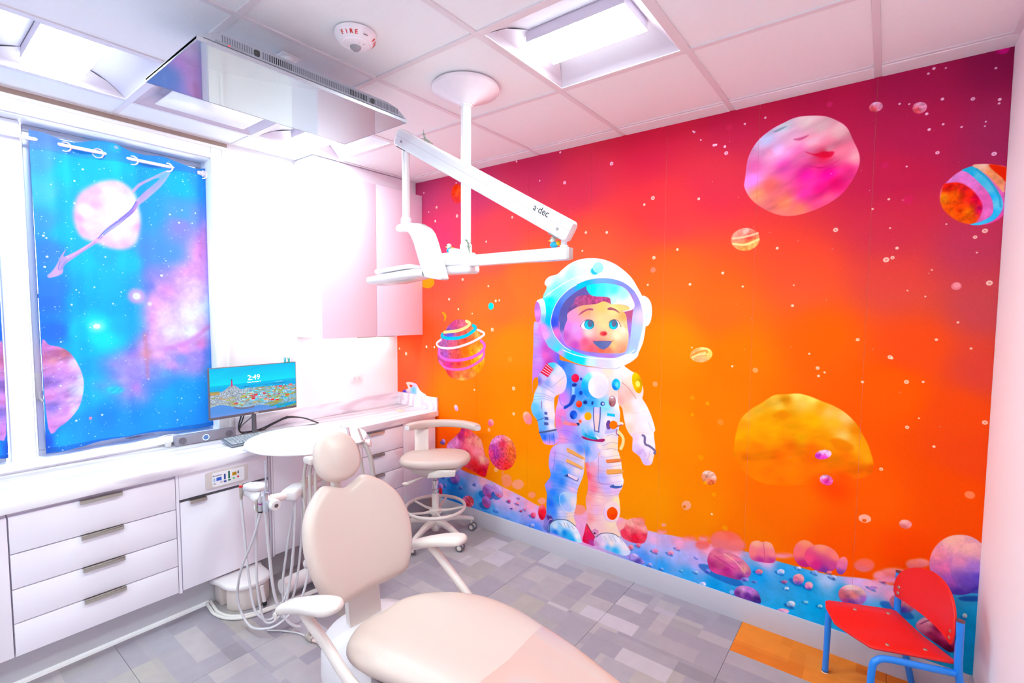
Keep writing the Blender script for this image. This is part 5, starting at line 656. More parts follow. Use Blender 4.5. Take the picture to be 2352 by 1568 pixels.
('P',[(1545,190),(1563,250),(1605,248),(1612,209),(1600,151),(1587,125),(1542,145)],[(1555,193,'9088D8'),(1600,162,'4868B8'),(1586,229,'8070C8')],1.5,0,12,1,1,1),
('P',[(1593,193),(1630,227),(1686,248),(1740,252),(1794,227),(1824,193),(1839,151),(1837,129),(1772,125),(1675,129),(1587,142)],[(1637,188,'D8F0F8'),(1711,220,'F8FFFF'),(1783,213,'FFFFFF'),(1807,167,'FFFFFF'),(1711,161,'1090E8'),(1748,145,'20B8F0'),(1638,145,'2080E8'),(1825,136,'C0F8F8'),(1772,131,'18B0F0'),(1674,177,'90D8F8')],1.5,0,12,1,1,1),
('L',[(1590,143),(1594,188),(1630,226),(1686,247),(1740,253),(1794,231)],4.6,'303858',.9,1.5),
('P',[(1564,245),(1605,248),(1621,228),(1590,189)],['503C90'],1.5,0,12,1,0,1),
('L',[(1580,206),(1596,226),(1611,228)],4.6,'F0C8F0',.9,1.5),
('L',[(1661,222),(1686,205)],6.4,'A0B8C8',.8,1.5),
('L',[(1704,234),(1717,205)],6.4,'A0B8C8',.8,1.5),
('L',[(1728,235),(1747,208)],6.4,'A0B8C8',.8,1.5),
('L',[(1765,224),(1783,208)],6.4,'A0B8C8',.8,1.5),
('P',[(1862,669),(1901,683),(1945,721),(1974,769),(2030,786),(2085,786),(2096,764),(2110,713),(2118,642),(2128,610),(2118,564),(2098,520),(2102,481),(2108,419),(2097,361),(2083,333),(2098,292),(2114,257),(2052,229),(1944,197),(1909,233),(1877,271),(1881,303),(1873,358),(1866,434),(1878,478),(1881,550),(1869,619)],[(1934,709,'E8D0F0'),(2014,764,'FFF4E8'),(2083,757,'FFF0D0'),(1868,655,'FF7088'),(1880,591,'FF6080'),(1913,634,'F8A0C0'),(1989,689,'D8D0F0'),(2085,689,'FFF0E0'),(1980,597,'A8B0F8'),(2070,612,'F8E8F0'),(2117,617,'FFF8F0'),(2019,541,'D0B8F0'),(1915,517,'FF80A0'),(2072,533,'F0C0E8'),(1883,438,'FFA0A0'),(1901,391,'FFB0C0'),(1966,458,'FFD8D0'),(2089,478,'FFF0B8'),(1940,375,'F8C0E0'),(1902,314,'FFA0A8'),(1996,339,'FFDCD8'),(2050,319,'FFE8C0'),(1942,274,'FFD0D0'),(2077,286,'FFE0C8'),(1896,671,'E0A8C8')],1.5,0,12,1,1,1),
('L',[(1950,732),(2004,735),(2109,770)],3.0,'9068A8',.28,2.5),
('L',[(1951,667),(2006,670),(2110,707)],3.0,'9068A8',.28,2.5),
('L',[(1952,642),(2006,645),(2111,683)],3.0,'9068A8',.28,2.5),
('L',[(1953,601),(2007,606),(2111,644)],3.0,'9068A8',.28,2.5),
('L',[(1953,561),(2008,566),(2112,605)],3.0,'9068A8',.28,2.5),
('L',[(1881,525),(2008,536),(2113,576)],3.2,'9068A8',.28,2.5),
('L',[(1882,494),(2009,506),(2113,547)],3.0,'9068A8',.28,2.5),
('L',[(1882,474),(2009,486),(2114,527)],3.2,'9068A8',.28,2.5),
('L',[(1953,722),(1954,647),(1962,563),(2045,567)],3.0,'7068B0',.6,2),
('L',[(1874,615),(1914,598),(1991,595)],3.0,'E04880',.35,3),
('L',[(1875,580),(1915,563),(1992,560)],3.2,'E04880',.35,3),
('L',[(1876,508),(1916,492),(1993,490)],3.0,'E04880',.35,3),
('L',[(1877,477),(1916,461),(1994,460)],3.0,'E04880',.35,3),
('L',[(1875,405),(1929,405),(1994,425)],2.5,'D080B0',.35,2.5),
('L',[(1876,374),(1929,375),(1995,394)],2.5,'D080B0',.35,2.5),
('L',[(1876,343),(1930,344),(1995,364)],2.5,'D080B0',.35,2.5),
('L',[(1877,307),(1930,309),(1996,329)],2.5,'D080B0',.35,2.5),
('P',[(2007,718),(2021,723),(2103,744),(2106,726),(2016,700)],['F48C5C'],1.5,0,12,1,1,1),
('P',[(2011,654),(2022,659),(2115,678),(2116,656),(2020,628)],['FBAE68'],1.5,0,12,1,1,1),
('P',[(2034,552),(2062,573),(2115,582),(2112,565),(2072,549)],['4464B0'],1.5,0,12,1,1,1),
('P',[(2062,574),(2113,584),(2112,574),(2066,566)],['F0F0FF'],1.5,0,12,1,0,1),
('L',[(2016,700),(2104,726)],3.0,'A05048',.6,1.5),
('L',[(2020,628),(2116,655)],3.0,'A06858',.6,1.5),
('P',[(2108,410),(2104,383),(2092,358),(2074,338),(2053,327),(2030,326),(2011,336),(1998,355),(1993,380),(1997,407),(2010,432),(2028,452),(2050,462),(2072,463),(2090,453),(2103,434)],[(2037,445,'FFE0D8'),(2022,371,'F8D0E8'),(2081,357,'FFE8E0')],1.5,0,12,1,1,1),
('L',[(2005,417),(1995,374),(2012,338),(2050,329),(2086,349)],2.5,'D8A8C8',.8,1.5),
('P',[(2091,395),(2088,379),(2081,364),(2070,352),(2056,345),(2042,345),(2030,350),(2022,362),(2019,377),(2021,393),(2029,408),(2041,420),(2054,427),(2068,427),(2080,421),(2088,410)],[(2048,398,'FF5800'),(2065,368,'FF4000')],1.5,0,12,1,1,1),
('P',[(1877,271),(1909,233),(1938,200),(1936,143),(1888,139),(1848,148),(1861,215)],[(1875,239,'F83068'),(1904,196,'F01868'),(1922,155,'C040A0'),(1859,157,'E80858')],1.5,0,12,1,1,1),
('P',[(1935,189),(1965,229),(2019,252),(2083,256),(2125,236),(2167,199),(2180,174),(2148,143),(2054,139),(1972,144),(1932,150)],[(1966,193,'E8C8E8'),(2009,226,'F8F0F0'),(2105,229,'FFFFFF'),(2147,198,'FFF4F0'),(1944,156,'D890C8'),(2027,156,'68C8F8'),(2080,152,'30C0F8'),(2158,161,'E0F0FF'),(1999,173,'F8E0F0'),(2053,194,'FFF0E8')],1.5,0,12,1,1,1),
('L',[(1877,271),(1909,233),(1941,201),(1976,232),(2025,252),(2073,257),(2104,247)],4.5,'484858',.9,1.5),
('P',[(1912,234),(1937,257),(1965,249),(1960,220),(1941,204)],['E498C4'],1.5,0,12,1,0,1),
('P',[(1942,226),(1942,224),(1940,221),(1938,219),(1935,218),(1932,218),(1929,218),(1928,220),(1927,222),(1927,225),(1929,227),(1932,229),(1935,230),(1938,231),(1940,230),(1942,229)],['402040'],1.5,0,12,1,1,1),
('L',[(2001,224),(2020,209)],7.0,'C8C8D0',.8,1.5),
('L',[(2036,237),(2058,210)],7.0,'C8C8D0',.8,1.5),
('L',[(2057,243),(2084,213)],7.0,'C8C8D0',.8,1.5),
('L',[(2110,241),(2126,221)],7.0,'C8C8D0',.8,1.5),
('P',[(1517,1741),(1547,1805),(1529,1831),(1541,1860),(1572,1880),(1627,1891),(1671,1922),(1728,1957),(1803,1979),(1885,1981),(1960,1969),(2034,1940),(2097,1898),(2152,1847),(2193,1785),(2222,1736),(2239,1694),(2248,1620),(2246,1563),(2232,1469),(2206,1404),(2198,1379),(2155,1343),(2102,1315),(2056,1298),(1962,1299),(1864,1301),(1788,1311),(1709,1335),(1633,1372),(1567,1406),(1567,1406),(1525,1469),(1501,1546),(1523,1655)],[(1671,1918,'FFFFFF'),(1858,1958,'FFFFFF'),(2035,1890,'FFFFFF'),(1720,1883,'A8FFFF'),(1813,1899,'D8FFFF'),(1623,1782,'70FFFF'),(1563,1766,'A0FFFF'),(1574,1719,'00F0FF'),(1549,1655,'00E0FF'),(1565,1578,'00C0FF'),(1860,1869,'F0FFFF'),(2182,1751,'FFFFFF'),(2236,1619,'FFFFFF'),(1525,1534,'F090E0'),(1541,1482,'F0A0E8'),(1577,1440,'70C0FF'),(1639,1392,'30E0FF'),(1552,1851,'FFF4F8'),(1655,1374,'D0A0FF'),(1735,1355,'00D8FF'),(1813,1333,'00E0FF'),(1888,1325,'D0F0FF'),(1962,1325,'E0D8FF'),(2101,1344,'FFF8F0'),(2189,1404,'FFFFE8')],1.5,0,12,1,1,1),
('L',[(1677,1329),(1736,1312),(1788,1305),(1864,1295),(1962,1293),(2056,1297),(2088,1310)],1.5,'5060B0',.8,2.5),
('L',[(1527,1741),(1623,1799),(1720,1846),(1795,1868),(1860,1875)],5.3,'FFFFFF',.9,2.5),
('P',[(1932,1898),(1930,1889),(1924,1882),(1915,1878),(1905,1876),(1894,1879),(1885,1884),(1879,1892),(1876,1901),(1878,1909),(1884,1917),(1893,1921),(1904,1922),(1914,1920),(1923,1915),(1930,1907)],['28C8E8'],6,0,12,1,1,1),
('P',[(1965,1918),(1962,1906),(1955,1895),(1943,1888),(1929,1886),(1915,1890),(1903,1897),(1894,1909),(1891,1922),(1894,1935),(1902,1945),(1914,1952),(1928,1954),(1942,1950),(1954,1942),(1962,1931)],[(1926,1934,'A8FFF4'),(1931,1906,'90F8F8')],1.5,0,12,1,1,1),
('P',[(1465,1711),(1486,1726),(1517,1732),(1538,1689),(1543,1625),(1529,1573),(1488,1563),(1461,1611)],[(1512,1715,'E8FFFF'),(1523,1655,'C0F4F8'),(1524,1590,'70C0F0'),(1488,1572,'E0A0E8')],1.5,0,12,1,1,1),
('P',[(1501,1642),(1501,1615),(1497,1591),(1490,1575),(1480,1569),(1470,1574),(1460,1589),(1453,1612),(1449,1639),(1449,1667),(1453,1690),(1460,1706),(1470,1712),(1480,1707),(1490,1692),(1497,1669)],[(1465,1676,'C070C8'),(1476,1633,'E090E0'),(1487,1589,'D070C8')],1.5,0,12,1,1,1),
('P',[(2220,1736),(2249,1732),(2273,1702),(2281,1657),(2279,1613),(2269,1579),(2250,1562),(2239,1582),(2243,1657)],[(2238,1713,'FFFFFF'),(2274,1665,'FFF0F8'),(2244,1620,'D8F0F8'),(2264,1590,'FFFFFF')],1.5,0,12,1,1,1),
('L',[(2231,1694),(2244,1638),(2242,1567)],1.8,'C8D8F0',.8,1.5),
('P',[(1949,1852),(2036,1843),(2112,1814),(2174,1763),(2211,1695),(2229,1619),(2228,1563),(2208,1468),(2186,1402),(2127,1392),(2055,1364),(1961,1361),(1863,1368),(1771,1389),(1678,1424),(1622,1477),(1591,1535),(1583,1591),(1605,1663),(1649,1731),(1711,1784),(1778,1819),(1860,1845)],[(1815,1826,'00C8FF'),(1721,1780,'6090FF'),(1605,1655,'4070FF'),(1606,1570,'3050D0'),(1971,1841,'70B0F8'),(2120,1787,'8090F0'),(2183,1714,'A090F0'),(2217,1619,'E0D0FF'),(2199,1524,'B0D8FF'),(1627,1506,'E870C8'),(1678,1424,'A070E0'),(1760,1407,'8070E0'),(1863,1381,'9880E8'),(2008,1372,'C080D8'),(2101,1382,'A8A0F0'),(2145,1401,'B0E0FF')],1.5,0,12,1,1,1),
('L',[(1778,1819),(1711,1784),(1649,1731),(1605,1663),(1584,1591),(1591,1535),(1622,1477),(1678,1424),(1737,1389)],4.2,'F8F0FF',.95,1.5),
('L',[(1676,1393),(1771,1366),(1863,1354),(1961,1352),(2055,1357),(2128,1381),(2180,1420)],5.4,'FFFFFF',.9,1.5),
('L',[(1778,1819),(1860,1845),(1949,1852),(2036,1843),(2112,1814),(2174,1763)],2.3,'5868C8',.6,1.5),
('P',[(1972,1823),(2058,1812),(2120,1783),(2158,1737),(2175,1683),(2166,1657),(2161,1619),(2153,1523),(2137,1410),(2055,1387),(1960,1384),(1862,1388),(1781,1406),(1697,1437),(1657,1507),(1643,1579),(1655,1655),(1693,1714),(1750,1759),(1815,1794),(1883,1816)],[(1769,1771,'685898'),(1674,1655,'5858A0'),(1666,1550,'5860A8'),(2144,1638,'C05888'),(2150,1542,'A878D0'),(2128,1445,'B0C0F0'),(1722,1718,'605898'),(1677,1487,'B080D0')],1.5,0,12,1,1,1),
('L',[(1646,1579),(1659,1503),(1700,1435),(1751,1402)],3.7,'F080D8',.9,1.5),
('P',[(1712,1614),(1713,1655),(1756,1705),(1783,1742),(1880,1752),(1995,1743),(2028,1691),(1970,1708),(1944,1692),(1899,1692),(1817,1676),(1761,1655),(1724,1605)],[(1793,1725,'A85088'),(1885,1736,'B84880'),(1996,1719,'B84C80'),(1747,1655,'705090'),(1817,1696,'B05080')],1.5,.25,8,1,1,1),
('P',[(1711,1630),(1761,1664),(1817,1684),(1899,1692),(1926,1696),(1970,1710),(2022,1692),(2090,1657),(2120,1626),(2129,1572),(2140,1503),(2132,1441),(2112,1401),(2031,1391),(1936,1389),(1812,1398),(1705,1433),(1684,1487),(1693,1551),(1710,1593)],[(1748,1614,'F898C8'),(1715,1551,'E080D8'),(1773,1532,'E0A0F0'),(1841,1656,'FFA880'),(1953,1676,'FFC878'),(2040,1656,'FFE098'),(2103,1618,'FFB070'),(1954,1596,'FFD898'),(2105,1541,'FFFFD8'),(2064,1501,'FFFCC8'),(1977,1549,'FFE0A0'),(1866,1514,'FFE0D0'),(1797,1491,'E890E0'),(1774,1428,'C850B8'),(1844,1452,'FF6090'),(1891,1405,'FF6080'),(1958,1401,'FF7060'),(2044,1441,'FFD090'),(2087,1416,'FFB898'),(1912,1397,'FF6888'),(2008,1402,'FF8070'),(2091,1411,'FF9070'),(1696,1488,'C860C0'),(2121,1560,'FFD098')],1.5,0,12,1,1,1),
('P',[(1847,1803),(1906,1820),(1994,1821),(2079,1803),(2129,1771),(2163,1718),(2174,1683),(2162,1661),(2115,1648),(2099,1651),(2139,1660),(2131,1680),(2081,1691),(2024,1692),(2013,1727),(1973,1739),(1885,1748)],[(1884,1792,'00F0F8'),(1951,1775,'40F8FF'),(2037,1781,'50F8F8'),(2100,1753,'A0FFF8'),(2155,1702,'FFFFFF'),(2038,1715,'C0F8F8'),(2123,1676,'FFFFFF'),(2156,1664,'FFFFFF'),(2064,1695,'F0FFE8')],1.5,0,12,1,1,1),
('P',[(2024,1691),(2081,1691),(2131,1679),(2144,1661),(2099,1652),(2056,1672)],['F4F080'],6,0,12,.8,1,1),
('P',[(1904,1563),(1901,1551),(1891,1541),(1876,1534),(1859,1531),(1841,1533),(1826,1539),(1816,1549),(1812,1561),(1816,1574),(1825,1584),(1840,1591),(1858,1594),(1875,1592),(1890,1585),(1900,1575)],['FFF2FF'],1.5,0,12,1,1,1),
('P',[(2081,1567),(2078,1556),(2072,1546),(2061,1539),(2048,1536),(2036,1538),(2025,1544),(2017,1554),(2015,1566),(2017,1578),(2024,1588),(2035,1595),(2047,1597),(2060,1595),(2071,1589),(2078,1579)],['FFF2FF'],1.5,0,12,1,1,1),
('P',[(1907,1566),(1905,1553),(1897,1543),(1886,1536),(1873,1533),(1859,1535),(1847,1542),(1839,1552),(1836,1564),(1839,1576),(1846,1587),(1858,1594),(1871,1596),(1885,1594),(1897,1588),(1904,1578)],['285868'],1.5,0,12,1,1,1),
('P',[(1904,1564),(1902,1553),(1895,1544),(1885,1537),(1873,1534),(1860,1536),(1849,1542),(1842,1552),(1840,1563),(1842,1574),(1849,1584),(1859,1590),(1872,1593),(1884,1591),(1894,1585),(1902,1575)],[(1866,1546,'10E0F0'),(1883,1575,'208090'),(1851,1562,'18C8D8')],1.5,0,12,1,1,1),
('P',[(1895,1570),(1893,1562),(1890,1555),(1884,1550),(1878,1549),(1871,1550),(1865,1555),(1862,1561),(1860,1569),(1861,1578),(1865,1584),(1870,1589),(1877,1591),(1884,1589),(1889,1585),(1893,1578)],['607090'],1.5,0,12,1,1,1),
('P',[(2068,1569),(2066,1557),(2060,1547),(2050,1540),(2039,1538),(2028,1540),(2018,1546),(2011,1556),(2009,1568),(2011,1579),(2017,1590),(2027,1596),(2038,1599),(2049,1597),(2059,1590),(2065,1581)],['285868'],1.5,0,12,1,1,1),
('P',[(2065,1568),(2063,1557),(2058,1548),(2049,1541),(2039,1539),(2029,1541),(2020,1547),(2014,1556),(2012,1567),(2013,1577),(2019,1587),(2028,1593),(2038,1595),(2048,1593),(2057,1587),(2063,1578)],[(2033,1551,'10E0F0'),(2045,1582,'208090'),(2020,1566,'18C8D8')],1.5,0,12,1,1,1),
('P',[(2057,1574),(2056,1566),(2053,1560),(2048,1556),(2043,1554),(2037,1555),(2032,1559),(2029,1566),(2028,1573),(2029,1581),(2032,1587),(2036,1591),(2042,1593),(2047,1592),(2052,1587),(2055,1581)],['686888'],1.5,0,12,1,1,1),
('L',[(1808,1549),(1824,1578),(1860,1595),(1897,1585),(1906,1564)],3.7,'803868',.9,1.5),
('L',[(2011,1582),(2041,1599),(2071,1588),(2089,1556)],3.7,'884858',.9,1.5),
('P',[(1795,1621),(1818,1647),(1863,1666),(1896,1664),(1894,1654),(1855,1653)],['B04C78'],1.5,0,12,1,1,1),
('P',[(1999,1668),(2018,1673),(2052,1662),(2081,1637),(2040,1655),(2001,1658)],['A85468'],1.5,0,12,1,1,1),
('P',[(1991,1526),(1989,1518),(1983,1511),(1975,1507),(1965,1505),(1955,1506),(1946,1510),(1940,1517),(1938,1524),(1940,1532),(1945,1539),(1954,1543),(1964,1545),(1974,1544),(1983,1540),(1989,1533)],['FFC8A0'],14,0,12,.8,1,1),
('P',[(1997,1511),(1995,1505),(1990,1501),(1982,1497),(1973,1496),(1964,1497),(1955,1499),(1950,1504),(1948,1509),(1950,1515),(1955,1520),(1963,1523),(1972,1524),(1982,1524),(1990,1521),(1995,1516)],[(1960,1513,'F05060'),(1978,1505,'D82850')],7,0,12,1,1,1),
('L',[(1897,1460),(1912,1465)],3.3,'E04878',.7,4),
('L',[(2027,1462),(2039,1469)],3.7,'C04838',.9,3),
('P',[(1902,1458),(1966,1463),(2027,1464),(2014,1436),(1988,1416),(1962,1412),(1931,1428)],[(1935,1448,'5870A0'),(2001,1451,'7078A8'),(1966,1421,'6070A8')],1.5,0,12,1,1,1),
('L',[(1902,1459),(1966,1464),(2027,1465)],2.3,'A03068',.8,1.5),
('L',[(1931,1419),(1962,1407),(1993,1413)],2.3,'D84868',.6,3),
]
CURT_BG=[(62,1651,'6A9AE0'),(58,1526,'4CA8F4'),(63,1377,'48C0F8'),(46,1224,'40A0F0'),(59,1074,'3A8CE8'),(151,1497,'00CCFA'),(275,1552,'00C0F8'),(385,1577,'00D4FA'),(500,1542,'10B8F4'),(676,1532,'00C8F8'),(759,1573,'20B0F4'),(154,1343,'08B8F4'),(518,1351,'28A8F0'),(672,1376,'50A8F4'),(140,1186,'00C0FA'),(215,1036,'00C8FA'),(301,1071,'10B4F4'),(390,1051,'00CCFC'),(510,1119,'5098F0'),(669,1285,'9090F0'),(752,1358,'70A0F4'),(531,1004,'7090F0'),(61,818,'2C80E8'),(78,667,'2478E4'),(64,878,'3088EC'),(176,821,'00B8F8'),(244,695,'00F0FF'),(266,617,'00F4F8'),(170,665,'00D0FA'),(191,570,'00C8F8'),(324,791,'00B8F8'),(251,885,'00C0F8'),(357,692,'10C0F8'),(236,471,'10B8F4'),(207,345,'10D0F4'),(156,289,'18C0F4'),(175,158,'10A4F4'),(276,173,'1090F0'),(355,159,'10A0F4'),(436,110,'0CA8F4'),(588,262,'04B4F8'),(681,250,'08B0F4'),(749,315,'10B4F8'),(583,120,'10A4F4'),(776,124,'10A0F0'),(79,95,'08B4F8'),(20,94,'1060D0'),(530,340,'40A0F4')]
CURT=[
('P',[(824,1290),(710,1189),(675,1079),(552,1007),(487,962),(453,792),(455,670),(396,585),(320,536),(267,488),(279,395),(242,361),(312,299),(357,233),(463,244),(478,346),(592,383),(799,445)],[(814,1164,'FF98D8'),(810,1024,'FFA8F0'),(674,1044,'F0A0F8'),(578,898,'F0A0F8'),(517,827,'FCB0FC'),(734,904,'FFD8FF'),(783,795,'FFFFFF'),(697,758,'FFF8FF'),(572,723,'FFD8F8'),(600,652,'FFF0FC'),(694,650,'FFFFFF'),(792,662,'FFD0E8'),(485,724,'F8A8F8'),(510,607,'FFC0F4'),(459,636,'E890C8'),(472,526,'E8A0B0'),(536,515,'FFB8F0'),(659,543,'FFA8E8'),(756,567,'FF98D8'),(721,495,'B098E8'),(644,479,'90A0F0'),(781,506,'9890E8'),(594,447,'E0A8F0'),(395,545,'A890E8'),(329,496,'A8A0F0'),(296,433,'8898E8'),(391,437,'C0A8F0'),(363,386,'B8A8F4'),(446,419,'B0A0F0'),(308,346,'60C0F0'),(415,333,'D8A0F0'),(360,306,'A0A8F4'),(385,249,'70A8F4'),(461,348,'9898F0'),(515,412,'90A0F0'),(562,393,'80B0F8'),(491,922,'8088F0'),(551,993,'B090F4')],60,0.1,20,1,1,1),
('L',[(806,676),(745,634),(659,572),(567,548)],26,'E888D0',0.55,18),
('P',[(282,343),(324,347),(350,328),(323,308),(286,319)],['20E0D8'],14,0.3,6,0.8,1,1),
('L',[(465,636),(469,519),(473,381)],18,'E89098',0.5,14),
('P',[(172,1295),(191,1376),(229,1431),(294,1481),(351,1496),(405,1482),(445,1440),(461,1370),(470,1298),(461,1228),(435,1157),(383,1118),(324,1117),(261,1143),(203,1168),(177,1222)],[(211,1380,'F0B8F8'),(271,1428,'F0B8F4'),(337,1474,'F8D0F8'),(327,1429,'FFF0FC'),(394,1453,'FCE0FA'),(225,1314,'FFE8FF'),(199,1273,'F0B0F8'),(268,1353,'F4B4F8'),(292,1303,'FCD8FC'),(355,1352,'FFFFFF'),(402,1399,'FFFFFF'),(331,1293,'FFFFFF'),(234,1230,'FCE0FC'),(205,1205,'F4B8F8'),(420,1279,'FFFFFF'),(395,1220,'FFF8FF'),(452,1255,'F8B8F0'),(349,1186,'FFE8FC'),(287,1173,'FCC8F8'),(375,1145,'F8C8F8'),(325,1134,'F0C0F8')],18,0.04,12,1,1,1),
('P',[(226,1335),(242,1311),(224,1287),(208,1306)],['FFFFFF'],30,0,12,1,1,1),
('L',[(436,1455),(465,1495),(524,1541),(601,1599),(616,1599),(568,1510),(496,1422),(452,1380),(422,1335),(352,1274),(306,1219),(261,1154),(200,1094),(127,1045),(109,1002),(61,952)],13,'F8C0F4',0.75,4),
('P',[(441,1462),(480,1515),(550,1564),(622,1609),(600,1563),(563,1509),(496,1427),(452,1385),(451,1408),(498,1467),(553,1530),(569,1557),(534,1543),(475,1491),(438,1444)],[(600,1587,'90C8F8'),(524,1536,'D0B8F4'),(497,1450,'F0B0F0'),(475,1502,'E0B0F0')],4,0,12,0.85,1,1),
('P',[(450,1402),(457,1380),(427,1325),(351,1252),(297,1190),(269,1149),(200,1083),(125,1013),(112,966),(57,942),(86,1000),(111,1059),(136,1095),(123,1055),(193,1103),(261,1164),(306,1224),(376,1300),(423,1352)],[(437,1366,'C890E8'),(375,1283,'B090E8'),(306,1208,'A8A8F4'),(278,1166,'F8B0E8'),(218,1111,'F0B0F0'),(155,1052,'E8B0F0'),(114,1028,'C8A8F0'),(81,969,'E0B0F8')],3,0,12,1,1,1),
('L',[(448,1396),(423,1347),(375,1292),(306,1219),(270,1168)],5,'6070D0',0.8,2),
('L',[(261,1148),(200,1088),(130,1029),(109,991),(97,990),(106,1027)],3,'6070D8',0.7,2),
('L',[(437,1349),(375,1272),(306,1202),(278,1166)],2.5,'4858B8',0.7,1.5),
('P',[(24,596),(53,596),(97,581),(133,548),(159,496),(180,425),(183,367),(171,299),(150,245),(115,200),(77,170),(32,163)],[(43,578,'E080C0'),(73,552,'F080B0'),(105,550,'F88898'),(33,531,'F080B0'),(63,516,'FFA0A8'),(94,501,'F8A0D8'),(140,498,'FFD8F8'),(170,413,'FFF0FF'),(173,350,'FFFFFF'),(144,353,'FFF0FF'),(137,417,'F0B0F4'),(106,451,'F0A0F0'),(48,469,'E890C8'),(37,409,'B080D8'),(67,394,'C890E8'),(43,335,'FF98D8'),(97,328,'F8A8F0'),(133,292,'FCD0FC'),(54,273,'A888E0'),(99,253,'F0A0F0'),(140,247,'FFC8F8'),(60,198,'FFA8F0'),(37,183,'FF98E0')],3,0.25,22,1,1,2),
('D',250,689,34,'C0FFFF',0.6,26,0),
('D',250,689,14,'FFFFFF',1,5,0),
('D',428,859,44,'FFB8FF',0.8,26,0),
('D',430,859,20,'FFFFFF',1,8,0),
('D',496,816,12,'FFF0FF',1,6,0),
('D',205,186,8,'FF98B0',1,3,0),
('D',357,1671,26,'00F4FF',0.9,18,0),
('D',360,1673,9,'FFFFFF',1,3,0),
('D',181,1343,5,'FFFFFF',1,2.5,0),
('D',613,1352,5,'FFFFFF',1,2.5,0),
('D',672,1385,4,'FFFFFF',1,2.5,0),
('D',656,1308,5,'FFFFFF',1,2.5,0),
('D',745,1379,5,'FFFFFF',1,2.5,0),
('D',225,1532,5,'FFFFFF',1,2.5,0),
('D',186,1461,5,'FFFFFF',1,2.5,0),
('D',563,986,7,'FFFFFF',1,2.5,0),
('D',58,1049,5,'FFFFFF',1,2.5,0),
('D',48,997,5,'FFFFFF',1,2.5,0),
('D',49,1154,5,'FFFFFF',1,2.5,0),
('D',59,1143,4,'FFFFFF',1,2.5,0),
('D',297,1070,4,'FFFFFF',1,2.5,0),
('D',147,806,5,'F0FFFF',1,2,0),
('D',247,903,4,'F0FFFF',1,2,0),
('D',169,885,4,'F0FFFF',1,2,0),
('D',256,196,5,'F0FFFF',1,2,0),
('D',142,186,5,'F0FFFF',1,2,0),
('D',614,107,5,'F0FFFF',1,2,0),
('D',640,237,4,'F0FFFF',1,2,0),
('D',733,232,4,'F0FFFF',1,2,0),
('D',319,814,4,'F0FFFF',1,2,0),
('D',202,758,3,'F0FFFF',1,2,0),
('D',85,382,5,'F0FFFF',1,2,0),
('D',94,612,4,'F0FFFF',1,2,0),
]
# ------------------------------------------------------------ shared materials
WHITE = pm('painted_white', 'FAF7FA', .55, var=.01)
TRIM = pm('trim_white', 'FAF8FB', .35, var=.01)
TILE = pm('ceiling_tile_face', 'F6F7F9', .95, var=.02, scale=60, bump=.35, bscale=420)
TEE = pm('ceiling_tee_white', 'E8E2E6', .45, var=.01)
LAM = pm('lavender_white_laminate', 'F9F3FD', .28, var=.012, scale=6)
CREAM = pm('cream_plastic', 'DED2CD', .32, var=.012)
SHELL = pm('white_plastic', 'E9E2E5', .28, var=.01)
VINYL = pm('beige_vinyl', 'D0BBB3', .36, var=.02, scale=8, bump=.05, bscale=700)
GREYBASE = pm('grey_base_board', 'C2BEC8', .34, var=.02)
DARKGREY = pm('dark_grey_plastic', '6A6670', .42, var=.03)
BLACKP = pm('black_plastic', '3A363C', .4, var=.05)
RUBBER = pm('black_rubber', '2A282C', .6, var=.05)
CHROME = pm('chrome', 'E8E6EA', .12, metal=1.0, var=.02)
STEEL = pm('brushed_steel', 'D2CABF', .3, metal=1.0, var=.05, scale=80)
HOSE = pm('grey_hose', 'CFCAD0', .4, var=.03)
TOE = pm('toe_kick_grey', 'C6C3CA', .4, var=.03, scale=12)
GAP = pm('shadow_gap', '5A545C', .8, var=.05)
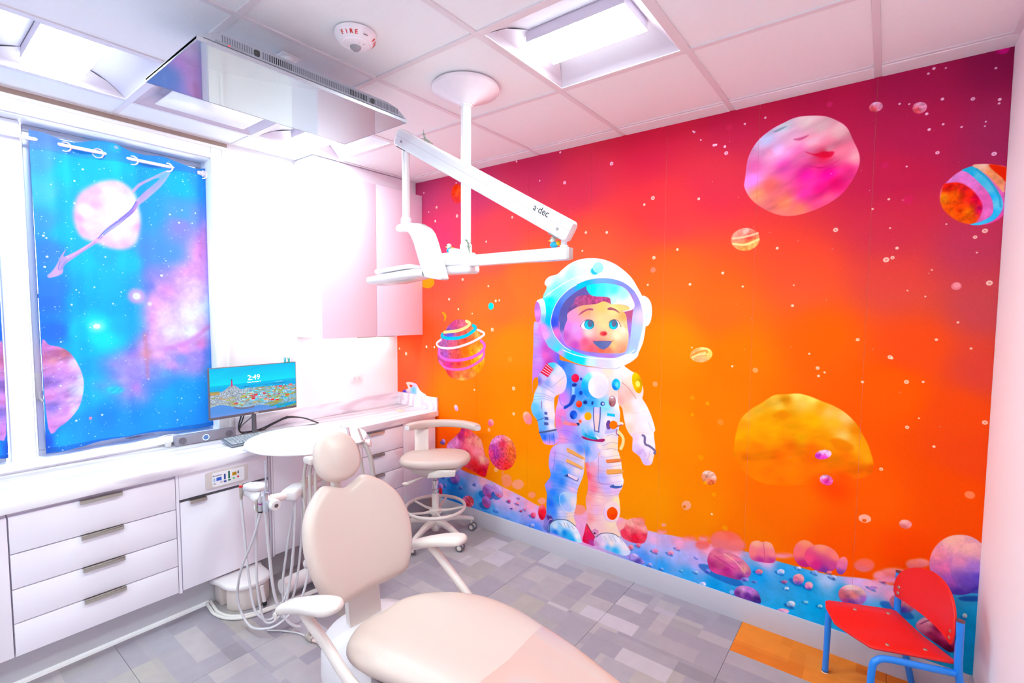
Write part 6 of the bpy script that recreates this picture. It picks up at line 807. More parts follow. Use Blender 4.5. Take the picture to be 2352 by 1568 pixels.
# ------------------------------------------------------------ floor of carpet tiles
def carpet(name, pal):
    m = bpy.data.materials.new(name); m.use_nodes = True; nt = m.node_tree; b = nt.nodes['Principled BSDF']; b.inputs['Roughness'].default_value = .92; b.inputs['Specular IOR Level'].default_value = .2
    tc = nd(nt, 'ShaderNodeTexCoord')
    def brick(wd, ht, off, rot, shift):
        mp = nd(nt, 'ShaderNodeMapping'); mp.inputs['Rotation'].default_value = (0, 0, rot); mp.inputs['Location'].default_value = shift
        nt.links.new(tc.outputs['Object'], mp.inputs['Vector'])
        t = nd(nt, 'ShaderNodeTexBrick'); t.offset = off; t.offset_frequency = 2; t.squash = 1.6; t.squash_frequency = 3
        for k, v in (('Color1', (0, 0, 0, 1)), ('Color2', (1, 1, 1, 1)), ('Mortar', (.5, .5, .5, 1)), ('Scale', 1.0), ('Mortar Size', 0.0), ('Bias', 0.0), ('Brick Width', wd), ('Row Height', ht)): t.inputs[k].default_value = v
        nt.links.new(mp.outputs['Vector'], t.inputs['Vector']); return t.outputs['Color']
    A = brick(.305, .1016, .37, 0, (.54, -.64, 0)); B = brick(.2032, .1524, .55, PI/2, (.64, .54, 0)); C = brick(.61, .2032, .5, 0, (.54, -.64, 0)); D = brick(.41, .3048, .5, 0, (.3, .2, 0))
    def mix(f, a, c):
        x = nd(nt, 'ShaderNodeMix', data_type='RGBA')
        if isinstance(f, float): x.inputs[0].default_value = f
        else: nt.links.new(f, x.inputs[0])
        for i, s_ in ((6, a), (7, c)):
            if isinstance(s_, tuple): x.inputs[i].default_value = s_
            else: nt.links.new(s_, x.inputs[i])
        return x.outputs[2]
    st = nd(nt, 'ShaderNodeMath', operation='GREATER_THAN'); st.inputs[1].default_value = .55; nt.links.new(C, st.inputs[0])
    pat = mix(st.outputs[0], A, B); pat = mix(.28, pat, D)
    rp = nd(nt, 'ShaderNodeValToRGB'); cr = rp.color_ramp; cr.interpolation = 'LINEAR'
    while len(cr.elements) < len(pal): cr.elements.new(.5)
    for i, h in enumerate(pal): cr.elements[i].position = i/(len(pal)-1); cr.elements[i].color = lin(h)
    nt.links.new(pat, rp.inputs[0])
    n = nd(nt, 'ShaderNodeTexNoise'); n.inputs['Scale'].default_value = 260; n.inputs['Detail'].default_value = 2; nt.links.new(tc.outputs['Object'], n.inputs['Vector'])
    n3 = nd(nt, 'ShaderNodeTexNoise'); n3.inputs['Scale'].default_value = 14; nt.links.new(tc.outputs['Object'], n3.inputs['Vector'])
    ad = nd(nt, 'ShaderNodeMath', operation='ADD'); nt.links.new(n.outputs['Fac'], ad.inputs[0]); nt.links.new(n3.outputs['Fac'], ad.inputs[1])
    mr = nd(nt, 'ShaderNodeMapRange'); mr.inputs['From Max'].default_value = 2.0; mr.inputs['To Min'].default_value = .82; mr.inputs['To Max'].default_value = 1.18; nt.links.new(ad.outputs[0], mr.inputs['Value'])
    hs = nd(nt, 'ShaderNodeHueSaturation'); nt.links.new(rp.outputs[0], hs.inputs['Color']); nt.links.new(mr.outputs[0], hs.inputs['Value']); nt.links.new(hs.outputs[0], b.inputs['Base Color'])
    bp = nd(nt, 'ShaderNodeBump'); bp.inputs['Strength'].default_value = .25; bp.inputs['Distance'].default_value = .002; nt.links.new(n.outputs['Fac'], bp.inputs['Height']); nt.links.new(bp.outputs[0], b.inputs['Normal'])
    return m
GREYC = carpet('grey_block_carpet', ['8A828C', 'A39AA2', '978F9C', 'B0A6A9', '9D96A2', 'A89F9B', 'BCB4BE', '908790'])
ORANGEC = carpet('orange_block_carpet', ['D2691C', 'EE8A30', 'DE7622', 'F09038', 'D86E20', 'EC8730'])
mb = MB().box(XL-.2, XR+.12, YF-.12, YB+.12, -.06, -.0065); floor = struct(mb, 'floor', pm('screed', '8A868C', .9))
xs_ = [XL]+[v for v in [-.54+.61*k for k in range(-6, 4)] if XL+.02 < v < XR-.02]+[XR]
ys_ = [YF]+[v for v in [.64+.61*k for k in range(-6, 6)] if YF+.02 < v < YB-.02]+[YB]
for i in range(len(xs_)-1):
    for j in range(len(ys_)-1):
        orange = xs_[i] > -.6 and ys_[j] > 2.4
        MB().box(xs_[i]+.0006, xs_[i+1]-.0006, ys_[j]+.0006, ys_[j+1]-.0006, -.0065, 0, .001, 1).build('carpet_tile', ORANGEC if orange else GREYC, floor, smooth=0, label='orange carpet tile' if orange else None)
# ------------------------------------------------------------ walls
WY0, WY1, WZ0, WZ1 = -.62, 1.31, .872, 2.585          # window opening in the left wall
mb = MB(); x0 = XL-.20
mb.box(x0, XL, YF-.1, WY0, 0, 2.86); mb.box(x0, XL, WY1, YB+.1, 0, 2.86); mb.box(x0, XL, WY0, WY1, 0, WZ0); mb.box(x0, XL, WY0, WY1, WZ1, 2.86)
struct(mb, 'wall_left', WHITE, smooth=0)
struct(MB().box(XL, XR+.1, YB, YB+.1, 0, 2.86), 'wall_back', pm('wall_paint_behind_mural', 'E8A890', .7), smooth=0)
struct(MB().box(XR, XR+.1, YF-.1, YB, 0, 2.86), 'wall_right', pm('wall_paint_right', 'FAF2F7', .6, var=.01), smooth=0)
struct(MB().box(XL, XR, YF-.1, YF, 0, 2.86), 'wall_front', WHITE, smooth=0)
struct(MB().prism([(YB, 0), (YB-.012, 0), (YB-.012, .113), (YB-.008, .121), (YB, .121)], XL+.52, XR, 'x'), 'baseboard_back', GREYBASE)
struct(MB().prism([(XR, 0), (XR-.012, 0), (XR-.012, .113), (XR-.008, .121), (XR, .121)], YF, YB-.012, 'y'), 'baseboard_right', GREYBASE)
# ------------------------------------------------------------ ceiling
ceil = struct(MB().box(XL-.2, XR+.1, YF-.1, YB+.1, 2.84, 2.9), 'ceiling', WHITE, smooth=0)
GX = [XL]+[-.072-.6037*k for k in range(5, -1, -1)]+[XR]
GY = [YF]+[2.035-.601*k for k in range(6, -1, -1)]+[2.637]
TROFF = [(-1.28, 1.434), (-3.09, 1.434), (-3.09, .232), (-1.28, .232), (-3.09, -.97), (-1.28, -.97)]
PLAQ = (-3.09, .833)
def near(a, b): return abs(a[0]-b[0]) < .05 and abs(a[1]-b[1]) < .05
for i in range(len(GX)-1):
    for j in range(len(GY)-1):
        c = (GX[i], GY[j])
        if any(near(c, t) for t in TROFF+[PLAQ]): continue
        MB().box(GX[i]+.010, GX[i+1]-.010, GY[j]+.010, GY[j+1]-.010, 2.696, 2.712, .003, 1).build('ceiling_tile', TILE, ceil)
for i, x in enumerate(GX[1:-1]): MB().box(x-.012, x+.012, YF, YB-.0016, H, 2.72).build('ceiling_tee', TEE, ceil, smooth=0)
for y in GY[1:-1]:
    for i in range(len(GX)-1): MB().box(GX[i]+.0125, GX[i+1]-.0125, y-.012, y+.012, H, 2.72).build('ceiling_tee', TEE, ceil, smooth=0)
for i in range(len(GX)-1): MB().box(GX[i]+(.0125 if i else 0), GX[i+1]-(.0125 if i < len(GX)-2 else 0), 2.641, YB, H-.002, 2.712, .002, 1).build('border_tile', TILE, ceil)
MB().box(XL, XR, 2.625, 2.6405, H+.001, 2.72).build('ceiling_tee', TEE, ceil, smooth=0)
MB().box(XL, XL+.012, YF, YB-.13, H-.001, 2.72).build('wall_angle', TEE, ceil, smooth=0); MB().box(XR-.02, XR, YF, YB, H-.001, 2.72).build('wall_angle', TEE, ceil, smooth=0)
# recessed troffers and the air diffuser
LENS = pm('lit_lens', 'FFFFFF', .5, emit=LAMP_COLOUR[:3], es=TROFFER_POWER)
REFL = pm('troffer_white', 'D2C8D6', .35, var=.005)
TLAB = ['recessed square ceiling light beside the mural wall, pink tiles around it', 'recessed ceiling light half hidden behind the end of the ceiling screen', 'bright recessed ceiling light at the upper left above the window', 'recessed ceiling light above the camera', 'recessed ceiling light near the front wall by the window', 'recessed ceiling light near the front wall by the right wall']
for k, (x0, y0) in enumerate(TROFF):
    x1, y1 = x0+.604, y0+.602; cx, cyy = (x0+x1)/2, (y0+y1)/2
    t = thing('ceiling_light', TLAB[k], 'light', (cx, cyy, H), 'recessed ceiling lights')
    a = .288; f = MB()
    for bx in ((cx-.29, cx+.29, cyy-.29, cyy-.278), (cx-.29, cx+.29, cyy+.278, cyy+.29), (cx-.29, cx-.278, cyy-.278, cyy+.278), (cx+.278, cx+.29, cyy-.278, cyy+.278)): f.box(*bx, H+.0005, H+.012)
    f.build('light_frame', TEE, t, smooth=0)
    for s in (-1, 1):
        rings = []
        for q in range(9):
            u = q/8; yy = .278-(.278-.105)*u; zz = .004+.066*math.sin(u*PI/2)
            rings.append([(cx-.278, cyy+s*yy, H+zz), (cx+.278, cyy+s*yy, H+zz)])
        MB().loft(rings, caps=False, closed=False).build('reflector', REFL, t)
        MB().loft([[(cx+s*.278, cyy-.278, H+.004), (cx+s*.278, cyy+.278, H+.004)], [(cx+s*.235, cyy-.2, H+.045), (cx+s*.235, cyy+.2, H+.045)], [(cx+s*.2, cyy-.105, H+.07), (cx+s*.2, cyy+.105, H+.07)]], caps=False, closed=False).build('end_panel', REFL, t)
    MB().box(cx-.21, cx+.21, cyy-.103, cyy+.103, H+.022, H+.025).build('lens', LENS, t, smooth=0); MB().box(cx-.21, cx+.21, cyy-.103, cyy+.103, H+.0255, H+.078).build('lamp_tray', REFL, t, smooth=0)
    MB().box(cx-.295, cx+.295, cyy-.295, cyy+.295, H+.105, H+.115).build('housing', REFL, t, smooth=0)
x0, y0 = PLAQ; x1, y1 = x0+.604, y0+.601
t = thing('air_diffuser', 'square white ceiling air diffuser between the two left ceiling lights', 'vent', ((x0+x1)/2, (y0+y1)/2, H))
mb = MB(); o1 = [(x0+.013, y0+.013), (x1-.013, y0+.013), (x1-.013, y1-.013), (x0+.013, y1-.013)]; i1 = [(x0+.10, y0+.10), (x1-.10, y0+.10), (x1-.10, y1-.10), (x0+.10, y1-.10)]
mb.loft([[(p[0], p[1], H+.001) for p in o1], [(p[0], p[1], H+.055) for p in i1]], caps=False).build('diffuser_cone', REFL, t, smooth=0)
MB().box(x0+.085, x1-.085, y0+.085, y1-.085, H-.004, H+.003, .003).build('plaque', pm('plaque_white', 'FAF8FC', .25), t)
MB().box(x0+.05, x1-.05, y0+.05, y1-.05, H+.056, H+.07).build('diffuser_neck', REFL, t, smooth=0)
# ------------------------------------------------------------ printed sheets
def sheet(name, img):
    hh, ww, _ = img.shape; im = bpy.data.images.new(name, ww, hh, alpha=False); px = np.ones((hh, ww, 4), np.float32); px[..., :3] = np.clip(img, 0, 1)
    im.pixels.foreach_set(px.ravel()); im.update(); im.pack(); return im
def sheet_mat(name, im, rough=.5, grain=.06, gscale=700, emit=0.0, bump=.15):
    m = bpy.data.materials.new(name); m.use_nodes = True; nt = m.node_tree; b = nt.nodes['Principled BSDF']; b.inputs['Roughness'].default_value = rough; b.inputs['Specular IOR Level'].default_value = .04
    ti = nd(nt, 'ShaderNodeTexImage'); ti.image = im; ti.extension = 'EXTEND'
    tc = nd(nt, 'ShaderNodeTexCoord'); n = nd(nt, 'ShaderNodeTexNoise'); n.inputs['Scale'].default_value = gscale; nt.links.new(tc.outputs['Object'], n.inputs['Vector'])
    mr = nd(nt, 'ShaderNodeMapRange'); mr.inputs['To Min'].default_value = 1-grain; mr.inputs['To Max'].default_value = 1+grain; nt.links.new(n.outputs['Fac'], mr.inputs['Value'])
    hs = nd(nt, 'ShaderNodeHueSaturation'); nt.links.new(ti.outputs['Color'], hs.inputs['Color']); nt.links.new(mr.outputs[0], hs.inputs['Value'])
    if emit:
        b.inputs['Base Color'].default_value = (.01, .01, .01, 1); nt.links.new(hs.outputs[0], b.inputs['Emission Color']); b.inputs['Emission Strength'].default_value = emit
    else: nt.links.new(hs.outputs[0], b.inputs['Base Color'])
    if bump:
        bp = nd(nt, 'ShaderNodeBump'); bp.inputs['Strength'].default_value = bump; bp.inputs['Distance'].default_value = .001; nt.links.new(n.outputs['Fac'], bp.inputs['Height']); nt.links.new(bp.outputs[0], b.inputs['Normal'])
    return m
def uv_set(o, f):
    me = o.data; uv = me.uv_layers.new(name='print'); co = np.empty(len(me.vertices)*3); me.vertices.foreach_get('co', co); co = co.reshape(-1, 3)
    li = np.empty(len(me.loops), int); me.loops.foreach_get('vertex_index', li); uv.data.foreach_set('uv', np.array([f(*co[i]) for i in li], np.float32).ravel())
img, xs, ys, rng = paint(3720, 2690, 1.7, MURAL_BG, MURAL)
img *= (1+.10*(rng.rand(*img.shape[:2]).astype(np.float32)-.5)*np.clip((1.25-img[..., 0])*1.6, .15, 1))[..., None]
for k in range(120):            # faint specks of star dust
    x, y = rng.rand()*3600, 900+rng.rand()*1700; r_ = .8+rng.rand()*.9; a, c = int(x/1.7), int(y/1.7)
    if y > 1500 or x > 2600 or x < 1400: img[c:c+(2 if r_ > 1.2 else 1), a:a+(2 if r_ > 1.2 else 1)] = img[c:c+2, a:a+2].mean()*.3+.65*np.array([1, .85, .8])
lo = img.max(-1)-img[..., 2]; img[..., 2] -= .14*lo; img[..., 1] *= .955; top = np.clip((np.arange(img.shape[0])*1.7-1700)/500, 0, 1)[:, None]; img[..., 1] -= .20*top*(img.max(-1)-img[..., 1])
MURM = sheet_mat('mural_print', sheet('mural', img), rough=.42, grain=.05)
mural = thing('wall_mural', 'wall-wide mural of a boy astronaut among planets on an orange and crimson sky', 'mural', (0, YB, 0))
SX = [XL, -2.92, -2.445, -1.968, -1.492, -1.019, -.547, -.073, XR]
for i in range(len(SX)-1):
    o = MB().box(SX[i]+(.0005 if i else 0), SX[i+1]-.0005, YB-.0014, YB-.0002, .118, H).build('wallpaper_strip', MURM, mural, smooth=0)
    uv_set(o, lambda x, y, z: ((x-XL)/3.72, z/2.69))
# ------------------------------------------------------------ windows
SASH = pm('grey_aluminium', 'C4C0C6', .35, metal=.2, var=.03); JAMB = pm('jamb_white', 'F0F2FA', .4, var=.01)
GLASS = bpy.data.materials.new('window_glass'); GLASS.use_nodes = True; nt = GLASS.node_tree; nt.nodes.clear()
out = nd(nt, 'ShaderNodeOutputMaterial'); tr = nd(nt, 'ShaderNodeBsdfTransparent'); gl = nd(nt, 'ShaderNodeBsdfGlossy'); gl.inputs['Roughness'].default_value = .02; mx = nd(nt, 'ShaderNodeMixShader'); fr = nd(nt, 'ShaderNodeFresnel')
tr.inputs['Color'].default_value = (.93, .98, 1, 1); nt.links.new(fr.outputs[0], mx.inputs[0]); nt.links.new(tr.outputs[0], mx.inputs[1]); nt.links.new(gl.outputs[0], mx.inputs[2]); nt.links.new(mx.outputs[0], out.inputs[0])
def window(n, y0, y1):
    t = bpy.data.objects.new('window_%d' % n, None); sc.collection.objects.link(t); t['kind'] = 'structure'; BASE[t.name] = Vector()
    f = MB(); fw = .03
    for bx in ((y0, y1, WZ0-.008, WZ0+fw), (y0, y1, WZ1-.045, WZ1-.012), (y0, y0+fw, WZ0+fw, WZ1-.045), (y1-fw, y1, WZ0+fw, WZ1-.045)): f.box(-3.535, -3.50, bx[0], bx[1], bx[2], bx[3], .004, 1)
    f.build('sash', SASH, t)
    MB().box(-3.522, -3.518, y0+fw-.004, y1-fw+.004, WZ0+fw-.004, WZ1-.041).build('pane', GLASS, t, smooth=0)
    for z in (2.34, 1.71, 1.20): MB().box(-3.532, -3.508, y0+fw, y1-fw, z-.011, z+.011).build('muntin', pm('muntin_blue_grey', '7FA0C8', .5), t, smooth=0)
    MB().box(-3.531, -3.509, (y0+y1)/2-.011, (y0+y1)/2+.011, WZ0+fw, WZ1-.045).build('muntin', MATS['muntin_blue_grey'], t, smooth=0)
    return t
w1 = window(1, .49, WY1-.002); w2 = window(2, WY0+.002, .372)
h = MB().tube([(-3.492, .503, 1.31), (-3.49, .503, 1.22), (-3.485, .504, 1.18), (-3.47, .516, 1.16)], [.006, .006, .006, .009], 8); h.box(-3.5, -3.485, .493, .513, 1.17, 1.31, .003); h.build('sash_lock', pm('lock_grey', 'B8B2AE', .4), w1)
lb = MB().box(-3.4995, -3.498, .86, 1.0, .884, .896).build('maker_plate', pm('plate_grey', 'A8A2B0', .5), w1, smooth=0)
text('plate_lettering', 'ANDERSEN', .012, BLACKP, frame((-3.4975, .905, .890), (0, 1, 0), (0, 0, 1)), lb, .0001)
jm = MB(); jm.box(XL-.195, XL-.002, WY0+.0005, WY1-.0005, WZ1-.010, WZ1-.0005); jm.box(XL-.195, XL-.002, WY1-.006, WY1-.0005, WZ0, WZ1-.01); jm.box(XL-.195, XL-.002, WY0, WY1, WZ0-.02, WZ0-.008)
struct(jm, 'trim_1', JAMB, smooth=0)
struct(MB().box(-3.54, -3.452, .384, .478, WZ0-.008, WZ1-.012, .004, 1), 'trim_2', JAMB)        # mullion post between the windows
cs = MB(); cs.box(XL, XL+.016, WY1-.004, 1.386, CT, 2.66, .004); cs.box(XL+.016, XL+.022, 1.368, 1.386, CT, 2.66, .002); cs.box(XL, XL+.016, -.7, 1.3055, WZ1-.004, 2.66, .004); cs.box(XL+.0161, XL+.024, -.7, 1.40, 2.643, 2.6615, .003)
struct(cs, 'trim_3', TRIM)                                                                      # casing round the opening
struct(MB().box(XL, XL+.006, -.7, 1.405, 2.664, H-.001), 'trim_4', pm('tan_shaded_bare_strip', 'B49C90', .7), smooth=0)  # bare wall strip above the casing; the shade there is put into its tan
struct(MB().box(XL-.19, XL+.03, WY0, 1.40, WZ0-.018, WZ0-.0085, .003), 'trim_5', TRIM)           # window stool
# ------------------------------------------------------------ curtains
img, xs, ys, rng = paint(840, 1720, 1.2, CURT_BG, CURT, 4)
Xg, Yg = np.meshgrid(xs, ys)
hem = 1575+(Xg-127)*.052
img[Yg > hem+14] = img[Yg > hem+14]*.55+np.array([.36, .55, .86])*.45
img[np.abs(Yg-hem-12) < 2.5] *= .92
img[Yg < 62] = img[Yg < 62]*.6+np.array([.02, .25, .62])*.4
for k in range(1500):
    x, y, r = rng.rand()*840, rng.rand()*1720, abs(rng.randn())*.9+.5
    if rng.rand() < .05: r += 1.6
    a, b = max(0, int((x-r-2)/1.2)), int((x+r+2)/1.2)+1; c, d = max(0, int((y-r-2)/1.2)), int((y+r+2)/1.2)+1
    D = np.sqrt((Xg[c:d, a:b]-x)**2+(Yg[c:d, a:b]-y)**2); A = (np.clip((r-D)/1.2+.5, 0, 1)*.85)[..., None]
    img[c:d, a:b] = img[c:d, a:b]*(1-A)+np.array([.93, 1, 1])*A
CURIM = sheet('galaxy_cloth', img*np.array([.80, .80, .90]))
cm_ = bpy.data.materials.new('galaxy_cloth'); cm_.use_nodes = True; nt = cm_.node_tree; b = nt.nodes['Principled BSDF']; out = nt.nodes['Material Output']
ti = nd(nt, 'ShaderNodeTexImage'); ti.image = CURIM; ti.extension = 'MIRROR' if False else 'EXTEND'; b.inputs['Roughness'].default_value = .85; nt.links.new(ti.outputs[0], b.inputs['Base Color'])
wv = nd(nt, 'ShaderNodeTexNoise'); wv.inputs['Scale'].default_value = 900; bp = nd(nt, 'ShaderNodeBump'); bp.inputs['Strength'].default_value = .1; bp.inputs['Distance'].default_value = .001; nt.links.new(wv.outputs['Fac'], bp.inputs['Height']); nt.links.new(bp.outputs[0], b.inputs['Normal'])
tl = nd(nt, 'ShaderNodeBsdfTranslucent'); nt.links.new(ti.outputs[0], tl.inputs['Color']); mx = nd(nt, 'ShaderNodeMixShader'); mx.inputs[0].default_value = .15
nt.links.new(b.outputs[0], mx.inputs[1]); nt.links.new(tl.outputs[0], mx.inputs[2]); nt.links.new(mx.outputs[0], out.inputs[0])
RODZ, RODX = 2.492, -3.43
RODM = pm('rod_white', 'F6E6F0', .3)
NODES = [(.505, 0), (.575, .030), (.643, 0), (.71, -.026), (.776, 0), (.853, .028), (.93, 0), (1.015, -.028), (1.10, 0), (1.193, .024), (1.286, 0), (1.312, -.012)]
def wave(y, nodes):
    for (a, va), (b_, vb) in zip(nodes, nodes[1:]):
        if a <= y <= b_:
            u = (y-a)/(b_-a); u = (math.sin((u-.5)*PI)+1)/2 if abs(va)+abs(vb) > 0 else 0
            return va+(vb-va)*u
    return 0.0
def curtain(label, y0, y1, nodes, mirror, rings):
    t = thing('curtain', label, 'curtain', (RODX, (y0+y1)/2, WZ0), 'galaxy curtains')
    NY, NZ = 110, 46; b = bmesh.new(); V = []
    for j in range(NZ+1):
        q = j/NZ; row = []
        for i in range(NY+1):
            y = y0+(y1-y0)*i/NY; z = .906+.012*math.sin(y*9)+(2.535-.906+.012*math.cos((y-y0)*22))*q
            amp = .55+.45*q; x = RODX+wave(y, nodes)*amp+.006*math.sin(y*31+q*5)*(1-q)+.004*math.sin(q*9+y*4)
            row.append(b.verts.new((x, y+.006*math.sin(q*3)*(1-q), z)))
        V.append(row)
    for j in range(NZ):
        for i in range(NY): b.faces.new((V[j][i], V[j][i+1], V[j+1][i+1], V[j+1][i]))
    m = MB(); m.merge(b); o = m.build('cloth', cm_, t, smooth=180); base = BASE[t.name]
    uv_set(o, lambda x, y, z: (((.40-y-base.y)/.84 if mirror else (y+base.y-.49)/.84), (z+base.z-.86)/1.72))
    for y in rings: MB().torus((RODX+.002, y, RODZ-.006), .024, .004, 20, 6, Matrix.Rotation(PI/2, 4, 'Y') @ Matrix.Rotation(.55, 4, 'X')).build('grommet', pm('grommet_chrome', 'F0E8F0', .15, metal=.7), t)
    return t
curtain('galaxy print curtain with a ringed pink planet, hung in the larger visible window', .508, 1.308, NODES, False, (.643, .776, .93, 1.10, 1.286))
curtain('sliver of blue galaxy curtain at the far left edge of the photo', -.42, .372, [(-.42, 0), (-.34, .03), (-.25, -.02), (-.15, .03), (-.05, -.02), (.05, .03), (.15, -.02), (.25, .026), (.31, -.02), (.372, .02)], True, (-.3, -.1, .1, .28))
rod = MB().tube([(RODX, WY0+.01, RODZ), (RODX, WY1-.035, RODZ)], .0095, 14); rt = thing('curtain_rod', 'white tension rod carrying the galaxy curtains across the window recess', 'rod', (RODX, .6, RODZ))
rod.build('rod', RODM, rt)
for y, s in ((WY1-.006, -1), (WY0+.001, 1)): MB().lathe([(.0, 0), (.019, 0), (.021, .004), (.021, .02), (.014, .024), (.014, .05), (.0, .05)], (0, 0, 0), 20, Matrix.Translation((RODX, y, RODZ)) @ Matrix.Rotation(PI/2*(1 if s < 0 else -1), 4, 'X')).build('rod_end', RODM, rt)
# ------------------------------------------------------------ worktop and cabinets along the left wall
mq = bpy.data.materials.new('marble_laminate'); mq.use_nodes = True; nt = mq.node_tree; b = nt.nodes['Principled BSDF']; b.inputs['Roughness'].default_value = .22
tc = nd(nt, 'ShaderNodeTexCoord'); mp = nd(nt, 'ShaderNodeMapping'); mp.inputs['Scale'].default_value = (1.6, .55, 2.4); mp.inputs['Rotation'].default_value = (.2, .1, .35); nt.links.new(tc.outputs['Object'], mp.inputs['Vector'])
wv = nd(nt, 'ShaderNodeTexWave'); wv.inputs['Scale'].default_value = 2.2; wv.inputs['Distortion'].default_value = 9; wv.inputs['Detail'].default_value = 3; wv.inputs['Detail Scale'].default_value = 1.3; nt.links.new(mp.outputs[0], wv.inputs['Vector'])
rp = nd(nt, 'ShaderNodeValToRGB'); cr = rp.color_ramp; cr.elements[0].position = 0; cr.elements[0].color = lin('D9CFDB'); cr.elements[1].position = .45; cr.elements[1].color = lin('F0E9F2'); e = cr.elements.new(.9); e.color = lin('F8F4F9')
nt.links.new(wv.outputs['Fac'], rp.inputs[0]); nt.links.new(rp.outputs[0], b.inputs['Base Color'])
XF, XC = -2.88, -2.855
wt = thing('worktop', 'long white marbled worktop along the window wall with raised splashback', 'worktop', (XL+.25, 1.0, CT))
MB().box(XL+.001, XC, -.85, YB-.0015, CT-.046, CT, .004).build('top', mq, wt)
MB().box(XL+.001, XL+.019, 1.404, YB-.0205, CT+.0003, CT+.1016, .003).build('splashback', mq, wt)
MB().box(XL+.001, XC-.003, YB-.0205, YB-.0016, CT+.0003, CT+.1045, .003).build('side_splash', mq, wt)
MB().lathe([(0, 0), (.038, 0), (.038, .003), (.034, .005), (0, .005)], (-3.095, 2.555, CT+.0002), 28).build('cable_grommet', pm('peach_grommet', 'F0CDB8', .5), wt)
def drawer_handle(y0, y1, z, par):
    m = MB(); m.box(XF-.004, XF+.019, y0, y1, z-.0005, z+.0025, .0008, 1); m.box(XF+.0165, XF+.019, y0, y1, z-.016, z+.0025, .0008, 1); return m.build('handle', STEEL, par, label='brushed steel edge pull')
def front(name, y0, y1, z0, z1, par): return MB().box(XF-.019, XF, y0, y1, z0, z1, .0018, 2).build(name, LAM, par)
def carcass(y0, y1, par, z1=CT-.0465): return MB().box(XL+.02, XF-.021, y0, y1, .155, z1).build('carcass', pm('carcass_white', 'E4DCEA', .5), par, smooth=0)
DZ = [(.163, .303), (.308, .453), (.458, .606), (.611, .772)]
def drawers(label, y0, y1, h0, h1):
    t = thing('drawer_cabinet', label, 'cabinet', (-3.1, (y0+y1)/2, .155), 'white drawer cabinets'); carcass(y0-.002, y1+.002, t)
    for z0, z1 in DZ:
        d = front('drawer', y0, y1, z0, z1, t); drawer_handle(h0, h1, z1+.0006, d)
    return t
drawers('wide white four-drawer cabinet under the window, nearest the camera', .3005, .904, .527, .683)
drawers('narrow white four-drawer cabinet behind the stool at the far end', 2.045, 2.404, 2.09, 2.222)
t = thing('base_cabinet', 'white base cabinet cut off by the left edge of the photo', 'cabinet', (-3.1, -.1, .155)); carcass(-.8, .296, t); front('door', -.80, .2955, .163, .772, t); 
t = thing('base_cabinet', 'white one-door base cabinet with the control console above its door', 'cabinet', (-3.1, 1.15, .155)); carcass(.907, 1.3805, t)
MB().box(XF-.019, XF-.001, .9075, .9205, .155, .7905).build('filler_strip', LAM, t, smooth=0)
front('fascia', .9225, 1.379, .652, .7905, t); d = front('door', .925, 1.379, .166, .637, t)
m = MB(); m.box(XF-.004, XF+.019, .965, 1.045, .6375, .640, .0008, 1); m.box(XF+.0165, XF+.019, .965, 1.045, .622, .640, .0008, 1); m.build('handle', STEEL, d, label='brushed steel edge pull')
MB().box(XF-.018, XF-.006, .9226, 1.379, .6375, .6515).build('shadow_gap', GAP, t, smooth=0)
t = thing('base_cabinet', 'plain white base cabinet behind the hanging handpiece hoses', 'cabinet', (-3.1, 1.7, .155)); carcass(1.385, 2.041, t); front('door', 1.412, 2.041, .163, .7905, t)
MB().box(XF-.012, XF+.002, 1.3825, 1.396, .155, .79, .002).build('edge_channel', pm('channel_grey', 'D0CAD8', .4), t); MB().box(XF-.006, XF, 1.399, 1.410, .155, .79, .001).build('edge_strip', LAM, t)
t = thing('filler_panel', 'tall white filler panel between the far drawers and the mural wall', 'panel', (-3.1, 2.58, .155)); front('panel_face', 2.408, YB-.0155, .155, .7905, t); MB().box(XL+.02, XF-.02, YB-.035, YB-.0165, .155, .79).build('panel_return', LAM, t, smooth=0)
struct(MB().box(-2.975, -2.955, -.8, YB-.002, 0, .1548), 'baseboard_left', TOE, smooth=0)
struct(MB().prism([(-2.9549, .0), (-2.938, .0), (-2.940, .011), (-2.9549, .016)], -.8, 1.068, 'y'), 'trim_6', pm('white_shoe_strip', 'FFFFFF', .3))
# control console on the fascia
t = thing('control_console', 'cream control console with blue, green and amber readouts on the cabinet fascia', 'console', (XF+.006, 1.152, .715))
MB().prism(superell(.110, .0465, 12, 48, (1.153, .7185)), XF-.0005, XF+.012, 'x', .003).build('console_body', CREAM, t)
lb = MB().prism(superell(.0835, .0385, 20, 48, (1.158, .7185)), XF+.0115, XF+.0126, 'x').build('console_face', pm('console_white', 'FAF6FA', .35), t, smooth=0)
BL = pm('readout_blue', '2A56B8', .3, emit='2A56C8', es=.25); GN = pm('bar_green', '0C6A50', .4); AM = pm('readout_amber', 'B88810', .3, emit='C89010', es=.3); KEYC = {'blue': pm('key_blue', '2848A0', .4), 'green': pm('key_green', '48C878', .4), 'red': pm('key_red', 'E02830', .4), 'sky': pm('key_sky', '78B4F0', .4), 'grey': pm('key_grey', 'C8BEC0', .4), 'dark': pm('key_dark', '38343C', .4), 'barblue': pm('bar_blue', '1E3E98', .4)}
CX0 = XF+.0126
def key(name, y0, y1, z0, z1, m_, dx=.0012): return MB().box(CX0-.0003, CX0+dx, y0, y1, z0, z1, .0003, 1).build(name, m_, t, smooth=0)
key('readout', 1.095, 1.121, .710, .728, BL); key('readout', 1.176, 1.199, .7185, .737, AM); key('bar_meter', 1.1335, 1.142, .709, .7395, KEYC['barblue']); key('bar_meter', 1.1555, 1.164, .708, .7495, GN)
